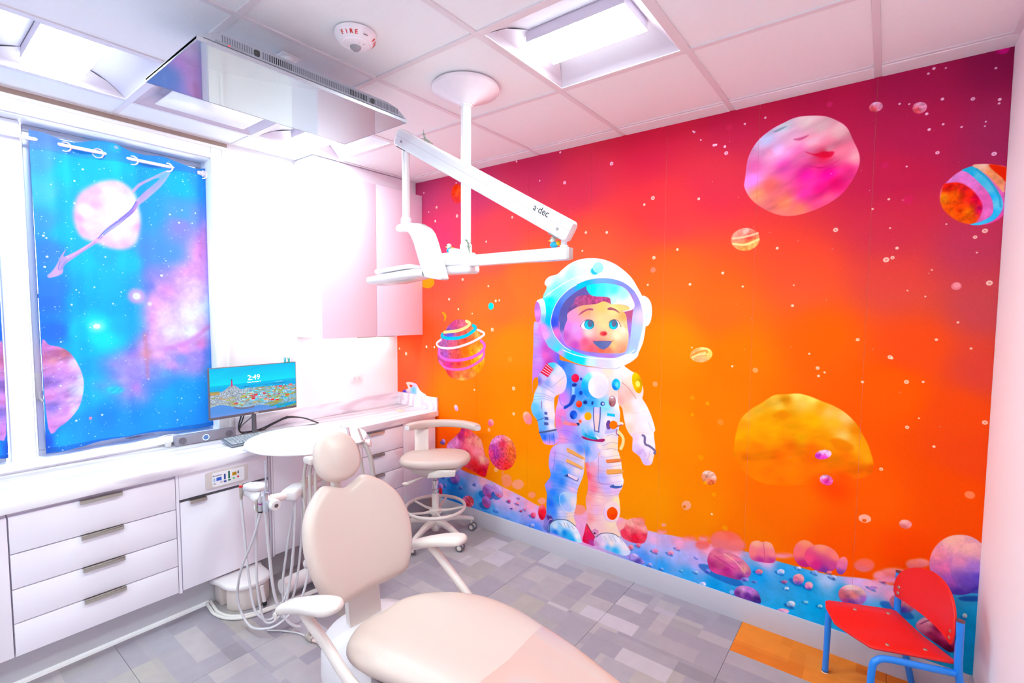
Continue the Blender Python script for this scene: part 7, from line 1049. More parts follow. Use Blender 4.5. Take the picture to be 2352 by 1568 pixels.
key('button', 1.1315, 1.1455, .693, .702, KEYC['blue']); key('button', 1.154, 1.168, .695, .703, GN); key('button', 1.179, 1.189, .699, .708, KEYC['green']); key('button', 1.202, 1.212, .7015, .711, KEYC['red']); key('button', 1.0805, 1.0905, .692, .701, KEYC['grey']); key('button', 1.115, 1.124, .694, .703, KEYC['grey'])
def tri(yc, zc, up, m_): MB().prism([(yc-.005, zc-.004*up), (yc+.005, zc-.004*up), (yc, zc+.005*up)], CX0-.0003, CX0+.001, 'x').build('arrow_key', m_, t, smooth=0)
tri(1.084, .7225, 1, KEYC['sky']); tri(1.084, .712, -1, KEYC['sky']); tri(1.2085, .737, 1, KEYC['dark']); tri(1.2085, .727, -1, KEYC['dark'])
text('console_logo', 'Accutron', .0125, pm('logo_navy', '203A68', .4), frame((CX0, 1.0985, .7395), (0, 1, 0), (0, 0, 1)), lb, .0003, True, 1.0, .35)
text('readout_digits', '120', .013, pm('digit_yellow', '5A3C00', .4), frame((CX0+.0013, 1.1875, .7275), (0, 1, 0), (0, 0, 1)), lb, .0002)
# wall cabinet, with a light strip under it
UF = -3.037
t = thing('wall_cabinet', 'white two-door wall cabinet hung in the corner above the worktop', 'cabinet', (-3.2, 2.3, 1.45))
MB().box(XL+.001, UF-.0215, 1.843, YB-.004, 1.452, 2.574, .001, 1).build('carcass', pm('carcass_lavender', 'F3EDF9', .35, var=.01), t)
MB().box(XL+.06, XL+.12, 1.95, 2.65, 1.4400, 1.4515, .002).build('light_housing', TRIM, t); MB().box(XL+.065, XL+.115, 1.955, 2.645, 1.4385, 1.4399).build('light_strip', pm('lit_strip', 'FFFFFF', .5, emit=(1.0, .97, .93), es=14.0), t, smooth=0)
MB().box(XL+.001, -3.114, 1.846, YB-.0035, 2.5745, H-.0015).build('top_filler', LAM, t, smooth=0)
for y0, y1, h0, h1 in ((1.845, 2.2955, 2.13, 2.285), (2.2985, YB-.004, 2.31, 2.46)):
    d = MB().box(UF-.02, UF, y0, y1, 1.449, 2.576, .0018).build('door', pm('door_pale_pink', 'F6E6F7', .3, var=.01), t)
    MB().box(UF-.02, UF+.002, h0, h1, 1.4455, 1.4487, .0006, 1).build('handle', pm('bronze_pull', 'B09080', .35, metal=.6), d)
t = thing('wall_outlet', 'white horizontal duplex wall outlet under the wall cabinet', 'outlet', (XL, 2.335, 1.1))
MB().box(XL+.0004, XL+.006, 2.278, 2.392, 1.066, 1.134, .003).build('cover_plate', pm('outlet_white', 'F6EEF2', .35), t)
for yc in (2.315, 2.355):
    r = MB().prism(superell(.0155, .0165, 5, 28, (yc, 1.1)), XL+.0055, XL+.0078, 'x').build('receptacle', pm('outlet_face', 'EFE4E8', .35), t)
    m = MB(); m.box(XL+.0072, XL+.0082, yc-.007, yc+.001, 1.1055, 1.107); m.box(XL+.0072, XL+.0082, yc-.006, yc+.001, 1.093, 1.0945); m.ball((XL+.0078, yc+.007, 1.1), .0022, 8); m.build('slots', GAP, r, smooth=0)
# ------------------------------------------------------------ things on the worktop
t = thing('monitor', 'black computer monitor showing a seaside village lock screen', 'monitor', (-3.2, 1.47, CT))
scr = MB().box(-3.222, -3.2005, 1.197, 1.742, .976, 1.292, .003).build('bezel', pm('bezel_brown_grey', '6A5A60', .38), t)
def village():
    W, Hh = 960, 540; r = np.random.RandomState(11); X, Y = np.meshgrid((np.arange(W)+.5)/W, (np.arange(Hh)+.5)/Hh)
    X = X.astype(np.float32); Y = Y.astype(np.float32); im = np.zeros((Hh, W, 3), np.float32)
    def put(mask, col, a=1.0): im[:] = im*(1-(mask*a)[..., None])+np.array(hexc(col) if isinstance(col, str) else col)*(mask*a)[..., None]
    t_ = np.clip((Y-.55)/.45, 0, 1)[..., None]; im[:] = hexc('00EEFF')*(1-t_)+hexc('00C4FA')*t_
    n = vnoise(r, X*1000, Y*1000, 90, 4); put(np.clip(n*2.4, 0, 1)*np.clip((Y-.6)*3, 0, 1), '08B0F0', .6)
    put((Y < .645).astype(np.float32), '00C0F4'); put((Y < .60).astype(np.float32), '0CB0F0', .8); put((Y < .53).astype(np.float32), '08A0E8', .6)
    put(((np.abs(Y-.565-.004*np.sin(X*60)) < .007) & (X > .35) & (X < .95)).astype(np.float32)*(vnoise(r, X*1000, Y*3000, 30, 3) > .05), '2868A0')
    put(((np.abs(Y-.60) < .008) & (X > .74) & (X < .83)).astype(np.float32), '70D8F8')
    land = np.clip((.52-.02*np.sin(X*9)-Y)*60, 0, 1)*np.clip((X-.03)*30, 0, 1)
    tex = vnoise(r, X*1000, Y*1000, 14)+.5
    put(land*(Y > .1), '88B8D8'); im[:] = np.where((land > .5)[..., None], im*(.6+.8*tex)[..., None], im)
    g = vnoise(r, X*1000, Y*1000, 50, 3); put(land*np.clip(g*5, 0, 1), 'A0A048', .8); put(land*np.clip(vnoise(r, X*1000, Y*1000, 40, 3)*5-.6, 0, 1), 'C08038', .8)
    hill = (Y < .50+.13*np.exp(-((X-.235)/.075)**2)) & (Y > .22) & (X < .42); h_ = hill.astype(np.float32)
    rt_ = vnoise(r, X*1600, Y*800, 12)+.5; put(h_, 'A8B4C4'); im[:] = np.where(hill[..., None], im*(.5+rt_)[..., None], im); put(h_*np.clip((.30-Y)*12, 0, 1)*np.clip(rt_*2-.4, 0, 1), 'A0A860', .7)
    put(((X < .10) & (Y > .46) & (Y < .53)).astype(np.float32), 'D09830', .7)
    sl = ((np.abs(X-.232) < .010-.03*(Y-.62)) & (Y > .60) & (Y < .72)); put(sl.astype(np.float32), 'D0407A'); put(((np.abs(X-.232) < .005) & (Y >= .72) & (Y < .75)).astype(np.float32), '503050')
    for k in range(150):
        y = .20+.33*r.rand()**.8; x = .36+.62*r.rand()-.1*(y < .3); s = .012+.045*(.55-y)
        wd = s*(1+r.rand()); ht = s*(.8+.6*r.rand()); c = r.choice(['B8F4FC', '40E8F8', '70D8F0', 'E8F0F8', 'D8C8D8', 'F0B080', '90E0E8', 'E04858', 'C0C8F0'], p=[.2, .2, .14, .12, .08, .06, .08, .06, .06])
        put(((np.abs(X-x) < wd/2) & (np.abs(Y-y) < ht/2)).astype(np.float32), c)
        roof = (np.abs(X-x) < (wd*.6)*np.clip(1-(Y-y-ht/2)/(ht*.7), 0, 1)) & (Y >= y+ht/2) & (Y < y+ht*1.1); put(roof.astype(np.float32), r.choice(['2870C8', '60B8D8', 'D85050', '50D8E8', '8890A8', 'C87048']))
        if r.rand() < .7: put(((np.abs(X-x) < wd*.12) & (np.abs(Y-y) < ht*.2)).astype(np.float32), '306078')
    for x, y, c in ((.70, .21, 'F01828'), (.755, .19, 'E82030'), (.47, .29, 'E82840'), (.50, .36, 'E03848'), (.27, .235, 'D84060'), (.885, .27, 'F06020'), (.80, .49, 'F05060'), (.93, .50, 'F08070')):
        put(((np.abs(X-x) < .022) & (np.abs(Y-y) < .020)).astype(np.float32), c)
    for k in range(60):
        x, y = r.rand()*.95+.03, .16+.25*r.rand(); put(((X-x)**2/.0009+(Y-y)**2/.0002 < 1).astype(np.float32), r.choice(['B8C030', '90A838', 'E0A040', 'A0B8D0']), .55)
    wl = .215-.13*np.clip((X-.1)/.5, 0, 1)-.0+.03*np.sin(X*14); wt_ = (Y < wl).astype(np.float32)*(X < .66)
    put(wt_, '5A96E8'); put((Y < .05).astype(np.float32)*(X < .75), '6A98E8'); put(((np.abs(Y-wl-.012) < .014) & (X < .66)).astype(np.float32)*tex, 'C8D8E8', .8); put(((X > .25) & (X < .48) & (np.abs(Y-wl+.012) < .022)).astype(np.float32), '786878', .7)
    return im
SCRM = sheet_mat('village_screen', sheet('village', village()), grain=.01, emit=1.0, bump=0)
o = MB().box(-3.2004, -3.1998, 1.2015, 1.7375, .992, 1.2885).build('screen', SCRM, scr, smooth=0); uv_set(o, lambda x, y, z: ((y+BASE[t.name].y-1.2015)/.536, (z+BASE[t.name].z-.992)/.2965))
SCW = pm('screen_white', 'FFFFFF', .5, emit='FFFFFF', es=1.0)
text('clock_digits', '2:49', .046, SCW, frame((-3.1996, 1.4595, 1.213), (0, 1, 0), (0, 0, 1)), scr, .0001); text('date_line', 'Friday, November 14', .0098, SCW, frame((-3.1996, 1.461, 1.185), (0, 1, 0), (0, 0, 1)), scr, .0001)
text('bezel_logo', 'acer', .016, pm('logo_silver', 'E8E0E0', .3), frame((-3.2003, 1.4715, .9845), (0, 1, 0), (0, 0, 1)), scr, .0002, True)
MB().box(-3.247, -3.2225, 1.32, 1.62, 1.03, 1.22, .008).build('rear_housing', BLACKP, t)
m = MB(); m.tube([(-3.235, 1.47, .846), (-3.238, 1.47, 1.10)], [.0145, .0125], 16); m.build('neck', pm('stand_grey', '6C666C', .35), t)
m = MB(); m.prism(superell(.075, .118, 2.6, 40, (-3.205, 1.475)), CT+.0005, CT+.009, 'z', .002); m.build('foot', pm('foot_grey', 'A49C9E', .35), t)
t = thing('monitor_cables', 'black bundled cables hanging behind the monitor stand and along the worktop', 'cable', (-3.25, 1.5, CT+.005))
for p, r in (([(-3.2575, 1.42, 1.02), (-3.265, 1.40, .95), (-3.275, 1.39, .89), (-3.27, 1.405, .853), (-3.265, 1.44, .847), (-3.262, 1.52, .845), (-3.26, 1.60, .873), (-3.25, 1.70, .903), (-3.22, 1.80, .889), (-3.17, 1.88, .847)], .005), ([(-3.2575, 1.43, 1.02), (-3.27, 1.415, .94), (-3.28, 1.395, .87), (-3.272, 1.43, .852), (-3.27, 1.52, .855), (-3.265, 1.62, .885), (-3.252, 1.71, .91), (-3.22, 1.82, .88), (-3.17, 1.885, .8445)], .0042), ([(-3.2575, 1.5, 1.0), (-3.262, 1.47, .95), (-3.27, 1.41, .90), (-3.28, 1.40, .86), (-3.255, 1.44, .8435)], .0035), ([(-3.255, 1.44, .843), (-3.23, 1.60, .8415), (-3.2, 1.72, .8415), (-3.17, 1.87, .842)], .003)):
    MB().tube(bez(p, 6), r, 8).build('cable', BLACKP if r > .0036 else DARKGREY, t)
for y, z in ((1.52, .85), (1.70, .905)): MB().tube([(-3.266, y-.004, z-.008), (-3.258, y+.004, z+.008)], .0065, 8).build('cable_tie', RUBBER, t)
t = thing('keyboard', 'grey computer keyboard on the worktop behind the round table', 'keyboard', (-3.07, 1.455, CT))
KM = frame((-3.07, 1.455, CT+.006), (0.03, 1, 0), (-1, .03, .10))
b0 = MB().box(-.222, .222, -.076, .076, .004, .016, .004, 2, KM).build('keyboard_body', pm('keyboard_grey', '7C8088', .45), t)
m = MB(); r_ = random.Random(2)
for row in range(6):
    u = -.214
    while u < .205:
        wd = .0165 if r_.random() < .9 else .030
        if row == 0 and -.12 < u < .0: wd = .11
        if .075 < u < .080 or .140 < u < .146: u += .008
        m.box(u, min(u+wd, .214), -.068+row*.0225, -.068+row*.0225+.0165, .0155, .022, .002, 1, KM); u += wd+.0028
m.build('keys', pm('key_light_grey', 'A4A8B0', .45), t, kind='stuff'); MB().box(-.217, .217, -.072, .072, .0155, .0163, 0, 1, KM).build('key_well', pm('key_well_dark', '4A5260', .5), t, smooth=0)
t = thing('soundbar', 'grey soundbar speaker with a blue ring light below the window', 'speaker', (-3.29, 1.2, CT))
SB = frame((-3.292, 1.203, CT), (.085, .996, 0), (-.996, .085, 0), (0, 0, 1))
body = MB().box(-.163, .163, -.026, .026, .0005, .0585, .006, 3, SB).build('speaker_body', pm('speaker_grey', '8E8894', .5, var=.05, scale=200), t)
for u in (-.125, .125): MB().lathe([(0, 0), (.0205, 0), (.0205, .002), (.018, .0012), (0, .0012)], (0, 0, 0), 28, SB @ Matrix.Translation((u, -.0255, .029)) @ Matrix.Rotation(PI/2, 4, 'X')).build('speaker_grille', pm('grille_dark', '6E6874', .6, bump=.6, bscale=1800), t)
MB().torus((0, 0, 0), .0165, .0018, 28, 8, SB @ Matrix.Translation((-.004, -.0268, .029)) @ Matrix.Rotation(PI/2, 4, 'X')).build('ring_light', pm('ring_blue_white', 'C8E0FF', .3, emit='A8D0FF', es=1.4), t)
MB().lathe([(0, 0), (.014, 0), (.0145, .002), (.009, .0035), (0, .0030)], (0, 0, 0), 24, SB @ Matrix.Translation((-.004, -.0255, .029)) @ Matrix.Rotation(PI/2, 4, 'X')).build('volume_knob', pm('knob_blue_grey', '5878B0', .3), t)
t = thing('cable_hub', 'small grey plug with a pale curled lead at the end of the soundbar', 'plug', (-3.335, 1.0, CT))
MB().box(-3.335, -3.30, 1.0, 1.028, CT+.0005, CT+.034, .006).build('plug_body', pm('plug_grey', 'CFC8C6', .5), t)
MB().tube(bez([(-3.32, 1.014, CT+.034), (-3.325, .99, CT+.062), (-3.34, .97, CT+.058), (-3.33, 1.02, CT+.068), (-3.345, 1.09, CT+.05), (-3.345, 1.14, CT+.006)], 8), .0028, 8).build('lead', pm('lead_pale', 'EADFD8', .5), t)
TEAL = pm('toy_teal', '14A8B8', .35); 
def figure(label, y, m_, a):
    t = thing('toy_figure', label, 'toy', (-3.211, y, 1.2925), 'tiny toys on the monitor'); m = MB()
    m.lathe([(0, 0), (.0085, 0), (.009, .003), (.006, .006), (.005, .011), (.0078, .015), (.006, .02), (0, .021)], (-3.211, y, 1.2925), 16); m.build('toy_body', m_, t)
    if a: MB().torus((-3.211, y, 1.3175), .0065, .0026, 16, 8, Matrix.Rotation(PI/2, 4, 'Y')).build('toy_ring', m_, t)
    else:
        m = MB()
        for s in (-1, 1): m.tube([(-3.211, y, 1.310), (-3.211, y+s*.008, 1.3215)], .0026, 8)
        m.build('toy_ears', m_, t)
figure('teal toy with a ring-shaped head on the top right of the monitor', 1.672, TEAL, True); figure('teal toy with two ears at the top right corner of the monitor', 1.698, pm('toy_teal_green', '1CA8A0', .35), False)
figure('tiny pale pink toy at the very corner of the monitor top', 1.724, pm('toy_pale_pink', 'E8CCE0', .4), False)
# ------------------------------------------------------------ ceiling screen
t = thing('ceiling_screen', 'glossy flat screen hung face down from the ceiling', 'screen', (-2.01, 1.09, H)); SZ = 2.500
HOUS = pm('screen_housing_grey', '8A8694', .45); tx0, tx1, ty0, ty1 = -2.258, -1.772, .661, 1.517
gm = bpy.data.materials.new('screen_glass'); gm.use_nodes = True; b = gm.node_tree.nodes['Principled BSDF']; b.inputs['Base Color'].default_value = (.16, .16, .175, 1); b.inputs['Roughness'].default_value = .03; b.inputs['IOR'].default_value = 1.9; b.inputs['Specular IOR Level'].default_value = .8; b.inputs['Coat Weight'].default_value = .8
n = nd(gm.node_tree, 'ShaderNodeTexNoise'); n.inputs['Scale'].default_value = 3; mr = nd(gm.node_tree, 'ShaderNodeMapRange'); mr.inputs['To Min'].default_value = .025; mr.inputs['To Max'].default_value = .04; gm.node_tree.links.new(n.outputs['Fac'], mr.inputs['Value']); gm.node_tree.links.new(mr.outputs[0], b.inputs['Roughness'])
MB().box(tx0+.003, tx1-.006, ty0+.003, ty1-.003, SZ, SZ+.004).build('screen_glass', gm, t, smooth=0)
m = MB(); m.box(tx0, tx0+.003, ty0, ty1, SZ-.0006, SZ+.012); m.box(tx1-.006, tx1, ty0, ty1, SZ-.0006, SZ+.012); m.box(tx0+.003, tx1-.006, ty0, ty0+.003, SZ-.0006, SZ+.012); m.box(tx0+.003, tx1-.006, ty1-.003, ty1, SZ-.0006, SZ+.012); m.build('bezel', pm('bezel_silver', 'A8A4B0', .3, metal=.5), t, smooth=0)
prof = [(ty0, SZ+.004), (ty0, SZ+.013), (ty0+.03, SZ+.033), (ty0+.065, SZ+.050), (ty0+.11, SZ+.057), (ty1-.11, SZ+.057), (ty1-.065, SZ+.050), (ty1-.03, SZ+.033), (ty1, SZ+.013), (ty1, SZ+.004)]
hb = MB().prism(prof, tx0+.002, tx1-.002, 'x', .002).build('rear_housing', HOUS, t)
m = MB(); m.box(tx1-.0035, tx1-.0008, ty0+.02, ty1-.02, SZ+.0135, SZ+.0165); m.build('seam_groove', pm('groove_dark', '5C5866', .6), t, smooth=0)
lid = []; slot = MB(); dark = MB(); y = ty0+.075
while y < ty1-.05:
    dk = (ty0+.225 < y < ty0+.315) or (ty1-.30 < y < ty1-.215)
    if not (ty0+.175 < y < ty0+.20 or ty1-.20 < y < ty1-.175): (dark if dk else slot).box(tx1-.004, tx1-.0012, y, y+.0036, SZ+.023, SZ+.046)
    y += .0078
slot.build('vent_slots', pm('slot_grey', '605C6A', .6), hb, smooth=0, kind='stuff'); dark.build('open_vent_slots', pm('slot_black', '18161C', .7), hb, smooth=0, kind='stuff')
for yc in (ty0+.1875, ty1-.1875): MB().prism(superell(.010, .0105, 4, 24, (yc, SZ+.034)), tx1-.006, tx1+.0006, 'x').build('mount_socket', RUBBER, hb)
m = MB().box(tx1-.003, tx1+.0012, ty0+.055, ty0+.145, SZ+.0145, SZ+.024, .001, 1).build('control_pod', pm('pod_grey', '7A7684', .4), hb)
MB().box(tx1+.0008, tx1+.0024, ty0+.093, ty0+.099, SZ+.0165, SZ+.0215, .0008, 1).build('standby_light', pm('standby_red', 'E04040', .4, emit='FF3030', es=.6), m)
m = MB(); m.box(-2.06, -1.97, 1.03, 1.15, SZ+.0565, SZ+.075, .004); m.tube([(-2.015, 1.09, SZ+.07), (-2.015, 1.09, H-.004)], .025, 16); m.box(-2.05, -1.98, 1.05, 1.13, H-.006, H-.0005, .002); m.build('ceiling_mount', TRIM, t)
# ------------------------------------------------------------ fire detector
t = thing('fire_detector', 'round white ceiling fire detector lettered FIRE in red', 'detector', (-1.643, 1.158, H)); DC = (-1.643, 1.158)
d = MB().lathe([(0, 0), (.076, 0), (.0765, -.010), (.074, -.017), (.060, -.034), (.054, -.037), (.0525, -.036), (.048, -.041), (.02, -.045), (0, -.0455)], (DC[0], DC[1], H), 48).build('detector_body', pm('detector_white', 'F8F0F6', .35), t)
MB().lathe([(0, -.044), (.0205, -.0435), (.021, -.047), (.018, -.053), (.009, -.060), (0, -.062)], (DC[0]-.004, DC[1]+.002, H), 18).build('lens', pm('lens_clear_grey', 'CFC8D0', .08, trans=.5, bump=.6, bscale=90), t)
def ringtext(body, a0, da, rr, zz, size):
    for i, ch in enumerate(body):
        a = a0+da*i; c_ = Vector((math.cos(a), math.sin(a), 0)); tg = Vector((-math.sin(a), math.cos(a), 0)); sl = (c_*.65+Vector((0, 0, .76))).normalized()
        text('letter', ch, size, pm('fire_red', 'E03A2C', .5), frame((DC[0]+c_.x*rr, DC[1]+c_.y*rr, H+zz), tg, sl), d, .0006, True)
ringtext('FIRE', math.radians(-78), math.radians(15), .0682, -.0262, .020); ringtext('FIRE', math.radians(34), math.radians(15), .0682, -.0262, .020)
a = math.radians(-4); MB().box(-.008, .008, -.0013, .0013, -.001, .001, 0, 1, frame((DC[0]+math.cos(a)*.0682, DC[1]+math.sin(a)*.0682, H-.0262), (-math.sin(a), math.cos(a), 0), (math.cos(a)*.65, math.sin(a)*.65, .76))).build('status_slot', DARKGREY, d, smooth=0)
for dx, dy in ((.028, -.006), (.034, .012)): MB().ball((DC[0]+dx, DC[1]+dy, H-.0425), .0028, 8).build('indicator', pm('indicator_grey', 'B8B0B4', .4), d)
# ------------------------------------------------------------ dental chair (head towards the cabinets, foot towards the camera)
t = thing('dental_chair', 'reclined beige dental chair in the foreground', 'dental chair', (-1.45, 1.2, 0))
ST = [(-1.535, 1.10, 1.25, .462, .05), (-1.525, 1.05, 1.29, .472, .075), (-1.50, 1.0, 1.325, .484, .095), (-1.45, .95, 1.375, .496, .11), (-1.36, .93, 1.435, .505, .12), (-1.25, .945, 1.478, .508, .12), (-1.1, .975, 1.488, .508, .118), (-.95, 1.0, 1.465, .506, .112), (-.8, 1.02, 1.437, .503, .105), (-.6, 1.045, 1.385, .497, .10), (-.42, 1.065, 1.355, .487, .095), (-.30, 1.08, 1.335, .475, .085), (-.235, 1.11, 1.305, .463, .07), (-.215, 1.15, 1.265, .452, .045)]
def seat_ring(x, l, r, zt, th, grow=0.0, n=44):
    c, hw = (l+r)/2, (r-l)/2+grow; ring = []
    for k in range(n):
        a = 2*PI*k/n; cu, su = math.cos(a), math.sin(a)
        yy = hw*math.copysign(abs(cu)**.55, cu); hz = th/2*math.copysign(abs(su)**.62, su)
        q = yy/max(hw, 1e-4)
        if su > 0: hz -= .020*math.exp(-(q/.55)**2)*min(1, hw/.2)*su; hz += grow
        else: yy *= .93; hz -= grow
        ring.append((x, c+yy, zt-th/2+hz))
    return ring
def interp(S, n):
    out = []
    for i in range(len(S)-1):
        p0, p1, p2, p3 = (np.array(S[max(i-1, 0)]), np.array(S[i]), np.array(S[i+1]), np.array(S[min(i+2, len(S)-1)]))
        for k in range(n):
            u = k/n; out.append(.5*((2*p1)+(-p0+p2)*u+(2*p0-5*p1+4*p2-p3)*u*u+(-p0+3*p1-3*p2+p3)*u**3))
    out.append(np.array(S[-1])); return out
STI = interp(ST, 4)
MB().loft([seat_ring(*s) for s in STI]).build('seat', VINYL, t, smooth=60)
COVER = pm('clear_foot_cover', 'CDB0A8', .12, var=.015, scale=9, coat=.6)
MB().loft([seat_ring(*s, grow=.0022) for s in STI if s[0] > -.955]).build('foot_cover', COVER, t, smooth=60, label='clear glossy plastic cover over the foot end')
m = MB(); m.box(-.62, -.60, 1.15, 1.2, .30, .31)
# backrest and headrest on a leaning plane
bn = Vector((.917, 0, .40)); bt = Vector((-.40, 0, .917))
BMx = frame((-1.655, 1.198, .487), (0, 1, 0), bt, bn)
half = [(.0, .005), (.10, 0), (.170, .004), (.2, .035), (.228, .10), (.246, .19), (.244, .27), (.222, .345), (.18, .405), (.13, .447), (.095, .462), (.06, .452), (.0, .430)]
out = loop([(-u, v) for u, v in half[::-1]][:-1]+half[:-1], 4)
warp = lambda u, v: .55*u*u-.02*math.exp(-((v-.1)/.12)**2)*0+.010*math.cos((v-.2)*7)
mb = MB(); cushion(mb, out, BMx, .075, .038, .004, warp); mb.build('backrest', VINYL, t, smooth=60)
HMx = frame(Vector((-1.655, 1.188, .487))+bt*.567+bn*.022, (0, 1, 0), bt, bn)
ho = loop([(0, -.108), (.055, -.100), (.098, -.062), (.107, -.005), (.096, .05), (.062, .092), (.0, .106), (-.062, .092), (-.096, .05), (-.107, -.005), (-.098, -.062), (-.055, -.100)], 5)
mb = MB(); cushion(mb, ho, HMx, .06, .04, .016, lambda u, v: .6*u*u*0); mb.build('headrest', VINYL, t, smooth=70)
m = MB(); m.tube([Vector((-1.655, 1.19, .487))+bt*.36-bn*.05, Vector((-1.655, 1.19, .487))+bt*.56-bn*.035], .02, 12); m.build('headrest_bar', CREAM, t)
m = MB(); m.loft([[(x+dx, y, z) for (dx, y) in ((-.022, 1.125), (-.03, 1.19), (-.022, 1.262), (.018, 1.27), (.026, 1.19), (.018, 1.117))] for x, z in ((-1.665, .30), (-1.69, .36), (-1.70, .43), (-1.705, .50), (-1.735, .58), (-1.77, .68))]); m.build('back_support', CREAM, t)
# lift and base
def rounded_block(x0, x1, y0, y1, z0, z1, e=3.2, top=.55):
    rings = []
    for f, q in ((.86, 0), (.97, .06), (1, .25), (1, .55), (.97, .78), (.88, .92), (.68, .985), (.3, 1.0)): rings.append([(p[0], p[1], z0+(z1-z0)*q) for p in superell((x1-x0)/2*f, (y1-y0)/2*f, e, 44, ((x0+x1)/2, (y0+y1)/2))])
    return rings
mb = MB(); mb.loft(rounded_block(-1.835, -1.16, 1.0, 1.425, .10, .362)); mb.build('lift_cover', SHELL, t, smooth=50)
m = MB(); m.tube(bez([(-1.80, 1.06, .351), (-1.76, 1.03, .337), (-1.70, 1.01, .31)], 4), .0015, 6)
m = MB(); m.loft([[(p[0], p[1], z) for p in superell(a*f, b_*f, 4, 44, (-1.25, 1.215))] for z, f, a, b_ in ((0.001, 1, .62, .17), (.05, 1, .62, .17), (.085, .95, .62, .17), (.105, .86, .60, .16))]); m.build('base_plate', SHELL, t, smooth=50)
m = MB(); m.box(-1.24, -1.02, 1.1, 1.33, .10, .40, .02); m.build('lift_column', CREAM, t)
m = MB(); m.box(-1.36, -.42, 1.13, 1.34, .372, .392, .006); m.build('seat_pan', CREAM, t)
m = MB(); m.prism([(-1.36, .30), (-1.22, .33), (-1.17, .385), (-1.36, .385)], .985, 1.02, 'y', .004); m.build('hinge_cover', pm('hinge_grey', 'A09498', .4), t)
for y, s in ((.88, -1), (1.492, 1)):
    pts = []; path = bez([(-1.75, y, .528), (-1.70, y, .556), (-1.62, y, .592), (-1.53, y, .627), (-1.45, y, .652), (-1.395, y, .664)], 5); N = len(path); rings = []
    for i, p in enumerate(path):
        u = i/(N-1); wdt = .047*(max(0, 1-(2*u-1)**6))**.5*(1-.10*math.sin(u*PI*2))+.002; th = .020*(max(0, 1-(2*u-1)**8))**.5+.001
        rings.append([p+Vector((0, wdt*math.copysign(abs(math.cos(a))**.7, math.cos(a)), 0))+Vector((-.39, 0, .92))*(th*math.copysign(abs(math.sin(a))**.8, math.sin(a))) for a in [2*PI*k/24 for k in range(24)]])
    ar = MB().loft(rings).build('armrest', CREAM, t, smooth=60)
    m = MB(); m.tube(bez([(-1.60, y, .575), (-1.555, y, .552), (-1.47, y+.006*s*-1, .507), (-1.38, y-.01*s, .452), (-1.31, y-.022*s, .412), (-1.235, y-.055*s, .384), (-1.18, y-.12*s, .378), (-1.15, y-.2*s, .380)], 6), [.018]*43, 14); m.build('arm_tube', CREAM, t)
    MB().lathe([(0, 0), (.013, 0), (.013, .004), (0, .005)], (0, 0, 0), 20, Matrix.Translation((-1.716, y+(-.044), .535)) @ Matrix.Rotation(PI/2, 4, 'X')).build('pivot_cap', CREAM, ar)
# ------------------------------------------------------------ assistant's stool
SCx, SCy = -2.53, 2.405; er = Vector((.794, .608, 0)); ef = Vector((-.608, .794, 0))
def S(r, f, z): return Vector((SCx, SCy, z))+er*r+ef*f
SM = frame((SCx, SCy, 0), er, ef, (0, 0, 1))
t = thing('assistant_stool', 'tall beige wheeled stool with foot ring and curved torso bar by the corner cabinets', 'stool', (SCx, SCy, 0))
mb = MB(); so = loop([(-.245, .02), (-.235, -.10), (-.17, -.165), (-.05, -.185), (.08, -.165), (.19, -.135), (.245, -.05), (.25, .06), (.20, .15), (.10, .185), (-.06, .175), (-.19, .13)], 5)
cushion(mb, so, SM @ Matrix.Translation((0, 0, .585)), .062, .032, .012); mb.build('seat', VINYL, t, smooth=60)
m = MB(); m.loft([[S(p[0], p[1], z) for p in superell(a, b_, 2.6, 36)] for z, a, b_ in ((.455, .05, .05), (.475, .09, .08), (.505, .16, .13), (.540, .205, .15), (.552, .21, .155))]); m.build('seat_shell', CREAM, t, smooth=50)
m = MB(); m.prism([(-.03, .0), (.16, .012), (.165, .05), (.05, .055), (-.02, .03)], -.175, -.135, 'y', .006, 2, frame((SCx, SCy, .50), er, ef, (0, 0, 1))); m.build('side_bracket', CREAM, t)
m = MB(); m.tube([S(-.06, -.06, .48), S(-.145, -.11, .455), S(-.17, -.125, .45)], [.008, .009, .012], 10); m.ball(S(-.185, -.135, .447), (.026, .018, .013), 14, Matrix.Rotation(.65, 4, 'Z')); m.build('height_lever', CREAM, t)
m = MB(); m.lathe([(.0, .295), (.019, .295), (.019, .35), (.027, .352), (.028, .366), (.021, .37), (.021, .40), (.026, .402), (.024, .43), (.016, .435), (.016, .47), (0, .47)], (SCx, SCy, 0), 24); m.build('gas_spring', CHROME, t)
m = MB(); m.lathe([(0, .06), (.026, .06), (.027, .33), (.024, .335), (0, .335)], (SCx, SCy, 0), 28); m.build('column', CREAM, t)
MB().torus((SCx, SCy, .232), .212, .011, 64, 12, Matrix.Diagonal((1, 1, 1.15, 1))).build('foot_ring', CREAM, t)
for k in range(5):
    a = math.radians(40+72*k); d = Vector((math.cos(a), math.sin(a), 0)); p0 = Vector((SCx, SCy, .205))
    MB().tube([p0+d*.03, p0+d*.10+Vector((0, 0, .004)), p0+d*.204+Vector((0, 0, .024))], [.012, .009, .008], 10).build('ring_spoke', CREAM, t)
MB().lathe([(.0275, .185), (.045, .19), (.045, .215), (.0275, .225)], (SCx, SCy, 0), 28).build('ring_hub', CREAM, t)
MB().lathe([(0, .085), (.045, .085), (.05, .11), (.04, .15), (.0275, .16), (0, .16)], (SCx, SCy, 0), 28).build('base_hub', CREAM, t)
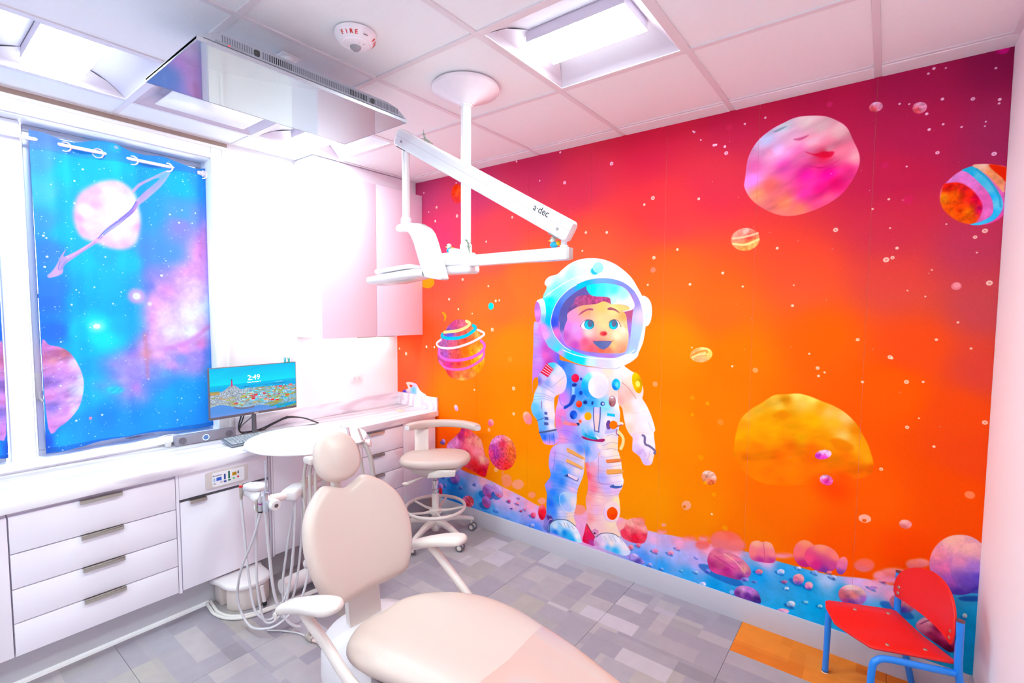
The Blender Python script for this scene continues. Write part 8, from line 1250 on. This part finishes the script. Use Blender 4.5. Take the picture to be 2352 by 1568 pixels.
for k in range(5):
    a = math.radians(-5+72*k); d = Vector((math.cos(a), math.sin(a), 0)); n_ = Vector((-d.y, d.x, 0)); c = Vector((SCx, SCy, 0)); pc = c+d*.285
    rings = []
    for u, z, wd, th in ((.03, .128, .026, .024), (.09, .132, .023, .021), (.16, .124, .02, .018), (.23, .106, .017, .016), (.275, .092, .016, .015), (.30, .082, .014, .013)):
        rings.append([c+d*u+n_*(wd*math.copysign(abs(math.cos(q))**.6, math.cos(q)))+Vector((0, 0, z+th*math.copysign(abs(math.sin(q))**.6, math.sin(q)))) for q in [2*PI*j/16 for j in range(16)]])
    lg = MB().loft(rings).build('base_leg', CREAM, t, smooth=50)
    wd = Vector((math.cos(a*2.3+.6), math.sin(a*2.3+.6), 0)); wn = Vector((-wd.y, wd.x, 0)); cc = pc-wd*.012
    m = MB(); m.tube([pc+Vector((0, 0, .09)), pc+Vector((0, 0, .055))], .0075, 10); m.tube([cc+Vector((0, 0, .028))-wn*.012, cc+Vector((0, 0, .028))+wn*.012], .017, 16); cs_ = m.build('caster', CREAM, lg)
    for s in (-1, 1):
        W = frame(cc+Vector((0, 0, .0275))+wn*(s*.011), wd, (0, 0, 1), wn*1.0) if s > 0 else frame(cc+Vector((0, 0, .0275))+wn*(s*.011), wd, (0, 0, -1), -wn)
        MB().lathe([(.019, 0), (.026, .0), (.0275, .003), (.0275, .010), (.025, .0135), (.019, .0135)], (0, 0, 0), 26, W).build('caster_wheel', DARKGREY, lg)
        MB().lathe([(0, -.001), (.0195, -.001), (.0195, .0125), (.012, .0145), (0, .0145)], (0, 0, 0), 22, W).build('wheel_hub', CREAM, lg)
m = MB(); rings = []
for q in range(27):
    u = q/26; a = math.radians(152-124*u); ctr = S(.055, -.155, .815)+er*(.285*math.cos(a))+ef*(.285*math.sin(a)); o_ = er*math.cos(a)+ef*math.sin(a); e_ = 1-.25*max(0, abs(2*u-1)-.88)/.12
    rings.append([ctr+o_*(.030*e_*math.copysign(abs(math.cos(b_))**.55, math.cos(b_)))+Vector((0, 0, .026*e_*math.copysign(abs(math.sin(b_))**.55, math.sin(b_)))) for b_ in [2*PI*k/20 for k in range(20)]])
bar = m.loft(rings).build('torso_bar', VINYL, t, smooth=60)
for a in (152, 28):
    a = math.radians(a); o_ = er*math.cos(a)+ef*math.sin(a); p = S(.055, -.155, .815)+o_*.285; tg = (er*-math.sin(a)+ef*math.cos(a))*(1 if a > 1 else -1)
    MB().prism(superell(.021, .014, 4, 24), 0, .004, 'z', .001, 1, frame(p+Vector((0, 0, -.004)), o_, (0, 0, 1), tg)).build('end_cap', SHELL, bar)
m = MB(); m.box(-.052, .052, -.009, .009, .56, .785, .006, 2, SM @ Matrix.Translation((-.115, .10, 0))); m.build('bar_post', pm('post_cream', 'F4E6E0', .35), t)
m = MB(); m.box(-.035, .045, -.02, .02, .783, .795, .004, 2, SM @ Matrix.Translation((-.115, .105, 0))); m.build('bar_clamp', STEEL, t)
MB().box(.028, .040, -.0225, -.018, .784, .794, .001, 1, SM @ Matrix.Translation((-.115, .105, 0))).build('release_tab', pm('tab_red', 'D83830', .4), t)
m = MB(); m.tube([S(-.115, .10, .57), S(-.09, .08, .53), S(-.05, .04, .50)], .018, 10); m.build('post_bracket', CREAM, t)
# ------------------------------------------------------------ child's chair
BLUE = pm('blue_enamel', '0A86EE', .25, coat=.4); RED = pm('red_laminate_wood', 'E81E1A', .42, var=.06, scale=160)
t = thing('child_chair', "child's chair with red seat and back on blue tube legs, in the right corner", 'chair', (.06, 2.5, 0))
FL, FR, RR, RL = Vector((-.152, 2.578, 0)), Vector((.006, 2.298, 0)), Vector((.258, 2.412, 0)), Vector((.094, 2.70, 0))
fw = (FL+FR)/2-(RR+RL)/2; fw.normalize(); rt = (FR-FL).normalized()
o0 = (FL+FR+RR+RL)/4; so = []
def loc2(p): q = p-o0; return (q.dot(rt), q.dot(fw))
a, b_, c, d = loc2(FL), loc2(FR), loc2(RR), loc2(RL)
so = [(a[0]+.012, a[1]+.004), (a[0]+.06, a[1]+.024), ((a[0]+b_[0])/2, a[1]+.036), (b_[0]-.06, b_[1]+.024), (b_[0]-.012, b_[1]+.004), (b_[0]-.003, b_[1]-.012), (c[0]-.002, c[1]+.02), (c[0]-.012, c[1]+.004), (d[0]+.012, d[1]+.004), (d[0]+.002, d[1]+.02), (a[0]+.003, a[1]-.012)]
CM = frame((o0.x, o0.y, 0), rt, fw, (0, 0, 1))
def board(outl, M, th, warpf, n=14):
    """thin moulded ply board from an outline, gently dished"""
    cx = sum(p[0] for p in outl)/len(outl); cy_ = sum(p[1] for p in outl)/len(outl); rings = []
    def rg(f, w): return [M @ Vector((cx+(p[0]-cx)*f, cy_+(p[1]-cy_)*f, w+warpf(cx+(p[0]-cx)*f, cy_+(p[1]-cy_)*f))) for p in outl]
    for f in (.02, .35, .7, .985): rings.append(rg(f, -th/2))
    rings.append(rg(1.0, -th*.25)); rings.append(rg(1.0, th*.25))
    for f in (.985, .7, .35, .02): rings.append(rg(f, th/2))
    return MB().loft(rings)
so2 = []
for i in range(len(so)):
    p, q = so[i], so[(i+1) % len(so)]; so2 += [(p[0]+(q[0]-p[0])*k/4, p[1]+(q[1]-p[1])*k/4) for k in range(4)]
st = board(so2, CM @ Matrix.Translation((0, 0, .338)), .010, lambda u, v: -.010*math.exp(-(u/.09)**2)-.0*v).build('seat', RED, t, smooth=50)
for p in ((-.115, .055), (-.115, -.075), (.115, .055), (.115, -.075)): MB().lathe([(0, 0), (.0075, 0), (.006, .003), (0, .0036)], (0, 0, 0), 14, CM @ Matrix.Translation((p[0], p[1], .341))).build('screw', pm('screw_nickel', 'B8A898', .35, metal=.8), st)
TR = .0128
def leg(path, nm='leg', cap=None):
    lg = MB().tube(bez(path, 5), TR, 16).build(nm, BLUE, t, smooth=60); p = Vector(path[0])
    MB().lathe([(0, 0), (TR+.0012, 0), (TR+.0012, .005), (0, .005)], (p.x, p.y, 0.0005), 18).build('foot_cap', pm('cap_pale', 'E8E0E0', .4), lg); MB().lathe([(0, 0), (TR+.0014, 0), (TR+.0014, .003), (0, .003)], (p.x, p.y, 0.0056), 18).build('foot_ring', RUBBER, lg); return lg
L0 = FL+fw*-.004-rt*.004; R0 = FR+rt*.006-fw*.006
Lr = Vector((.094, 2.703, 0)); Rr = Vector((.268, 2.405, 0))
leg([(L0.x-.004, L0.y, .004), (L0.x-.002, L0.y, .15), (L0.x, L0.y, .275), (L0.x+.010, L0.y+.005, .306), (L0.x+.04, L0.y+.02, .318), ((L0.x+Lr.x)/2, (L0.y+Lr.y)/2, .318), (Lr.x-.01, Lr.y-.004, .312)])
leg([(R0.x-.006, R0.y-.003, .004), (R0.x-.004, R0.y, .15), (R0.x, R0.y, .27), (R0.x+.012, R0.y+.006, .303), (R0.x+.045, R0.y+.02, .316), ((R0.x+Rr.x)/2+.02, (R0.y+Rr.y)/2, .314), (Rr.x-.01, Rr.y-.004, .302)])
for P_, foot in ((Lr, (.160, 2.716)), (Rr, (.33, 2.445))):
    lg = leg([(foot[0], foot[1], .004), ((foot[0]*.5+P_.x*.5), (foot[1]*.5+P_.y*.5), .16), (P_.x+.004, P_.y, .30), (P_.x, P_.y, .40), (P_.x, P_.y, .505)])
    MB().lathe([(0, 0), (TR+.0008, 0), (TR+.0004, .004), (0, .005)], (P_.x, P_.y, .5045), 18).build('tube_plug', pm('plug_brown', '6A4048', .5), lg)
bm_ = (Lr+Rr)/2; bd = (Rr-Lr).normalized(); bnrm = Vector((-bd.y, bd.x, 0)); bnrm = bnrm if bnrm.dot(fw) > 0 else -bnrm
bo = [(-.158, .0)]+[(-.158+.316*k/8, .0) for k in range(1, 9)]+[(.170, .02), (.172, .05)]+[(.172*math.cos(math.radians(q)), .05+.142*math.sin(math.radians(q))) for q in range(15, 166, 10)]+[(-.172, .05), (-.170, .02)]
BKM = frame((bm_.x+bnrm.x*.022, bm_.y+bnrm.y*.022, .402), bd, (-bnrm.x*.10, -bnrm.y*.10, 1), bnrm)
bk = board(bo, BKM, .010, lambda u, v: -.032*(1-(u/.172)**2)).build('backrest', RED, t, smooth=50)
for u in (-.148, .148):
    for v in (.022, .048): MB().lathe([(0, 0), (.0075, 0), (.006, .003), (0, .0036)], (0, 0, 0), 14, BKM @ Matrix.Translation((u, v, .0045-.032*(1-(u/.172)**2)))).build('screw', MATS['screw_nickel'], bk)
# ------------------------------------------------------------ delivery unit behind the chair
t = thing('delivery_unit', 'white dental delivery unit with round table top, handpiece holder and floor column', 'dental unit', (-2.66, 1.55, 0))
TC = (-2.735, 1.555)
MB().lathe([(0, .862), (.325, .862), (.338, .866), (.341, .872), (.338, .878), (.333, .880), (0, .880)], (TC[0], TC[1], 0), 72).build('round_table_top', pm('table_white', 'FAF6F8', .3, var=.005), t)
m = MB(); m.box(-2.455, -2.375, 1.36, 1.47, .825, .8615, .012); m.build('hose_block', CREAM, t)
m = MB(); m.box(-2.82, -2.60, 1.50, 1.64, .838, .8615, .006); m.tube([(-2.66, 1.62, .845), (-2.66, 1.62, .66), (-2.66, 1.62, .56)], .026, 20); m.build('table_post', CREAM, t)
m = MB(); m.loft([[(x, y, z) for x, y in superell(a, b_, 3.5, 32, (-2.655, 1.62))] for z, a, b_ in ((.075, .088, .13), (.12, .09, .13), (.135, .078, .115), (.15, .076, .112), (.50, .072, .105), (.53, .066, .098), (.575, .04, .06), (.58, .02, .03))]); m.build('floor_column', CREAM, t, smooth=50)
for z in (.16, .185, .21): MB().tube([(-2.66, 1.512, z+.06), (-2.662, 1.47, z+.06)], .004, 8).build('barbed_fitting', SHELL, t)
m = MB(); m.ball((-2.655, 1.485, .155), (.02, .022, .026), 14); m.box(-2.66, -2.65, 1.475, 1.485, .115, .135, .002); m.build('shut_off_knob', SHELL, t)
MB().tube([(-2.64, 1.328, .085), (-2.645, 1.42, .083), (-2.65, 1.62, .081), (-2.66, 1.85, .08), (-2.67, 2.0, .08)], .044, 20).build('floor_pipe', SHELL, t)
m = MB(); m.tube(bez([(-2.66, 1.62, .66), (-2.60, 1.53, .668), (-2.55, 1.42, .672), (-2.49, 1.33, .672)], 6), .028, 16); m.build('swing_arm', CREAM, t)
m = MB(); m.box(-.085, .05, -.042, .042, .642, .702, .016, 3, frame((-2.475, 1.315, 0), (.55, -.835, 0), (.835, .55, 0), (0, 0, 1))); m.build('elbow', SHELL, t)
m = MB(); m.tube(bez([(-2.475, 1.29, .672), (-2.47, 1.24, .672), (-2.475, 1.195, .675)], 4), .022, 14); m.build('holder_stem', pm('stem_pink_white', 'F8E2DE', .35), t)
# handpiece holder: a bar along x
hb = MB(); hb.lathe([(0, -.182), (.020, -.180), (.027, -.170), (.028, -.145), (.020, -.135), (.020, -.120), (.026, -.112), (.026, -.045), (.032, -.03), (.032, .04), (.021, .05), (.021, .066), (.026, .074), (.026, .088), (.020, .096), (.020, .110), (.0265, .118), (.0275, .168), (.024, .177), (0, .179)], (0, 0, 0), 24, Matrix.Translation((-2.532, 1.165, .680)) @ Matrix.Rotation(PI/2, 4, 'Y'))
hbo = hb.build('handpiece_holder', SHELL, t, smooth=50)
m = MB(); m.ball((-2.53, 1.168, .628), (.036, .028, .032), 16); m.tube([(-2.53, 1.168, .625), (-2.53, 1.168, .66)], .022, 12); m.build('holder_boss', SHELL, hbo)
MB().lathe([(0, 0), (.0095, 0), (.0095, .0025), (0, .003)], (0, 0, 0), 20, Matrix.Translation((-2.353, 1.165, .680)) @ Matrix.Rotation(PI/2, 4, 'Y')).build('end_screw', pm('screw_dark', '7A7274', .35, metal=.6), hbo)
m = MB(); m.loft([[(x, y, z+(x+2.585)*.12) for x, y in superell(a, b_, 2.3, 40, (-2.585, 1.172))] for z, a, b_ in ((.700, .04, .025), (.715, .078, .042), (.726, .088, .047), (.733, .085, .045), (.736, .03, .015))]); m.build('key_pad', SHELL, hbo, smooth=50)
m = MB()
for k in range(7): m.box(-2.64+.014*k, -2.632+.014*k, 1.165, 1.172, .7325+.0017*k, .7348+.0017*k, .0008, 1)
m.build('pad_keys', pm('pad_key_grey', 'D8D2D8', .4), hbo, kind='stuff')
def tool(x, r, z0, z1, m_, nm): return MB().lathe([(0, z0), (r*.7, z0), (r, z0+.01), (r, z1-.01), (r*.8, z1), (0, z1)], (x, 1.132, 0), 16).build(nm, m_, t)
a1 = tool(-2.66, .0085, .645, .735, STEEL, 'air_handpiece'); MB().lathe([(.0088, .712), (.0092, .714), (.0092, .722), (.0088, .724)], (-2.66, 1.132, 0), 16).build('colour_band', KEYC['red'], a1)
tool(-2.485, .0085, .625, .690, STEEL, 'suction_tip')
a2 = tool(-2.445, .0125, .632, .712, pm('motor_silver', 'C8C4CA', .25, metal=.6), 'motor_handpiece'); MB().lathe([(.0127, .675), (.0130, .676), (.0130, .681), (.0127, .682)], (-2.445, 1.132, 0), 18).build('colour_band', pm('band_magenta', 'A02C88', .4), a2); MB().lathe([(0, .712), (.005, .712), (.006, .722), (.004, .738), (0, .738)], (-2.445, 1.132, 0), 12).build('chuck', CHROME, a2); MB().lathe([(.0128, .634), (.0132, .635), (.0132, .640), (.0128, .641)], (-2.445, 1.132, 0), 18).build('seal_ring', RUBBER, a2)
m = MB(); m.prism([(-.011, 0), (.011, 0), (.014, .055), (.010, .06), (.008, .10), (-.008, .10), (-.010, .06), (-.012, .055)], -.010, .010, 'y', .003, 2, Matrix.Translation((-2.395, 1.132, .648))); m.tube([(-2.385, 1.132, .745), (-2.385, 1.132, .905)], .0045, 10); sy = m.build('air_water_syringe', pm('syringe_silver', 'C6CAD6', .2, metal=.5), t)
MB().tube([(-2.408, 1.125, .742), (-2.37, 1.14, .751)], .0045, 10).build('syringe_button', CHROME, sy)
HP = [([(-2.66, 1.132, .648), (-2.62, 1.128, .44), (-2.565, 1.12, .24), (-2.50, 1.12, .10), (-2.43, 1.17, .07), (-2.41, 1.25, .22), (-2.44, 1.30, .45), (-2.455, 1.31, .642)], .0062), ([(-2.485, 1.132, .626), (-2.49, 1.125, .45), (-2.47, 1.12, .20), (-2.43, 1.14, .06), (-2.40, 1.22, .12), (-2.425, 1.285, .40), (-2.45, 1.315, .642)], .0062), ([(-2.445, 1.132, .633), (-2.475, 1.105, .50), (-2.545, 1.07, .32), (-2.585, 1.07, .16), (-2.535, 1.085, .055), (-2.44, 1.10, .045), (-2.36, 1.17, .07), (-2.32, 1.27, .18), (-2.36, 1.34, .40), (-2.43, 1.345, .642)], .0062), ([(-2.395, 1.132, .648), (-2.40, 1.145, .45), (-2.385, 1.16, .22), (-2.35, 1.19, .10), (-2.325, 1.22, .05), (-2.31, 1.25, .03)], .0075), ([(-2.47, 1.33, .642), (-2.475, 1.29, .45), (-2.46, 1.24, .20), (-2.42, 1.24, .10), (-2.40, 1.28, .2), (-2.44, 1.34, .44), (-2.46, 1.36, .642)], .0062)]
for p, r in HP: MB().tube(bez(p, 9), r, 10).build('hose', HOSE, t, smooth=60)
for dx, dy in ((0, 0), (.018, .022), (.036, .044)): MB().tube(bez([(-2.44+dx, 1.375+dy, .83), (-2.455+dx, 1.37+dy, .76), (-2.44+dx, 1.36+dy, .66), (-2.40+dx, 1.34+dy, .54), (-2.37+dx, 1.36+dy, .40), (-2.36+dx, 1.42+dy, .25), (-2.40+dx, 1.50+dy, .10), (-2.48+dx, 1.56+dy, .05)], 7), .0085, 12).build('supply_hose', pm('supply_hose_grey', 'BDB2AE', .45), t, smooth=60)
# second holder at the table's right edge
h2 = MB(); h2.lathe([(0, .80), (.030, .80), (.031, .855), (.035, .872), (.062, .897), (.071, .906), (.068, .910), (.03, .907), (0, .907)], (-2.385, 1.622, 0), 28); h2 = h2.build('suction_holder', SHELL, t)
m = MB(); m.box(-2.41, -2.36, 1.60, 1.64, .79, .862, .01); m.build('holder_bracket', CREAM, h2)
m = MB(); m.tube([(-2.358, 1.66, .878), (-2.32, 1.70, .888)], .022, 16); m.build('valve_block', pm('valve_pink_white', 'F8DDDA', .35), h2)
m = MB(); m.tube([(-2.365, 1.60, .905), (-2.385, 1.59, .985)], [.008, .010], 12); m.tube([(-2.385, 1.59, .985), (-2.42, 1.57, .992)], .005, 10); m.build('suction_handle', CHROME, t)
m = MB(); m.tube([(-2.325, 1.655, .895), (-2.36, 1.645, .975)], [.0075, .006], 12); m.build('saliva_handle', pm('handle_rose_grey', 'C8B0B0', .35), t)
for p, r in (([(-2.35, 1.625, .90), (-2.335, 1.63, .84), (-2.315, 1.64, .74), (-2.31, 1.645, .60), (-2.33, 1.65, .40), (-2.38, 1.66, .22)], .0075), ([(-2.325, 1.66, .893), (-2.295, 1.675, .82), (-2.275, 1.68, .72), (-2.275, 1.685, .55), (-2.30, 1.69, .35), (-2.36, 1.70, .20)], .0125)): MB().tube(bez(p, 7), r, 12).build('suction_hose', MATS['supply_hose_grey'], t, smooth=60)
# floor junction box and tubing
t = thing('junction_box', 'cream lidded utility box on the floor against the toe kick', 'utility box', (-2.80, 1.19, 0))
bo = loop([(-2.95, 1.085), (-2.86, 1.082), (-2.77, 1.095), (-2.715, 1.14), (-2.69, 1.20), (-2.70, 1.27), (-2.74, 1.315), (-2.85, 1.325), (-2.95, 1.325)], 5)
m = MB(); m.prism([(-2.948, 1.10), (-2.865, 1.10), (-2.862, 1.13), (-2.84, 1.135), (-2.81, 1.105), (-2.765, 1.115), (-2.725, 1.15), (-2.702, 1.20), (-2.71, 1.265), (-2.745, 1.305), (-2.85, 1.315), (-2.948, 1.315)], .001, .124, 'z', .004); m.build('box_body', CREAM, t)
cx = sum(p[0] for p in bo)/len(bo); cyy = sum(p[1] for p in bo)/len(bo)
m = MB(); m.loft([[(cx+(p[0]-cx)*f, cyy+(p[1]-cyy)*f, z) for p in bo] for z, f in ((.1242, .99), (.126, 1.0), (.138, 1.0), (.146, .97), (.151, .88), (.1525, .5), (.153, .02))]); m.build('box_lid', SHELL, t, smooth=50)
m = MB(); m.ball((-2.90, 1.083, .134), (.006, .004, .006), 10); m.build('lid_screw', DARKGREY, t, smooth=0)
m = MB(); m.tube([(-2.68, 1.235, .12), (-2.668, 1.243, .03)], .010, 12); m.build('drain_stub', SHELL, t)
m = MB(); m.tube([(-2.669, 1.242, .034), (-2.667, 1.244, .012)], .0112, 12); m.build('stub_end', RUBBER, t)
t = thing('floor_tubing', 'pair of pale tubes running on the carpet round the utility box', 'tubing', (-2.7, 1.3, 0))
for k, (o_, r) in enumerate(((0, .0085), (.019, .0085))):
    MB().tube(bez([(-2.945, 1.075-o_, .009), (-2.88, 1.066-o_, .009), (-2.80, 1.060-o_, .009), (-2.715+o_*.5, 1.085-o_*.8, .009), (-2.655+o_, 1.15-o_*.4, .009), (-2.625+o_, 1.26, .009), (-2.60+o_, 1.40, .009), (-2.575+o_, 1.55, .009), (-2.50+o_, 1.66, .009)], 8), r, 12).build('tube', pm('tube_pale', 'E2DCDA', .4), t, smooth=60)
t = thing('floor_valve', 'small clear valve on a pink tube on the carpet behind the chair', 'valve', (-2.2, 1.25, 0))
m = MB(); m.box(-2.245, -2.19, 1.235, 1.262, .004, .026, .006); m.tube([(-2.218, 1.248, .022), (-2.218, 1.248, .05)], .007, 10); m.build('valve_body', pm('valve_clear', 'D8CCC4', .2, trans=.3), t); MB().box(-2.228, -2.206, 1.241, 1.255, .048, .058, .004).build('valve_tap', SHELL, t)
MB().tube(bez([(-2.19, 1.25, .010), (-2.12, 1.28, .009), (-2.05, 1.34, .009), (-1.98, 1.40, .009)], 6), .0085, 10).build('pink_tube', pm('tube_pink', 'DCC0BC', .4), t); MB().tube(bez([(-2.245, 1.248, .008), (-2.31, 1.235, .006), (-2.38, 1.20, .006), (-2.45, 1.15, .006)], 6), .004, 8).build('thin_tube', HOSE, t)
# ------------------------------------------------------------ ceiling-hung dental light
PX, PY = -1.605, 1.73
t = thing('dental_light', 'white ceiling-hung dental light with a long slanting arm', 'dental lamp', (PX, PY, H))
ENAM = pm('white_enamel', 'F6F2F5', .22, coat=.3, var=.006)
MB().lathe([(0, H), (.150, H), (.156, H-.006), (.157, H-.020), (.150, H-.028), (.040, H-.078), (.036, H-.083), (0, H-.083)], (PX, PY, 0), 56).build('ceiling_canopy', pm('canopy_white', 'F6EAF2', .3), t)
m = MB(); m.lathe([(.0238, 1.90), (.0238, H-.075), (.030, H-.075), (.030, H-.092), (.0238, H-.092)], (PX, PY, 0), 32); m.build('pole', ENAM, t)
MB().lathe([(0, 1.895), (.0285, 1.895), (.0285, 1.958), (.0265, 1.962), (0, 1.962)], (PX, PY, 0), 32).build('pole_collar', ENAM, t)
m = MB(); m.box(-1.775, -1.575, PY-.05, PY+.045, 1.862, 1.925, .010, 3); m.box(-1.755, -1.545, PY-.045, PY+.04, 1.822, 1.864, .016, 3); m.lathe([(0, 1.83), (.040, 1.83), (.042, 1.845), (.034, 1.90), (0, 1.90)], (PX, PY, 0), 28); m.build('hub', ENAM, t)
MB().box(-1.69, -1.645, PY-.035, PY+.02, 1.925, 1.945, .006).build('hub_tab', ENAM, t)
m = MB(); m.box(-1.600, -1.020, 1.686, 1.728, 1.853, 1.905, .007, 2); arm = m.build('lower_arm', ENAM, t)
MB().box(-1.0205, -1.012, 1.689, 1.725, 1.856, 1.902, .003).build('end_cap', CREAM, arm)
m = MB(); m.lathe([(0, 1.90), (.018, 1.90), (.018, 1.912), (.0125, 1.914), (.0125, 1.975), (0, 1.975)], (-1.045, 1.707, 0), 22); m.build('arm_post', ENAM, t)
A0 = Vector((-1.003, 1.692, 1.958)); A1 = Vector((-1.985, 1.648, 2.518)); ax = (A1-A0).normalized(); sd = ax.cross(Vector((0, 0, 1))).normalized(); up = sd.cross(ax); AL = (A1-A0).length
AM_ = frame(A0, ax, sd, up)
sa = MB(); prof = superell(.026, .043, 6, 36)
sa.loft([[AM_ @ Vector((x, p[0]*f, p[1]*f)) for p in prof] for x, f in ((-.002, .80), (.004, .93), (.012, 1), (AL-.012, 1), (AL-.004, .93), (AL+.002, .80))]); sa = sa.build('spring_arm', ENAM, t, smooth=50)
sgn = 1 if (AM_ @ Vector((0, .026, 0))).y < A0.y else -1
m = MB(); m.box(.0, AL, sgn*.0258-.0008, sgn*.0258+.0008, .0035, .0048, 0, 1, AM_); m.build('cover_seam', pm('seam_grey', 'C4BCC2', .5), sa, smooth=0)
for u in (.05, AL-.055): MB().lathe([(0, 0), (.0065, 0), (.0065, .0016), (0, .002)], (0, 0, 0), 16, AM_ @ Matrix.Translation((u, sgn*.026, -.012)) @ Matrix.Rotation(-sgn*PI/2, 4, 'X')).build('pivot_screw', pm('pivot_grey', 'A8A0A4', .3, metal=.5), sa)
m = MB(); m.prism([(.03, -.046), (.085, -.046), (.08, -.038), (.035, -.038)], -.02, .02, 'y', 0, 1, AM_); m.build('pivot_slot', pm('slot_dark_grey', '8A8288', .6), sa, smooth=0); m = MB(); m.prism([(AL-.09, -.046), (AL-.02, -.046), (AL-.025, -.038), (AL-.085, -.038)], -.02, .02, 'y', 0, 1, AM_); m.build('pivot_slot', MATS['slot_dark_grey'], sa, smooth=0)
text('maker_logo', 'a·dec', .040, BLACKP, frame(AM_ @ Vector((.155, sgn*.0268, .020)), -ax, up, (-ax).cross(up)), sa, .0002)
QX, QY = -1.94, 1.652
m = MB(); m.lathe([(0, 2.10), (.0195, 2.10), (.0195, 2.475), (0, 2.475)], (QX, QY, 0), 28); m.build('drop_post', ENAM, t)
MB().lathe([(0, 2.062), (.0265, 2.062), (.0275, 2.066), (.0275, 2.108), (.0245, 2.112), (0, 2.112)], (QX, QY, 0), 28).build('post_collar', ENAM, t)
yo = [(-1.999, 2.066), (-1.985, 2.08), (-1.94, 2.082), (-1.883, 2.079), (-1.822, 2.070), (-1.775, 2.045), (-1.75, 2.018), (-1.728, 1.972), (-1.707, 1.919), (-1.683, 1.858), (-1.661, 1.798), (-1.673, 1.791), (-1.719, 1.796), (-1.787, 1.808), (-1.806, 1.842), (-1.831, 1.899), (-1.861, 1.972), (-1.883, 2.012), (-1.903, 2.034), (-1.94, 2.042), (-1.985, 2.045), (-1.998, 2.052)]
MB().prism(yo, 1.627, 1.677, 'y', .008, 3).build('yoke', ENAM, t)
LH = frame((-1.955, 1.618, 1.812), (.965, .20, .10), (-.20, .98, 0))
m = MB(); m.loft([[LH @ Vector((x, p[0], p[1])) for p in superell(a, b_, 3, 32)] for x, a, b_ in ((-.175, .03, .012), (-.172, .05, .017), (-.15, .075, .021), (-.05, .085, .024), (.07, .085, .026), (.135, .075, .024), (.155, .05, .018))]); lh = m.build('lamp_head', ENAM, t, smooth=50)
MB().box(-.10, .12, -.07, .07, .027, .047, .006, 2, LH).build('lamp_top_cover', pm('top_cover_white', 'F8F2F6', .3), lh)
m = MB(); m.loft([[LH @ Vector((x, p[0], -.012+p[1])) for p in superell(a, b_, 2.4, 28)] for x, a, b_ in ((-.135, .02, .006), (-.12, .055, .016), (0, .07, .022), (.10, .06, .018), (.12, .02, .006))]); m.build('lamp_lens', pm('lens_smoke', 'DCD2D2', .08, coat=.5), lh, smooth=50)
MB().tube([LH @ Vector((.13, 0, .005)), (-1.76, 1.645, 1.835)], .016, 14).build('head_joint', DARKGREY, lh)
# toys perched on the light
def duck(label, x, y, z, group='bath ducks on the dental light'):
    t = thing('toy_duck', label, 'toy', (x, y, z), group); m = MB(); m.ball((x+.002, y, z+.013), (.019, .014, .0125), 16); m.build('duck_body', pm('duck_cyan', '10B4E0', .3), t)
    h = MB().ball((x-.003, y, z+.034), (.0135, .0125, .013), 16).build('duck_head', pm('duck_cream', 'F6EEDC', .3), t)
    MB().ball((x-.0175, y, z+.031), (.0075, .005, .0035), 10).build('duck_beak', pm('duck_yellow', 'F4C41C', .3), h); MB().ball((x-.008, y-.0115, z+.0375), .0020, 8).build('duck_eye', BLACKP, h); MB().tube([(x-.013, y-.0085, z+.031), (x-.006, y-.0125, z+.0335), (x-.003, y-.0128, z+.037)], .0007, 6).build('duck_strap', BLACKP, h)
    MB().ball((x+.023, y, z+.018), (.010, .011, .010), 12).build('duck_tail', MATS['duck_yellow'], t)
duck('cyan and yellow toy duck on the hub beside the pole', -1.70, 1.715, 1.9255); duck('cyan and yellow toy duck at the right end of the lower arm', -1.095, 1.707, 1.9055)
GECK = pm('gecko_grey_green', '8E9A8C', .5, var=.25, scale=120)
def gecko(label, M):
    t = thing('toy_lizard', label, 'toy', M.to_translation(), 'toy lizards on the dental light')
    m = MB(); m.tube([M @ Vector(p) for p in ((-.050, 0, .004), (-.03, .002, .004), (-.012, 0, .006), (.006, 0, .007), (.018, 0, .012), (.026, 0, .020))], [.0014, .0028, .0048, .0052, .0044, .0030], 10); m.ball(M @ Vector((.031, 0, .024)), (.0075, .0055, .0048), 12); m.build('lizard_body', GECK, t)
    for u in (-.012, .012):
        for s in (-1, 1): MB().tube([M @ Vector((u, s*.004, .006)), M @ Vector((u+.004, s*.012, .006)), M @ Vector((u+.009, s*.013, .0008))], [.0018, .0016, .0022], 8).build('leg', GECK, t)
    MB().tube([M @ Vector((.035, 0, .028)), M @ Vector((.040, 0, .034)), M @ Vector((.046, .002, .044))], [.0016, .0012, .0006], 6).build('tongue', GECK, t)
gecko('grey-green toy lizard on top of the slanting lamp arm', AM_ @ Matrix.Translation((AL-.19, 0, .0435)) @ Matrix.Diagonal((1, 1, 1, 1)))
gecko('grey-green toy lizard standing on the lower arm beside the pole', frame((-1.555, 1.70, 1.9055), (0, 0, 1), (0, 1, 0), (-1, 0, 0)) @ Matrix.Translation((.045, 0, 0)) @ Matrix.Diagonal((.8, .8, .8, 1)))
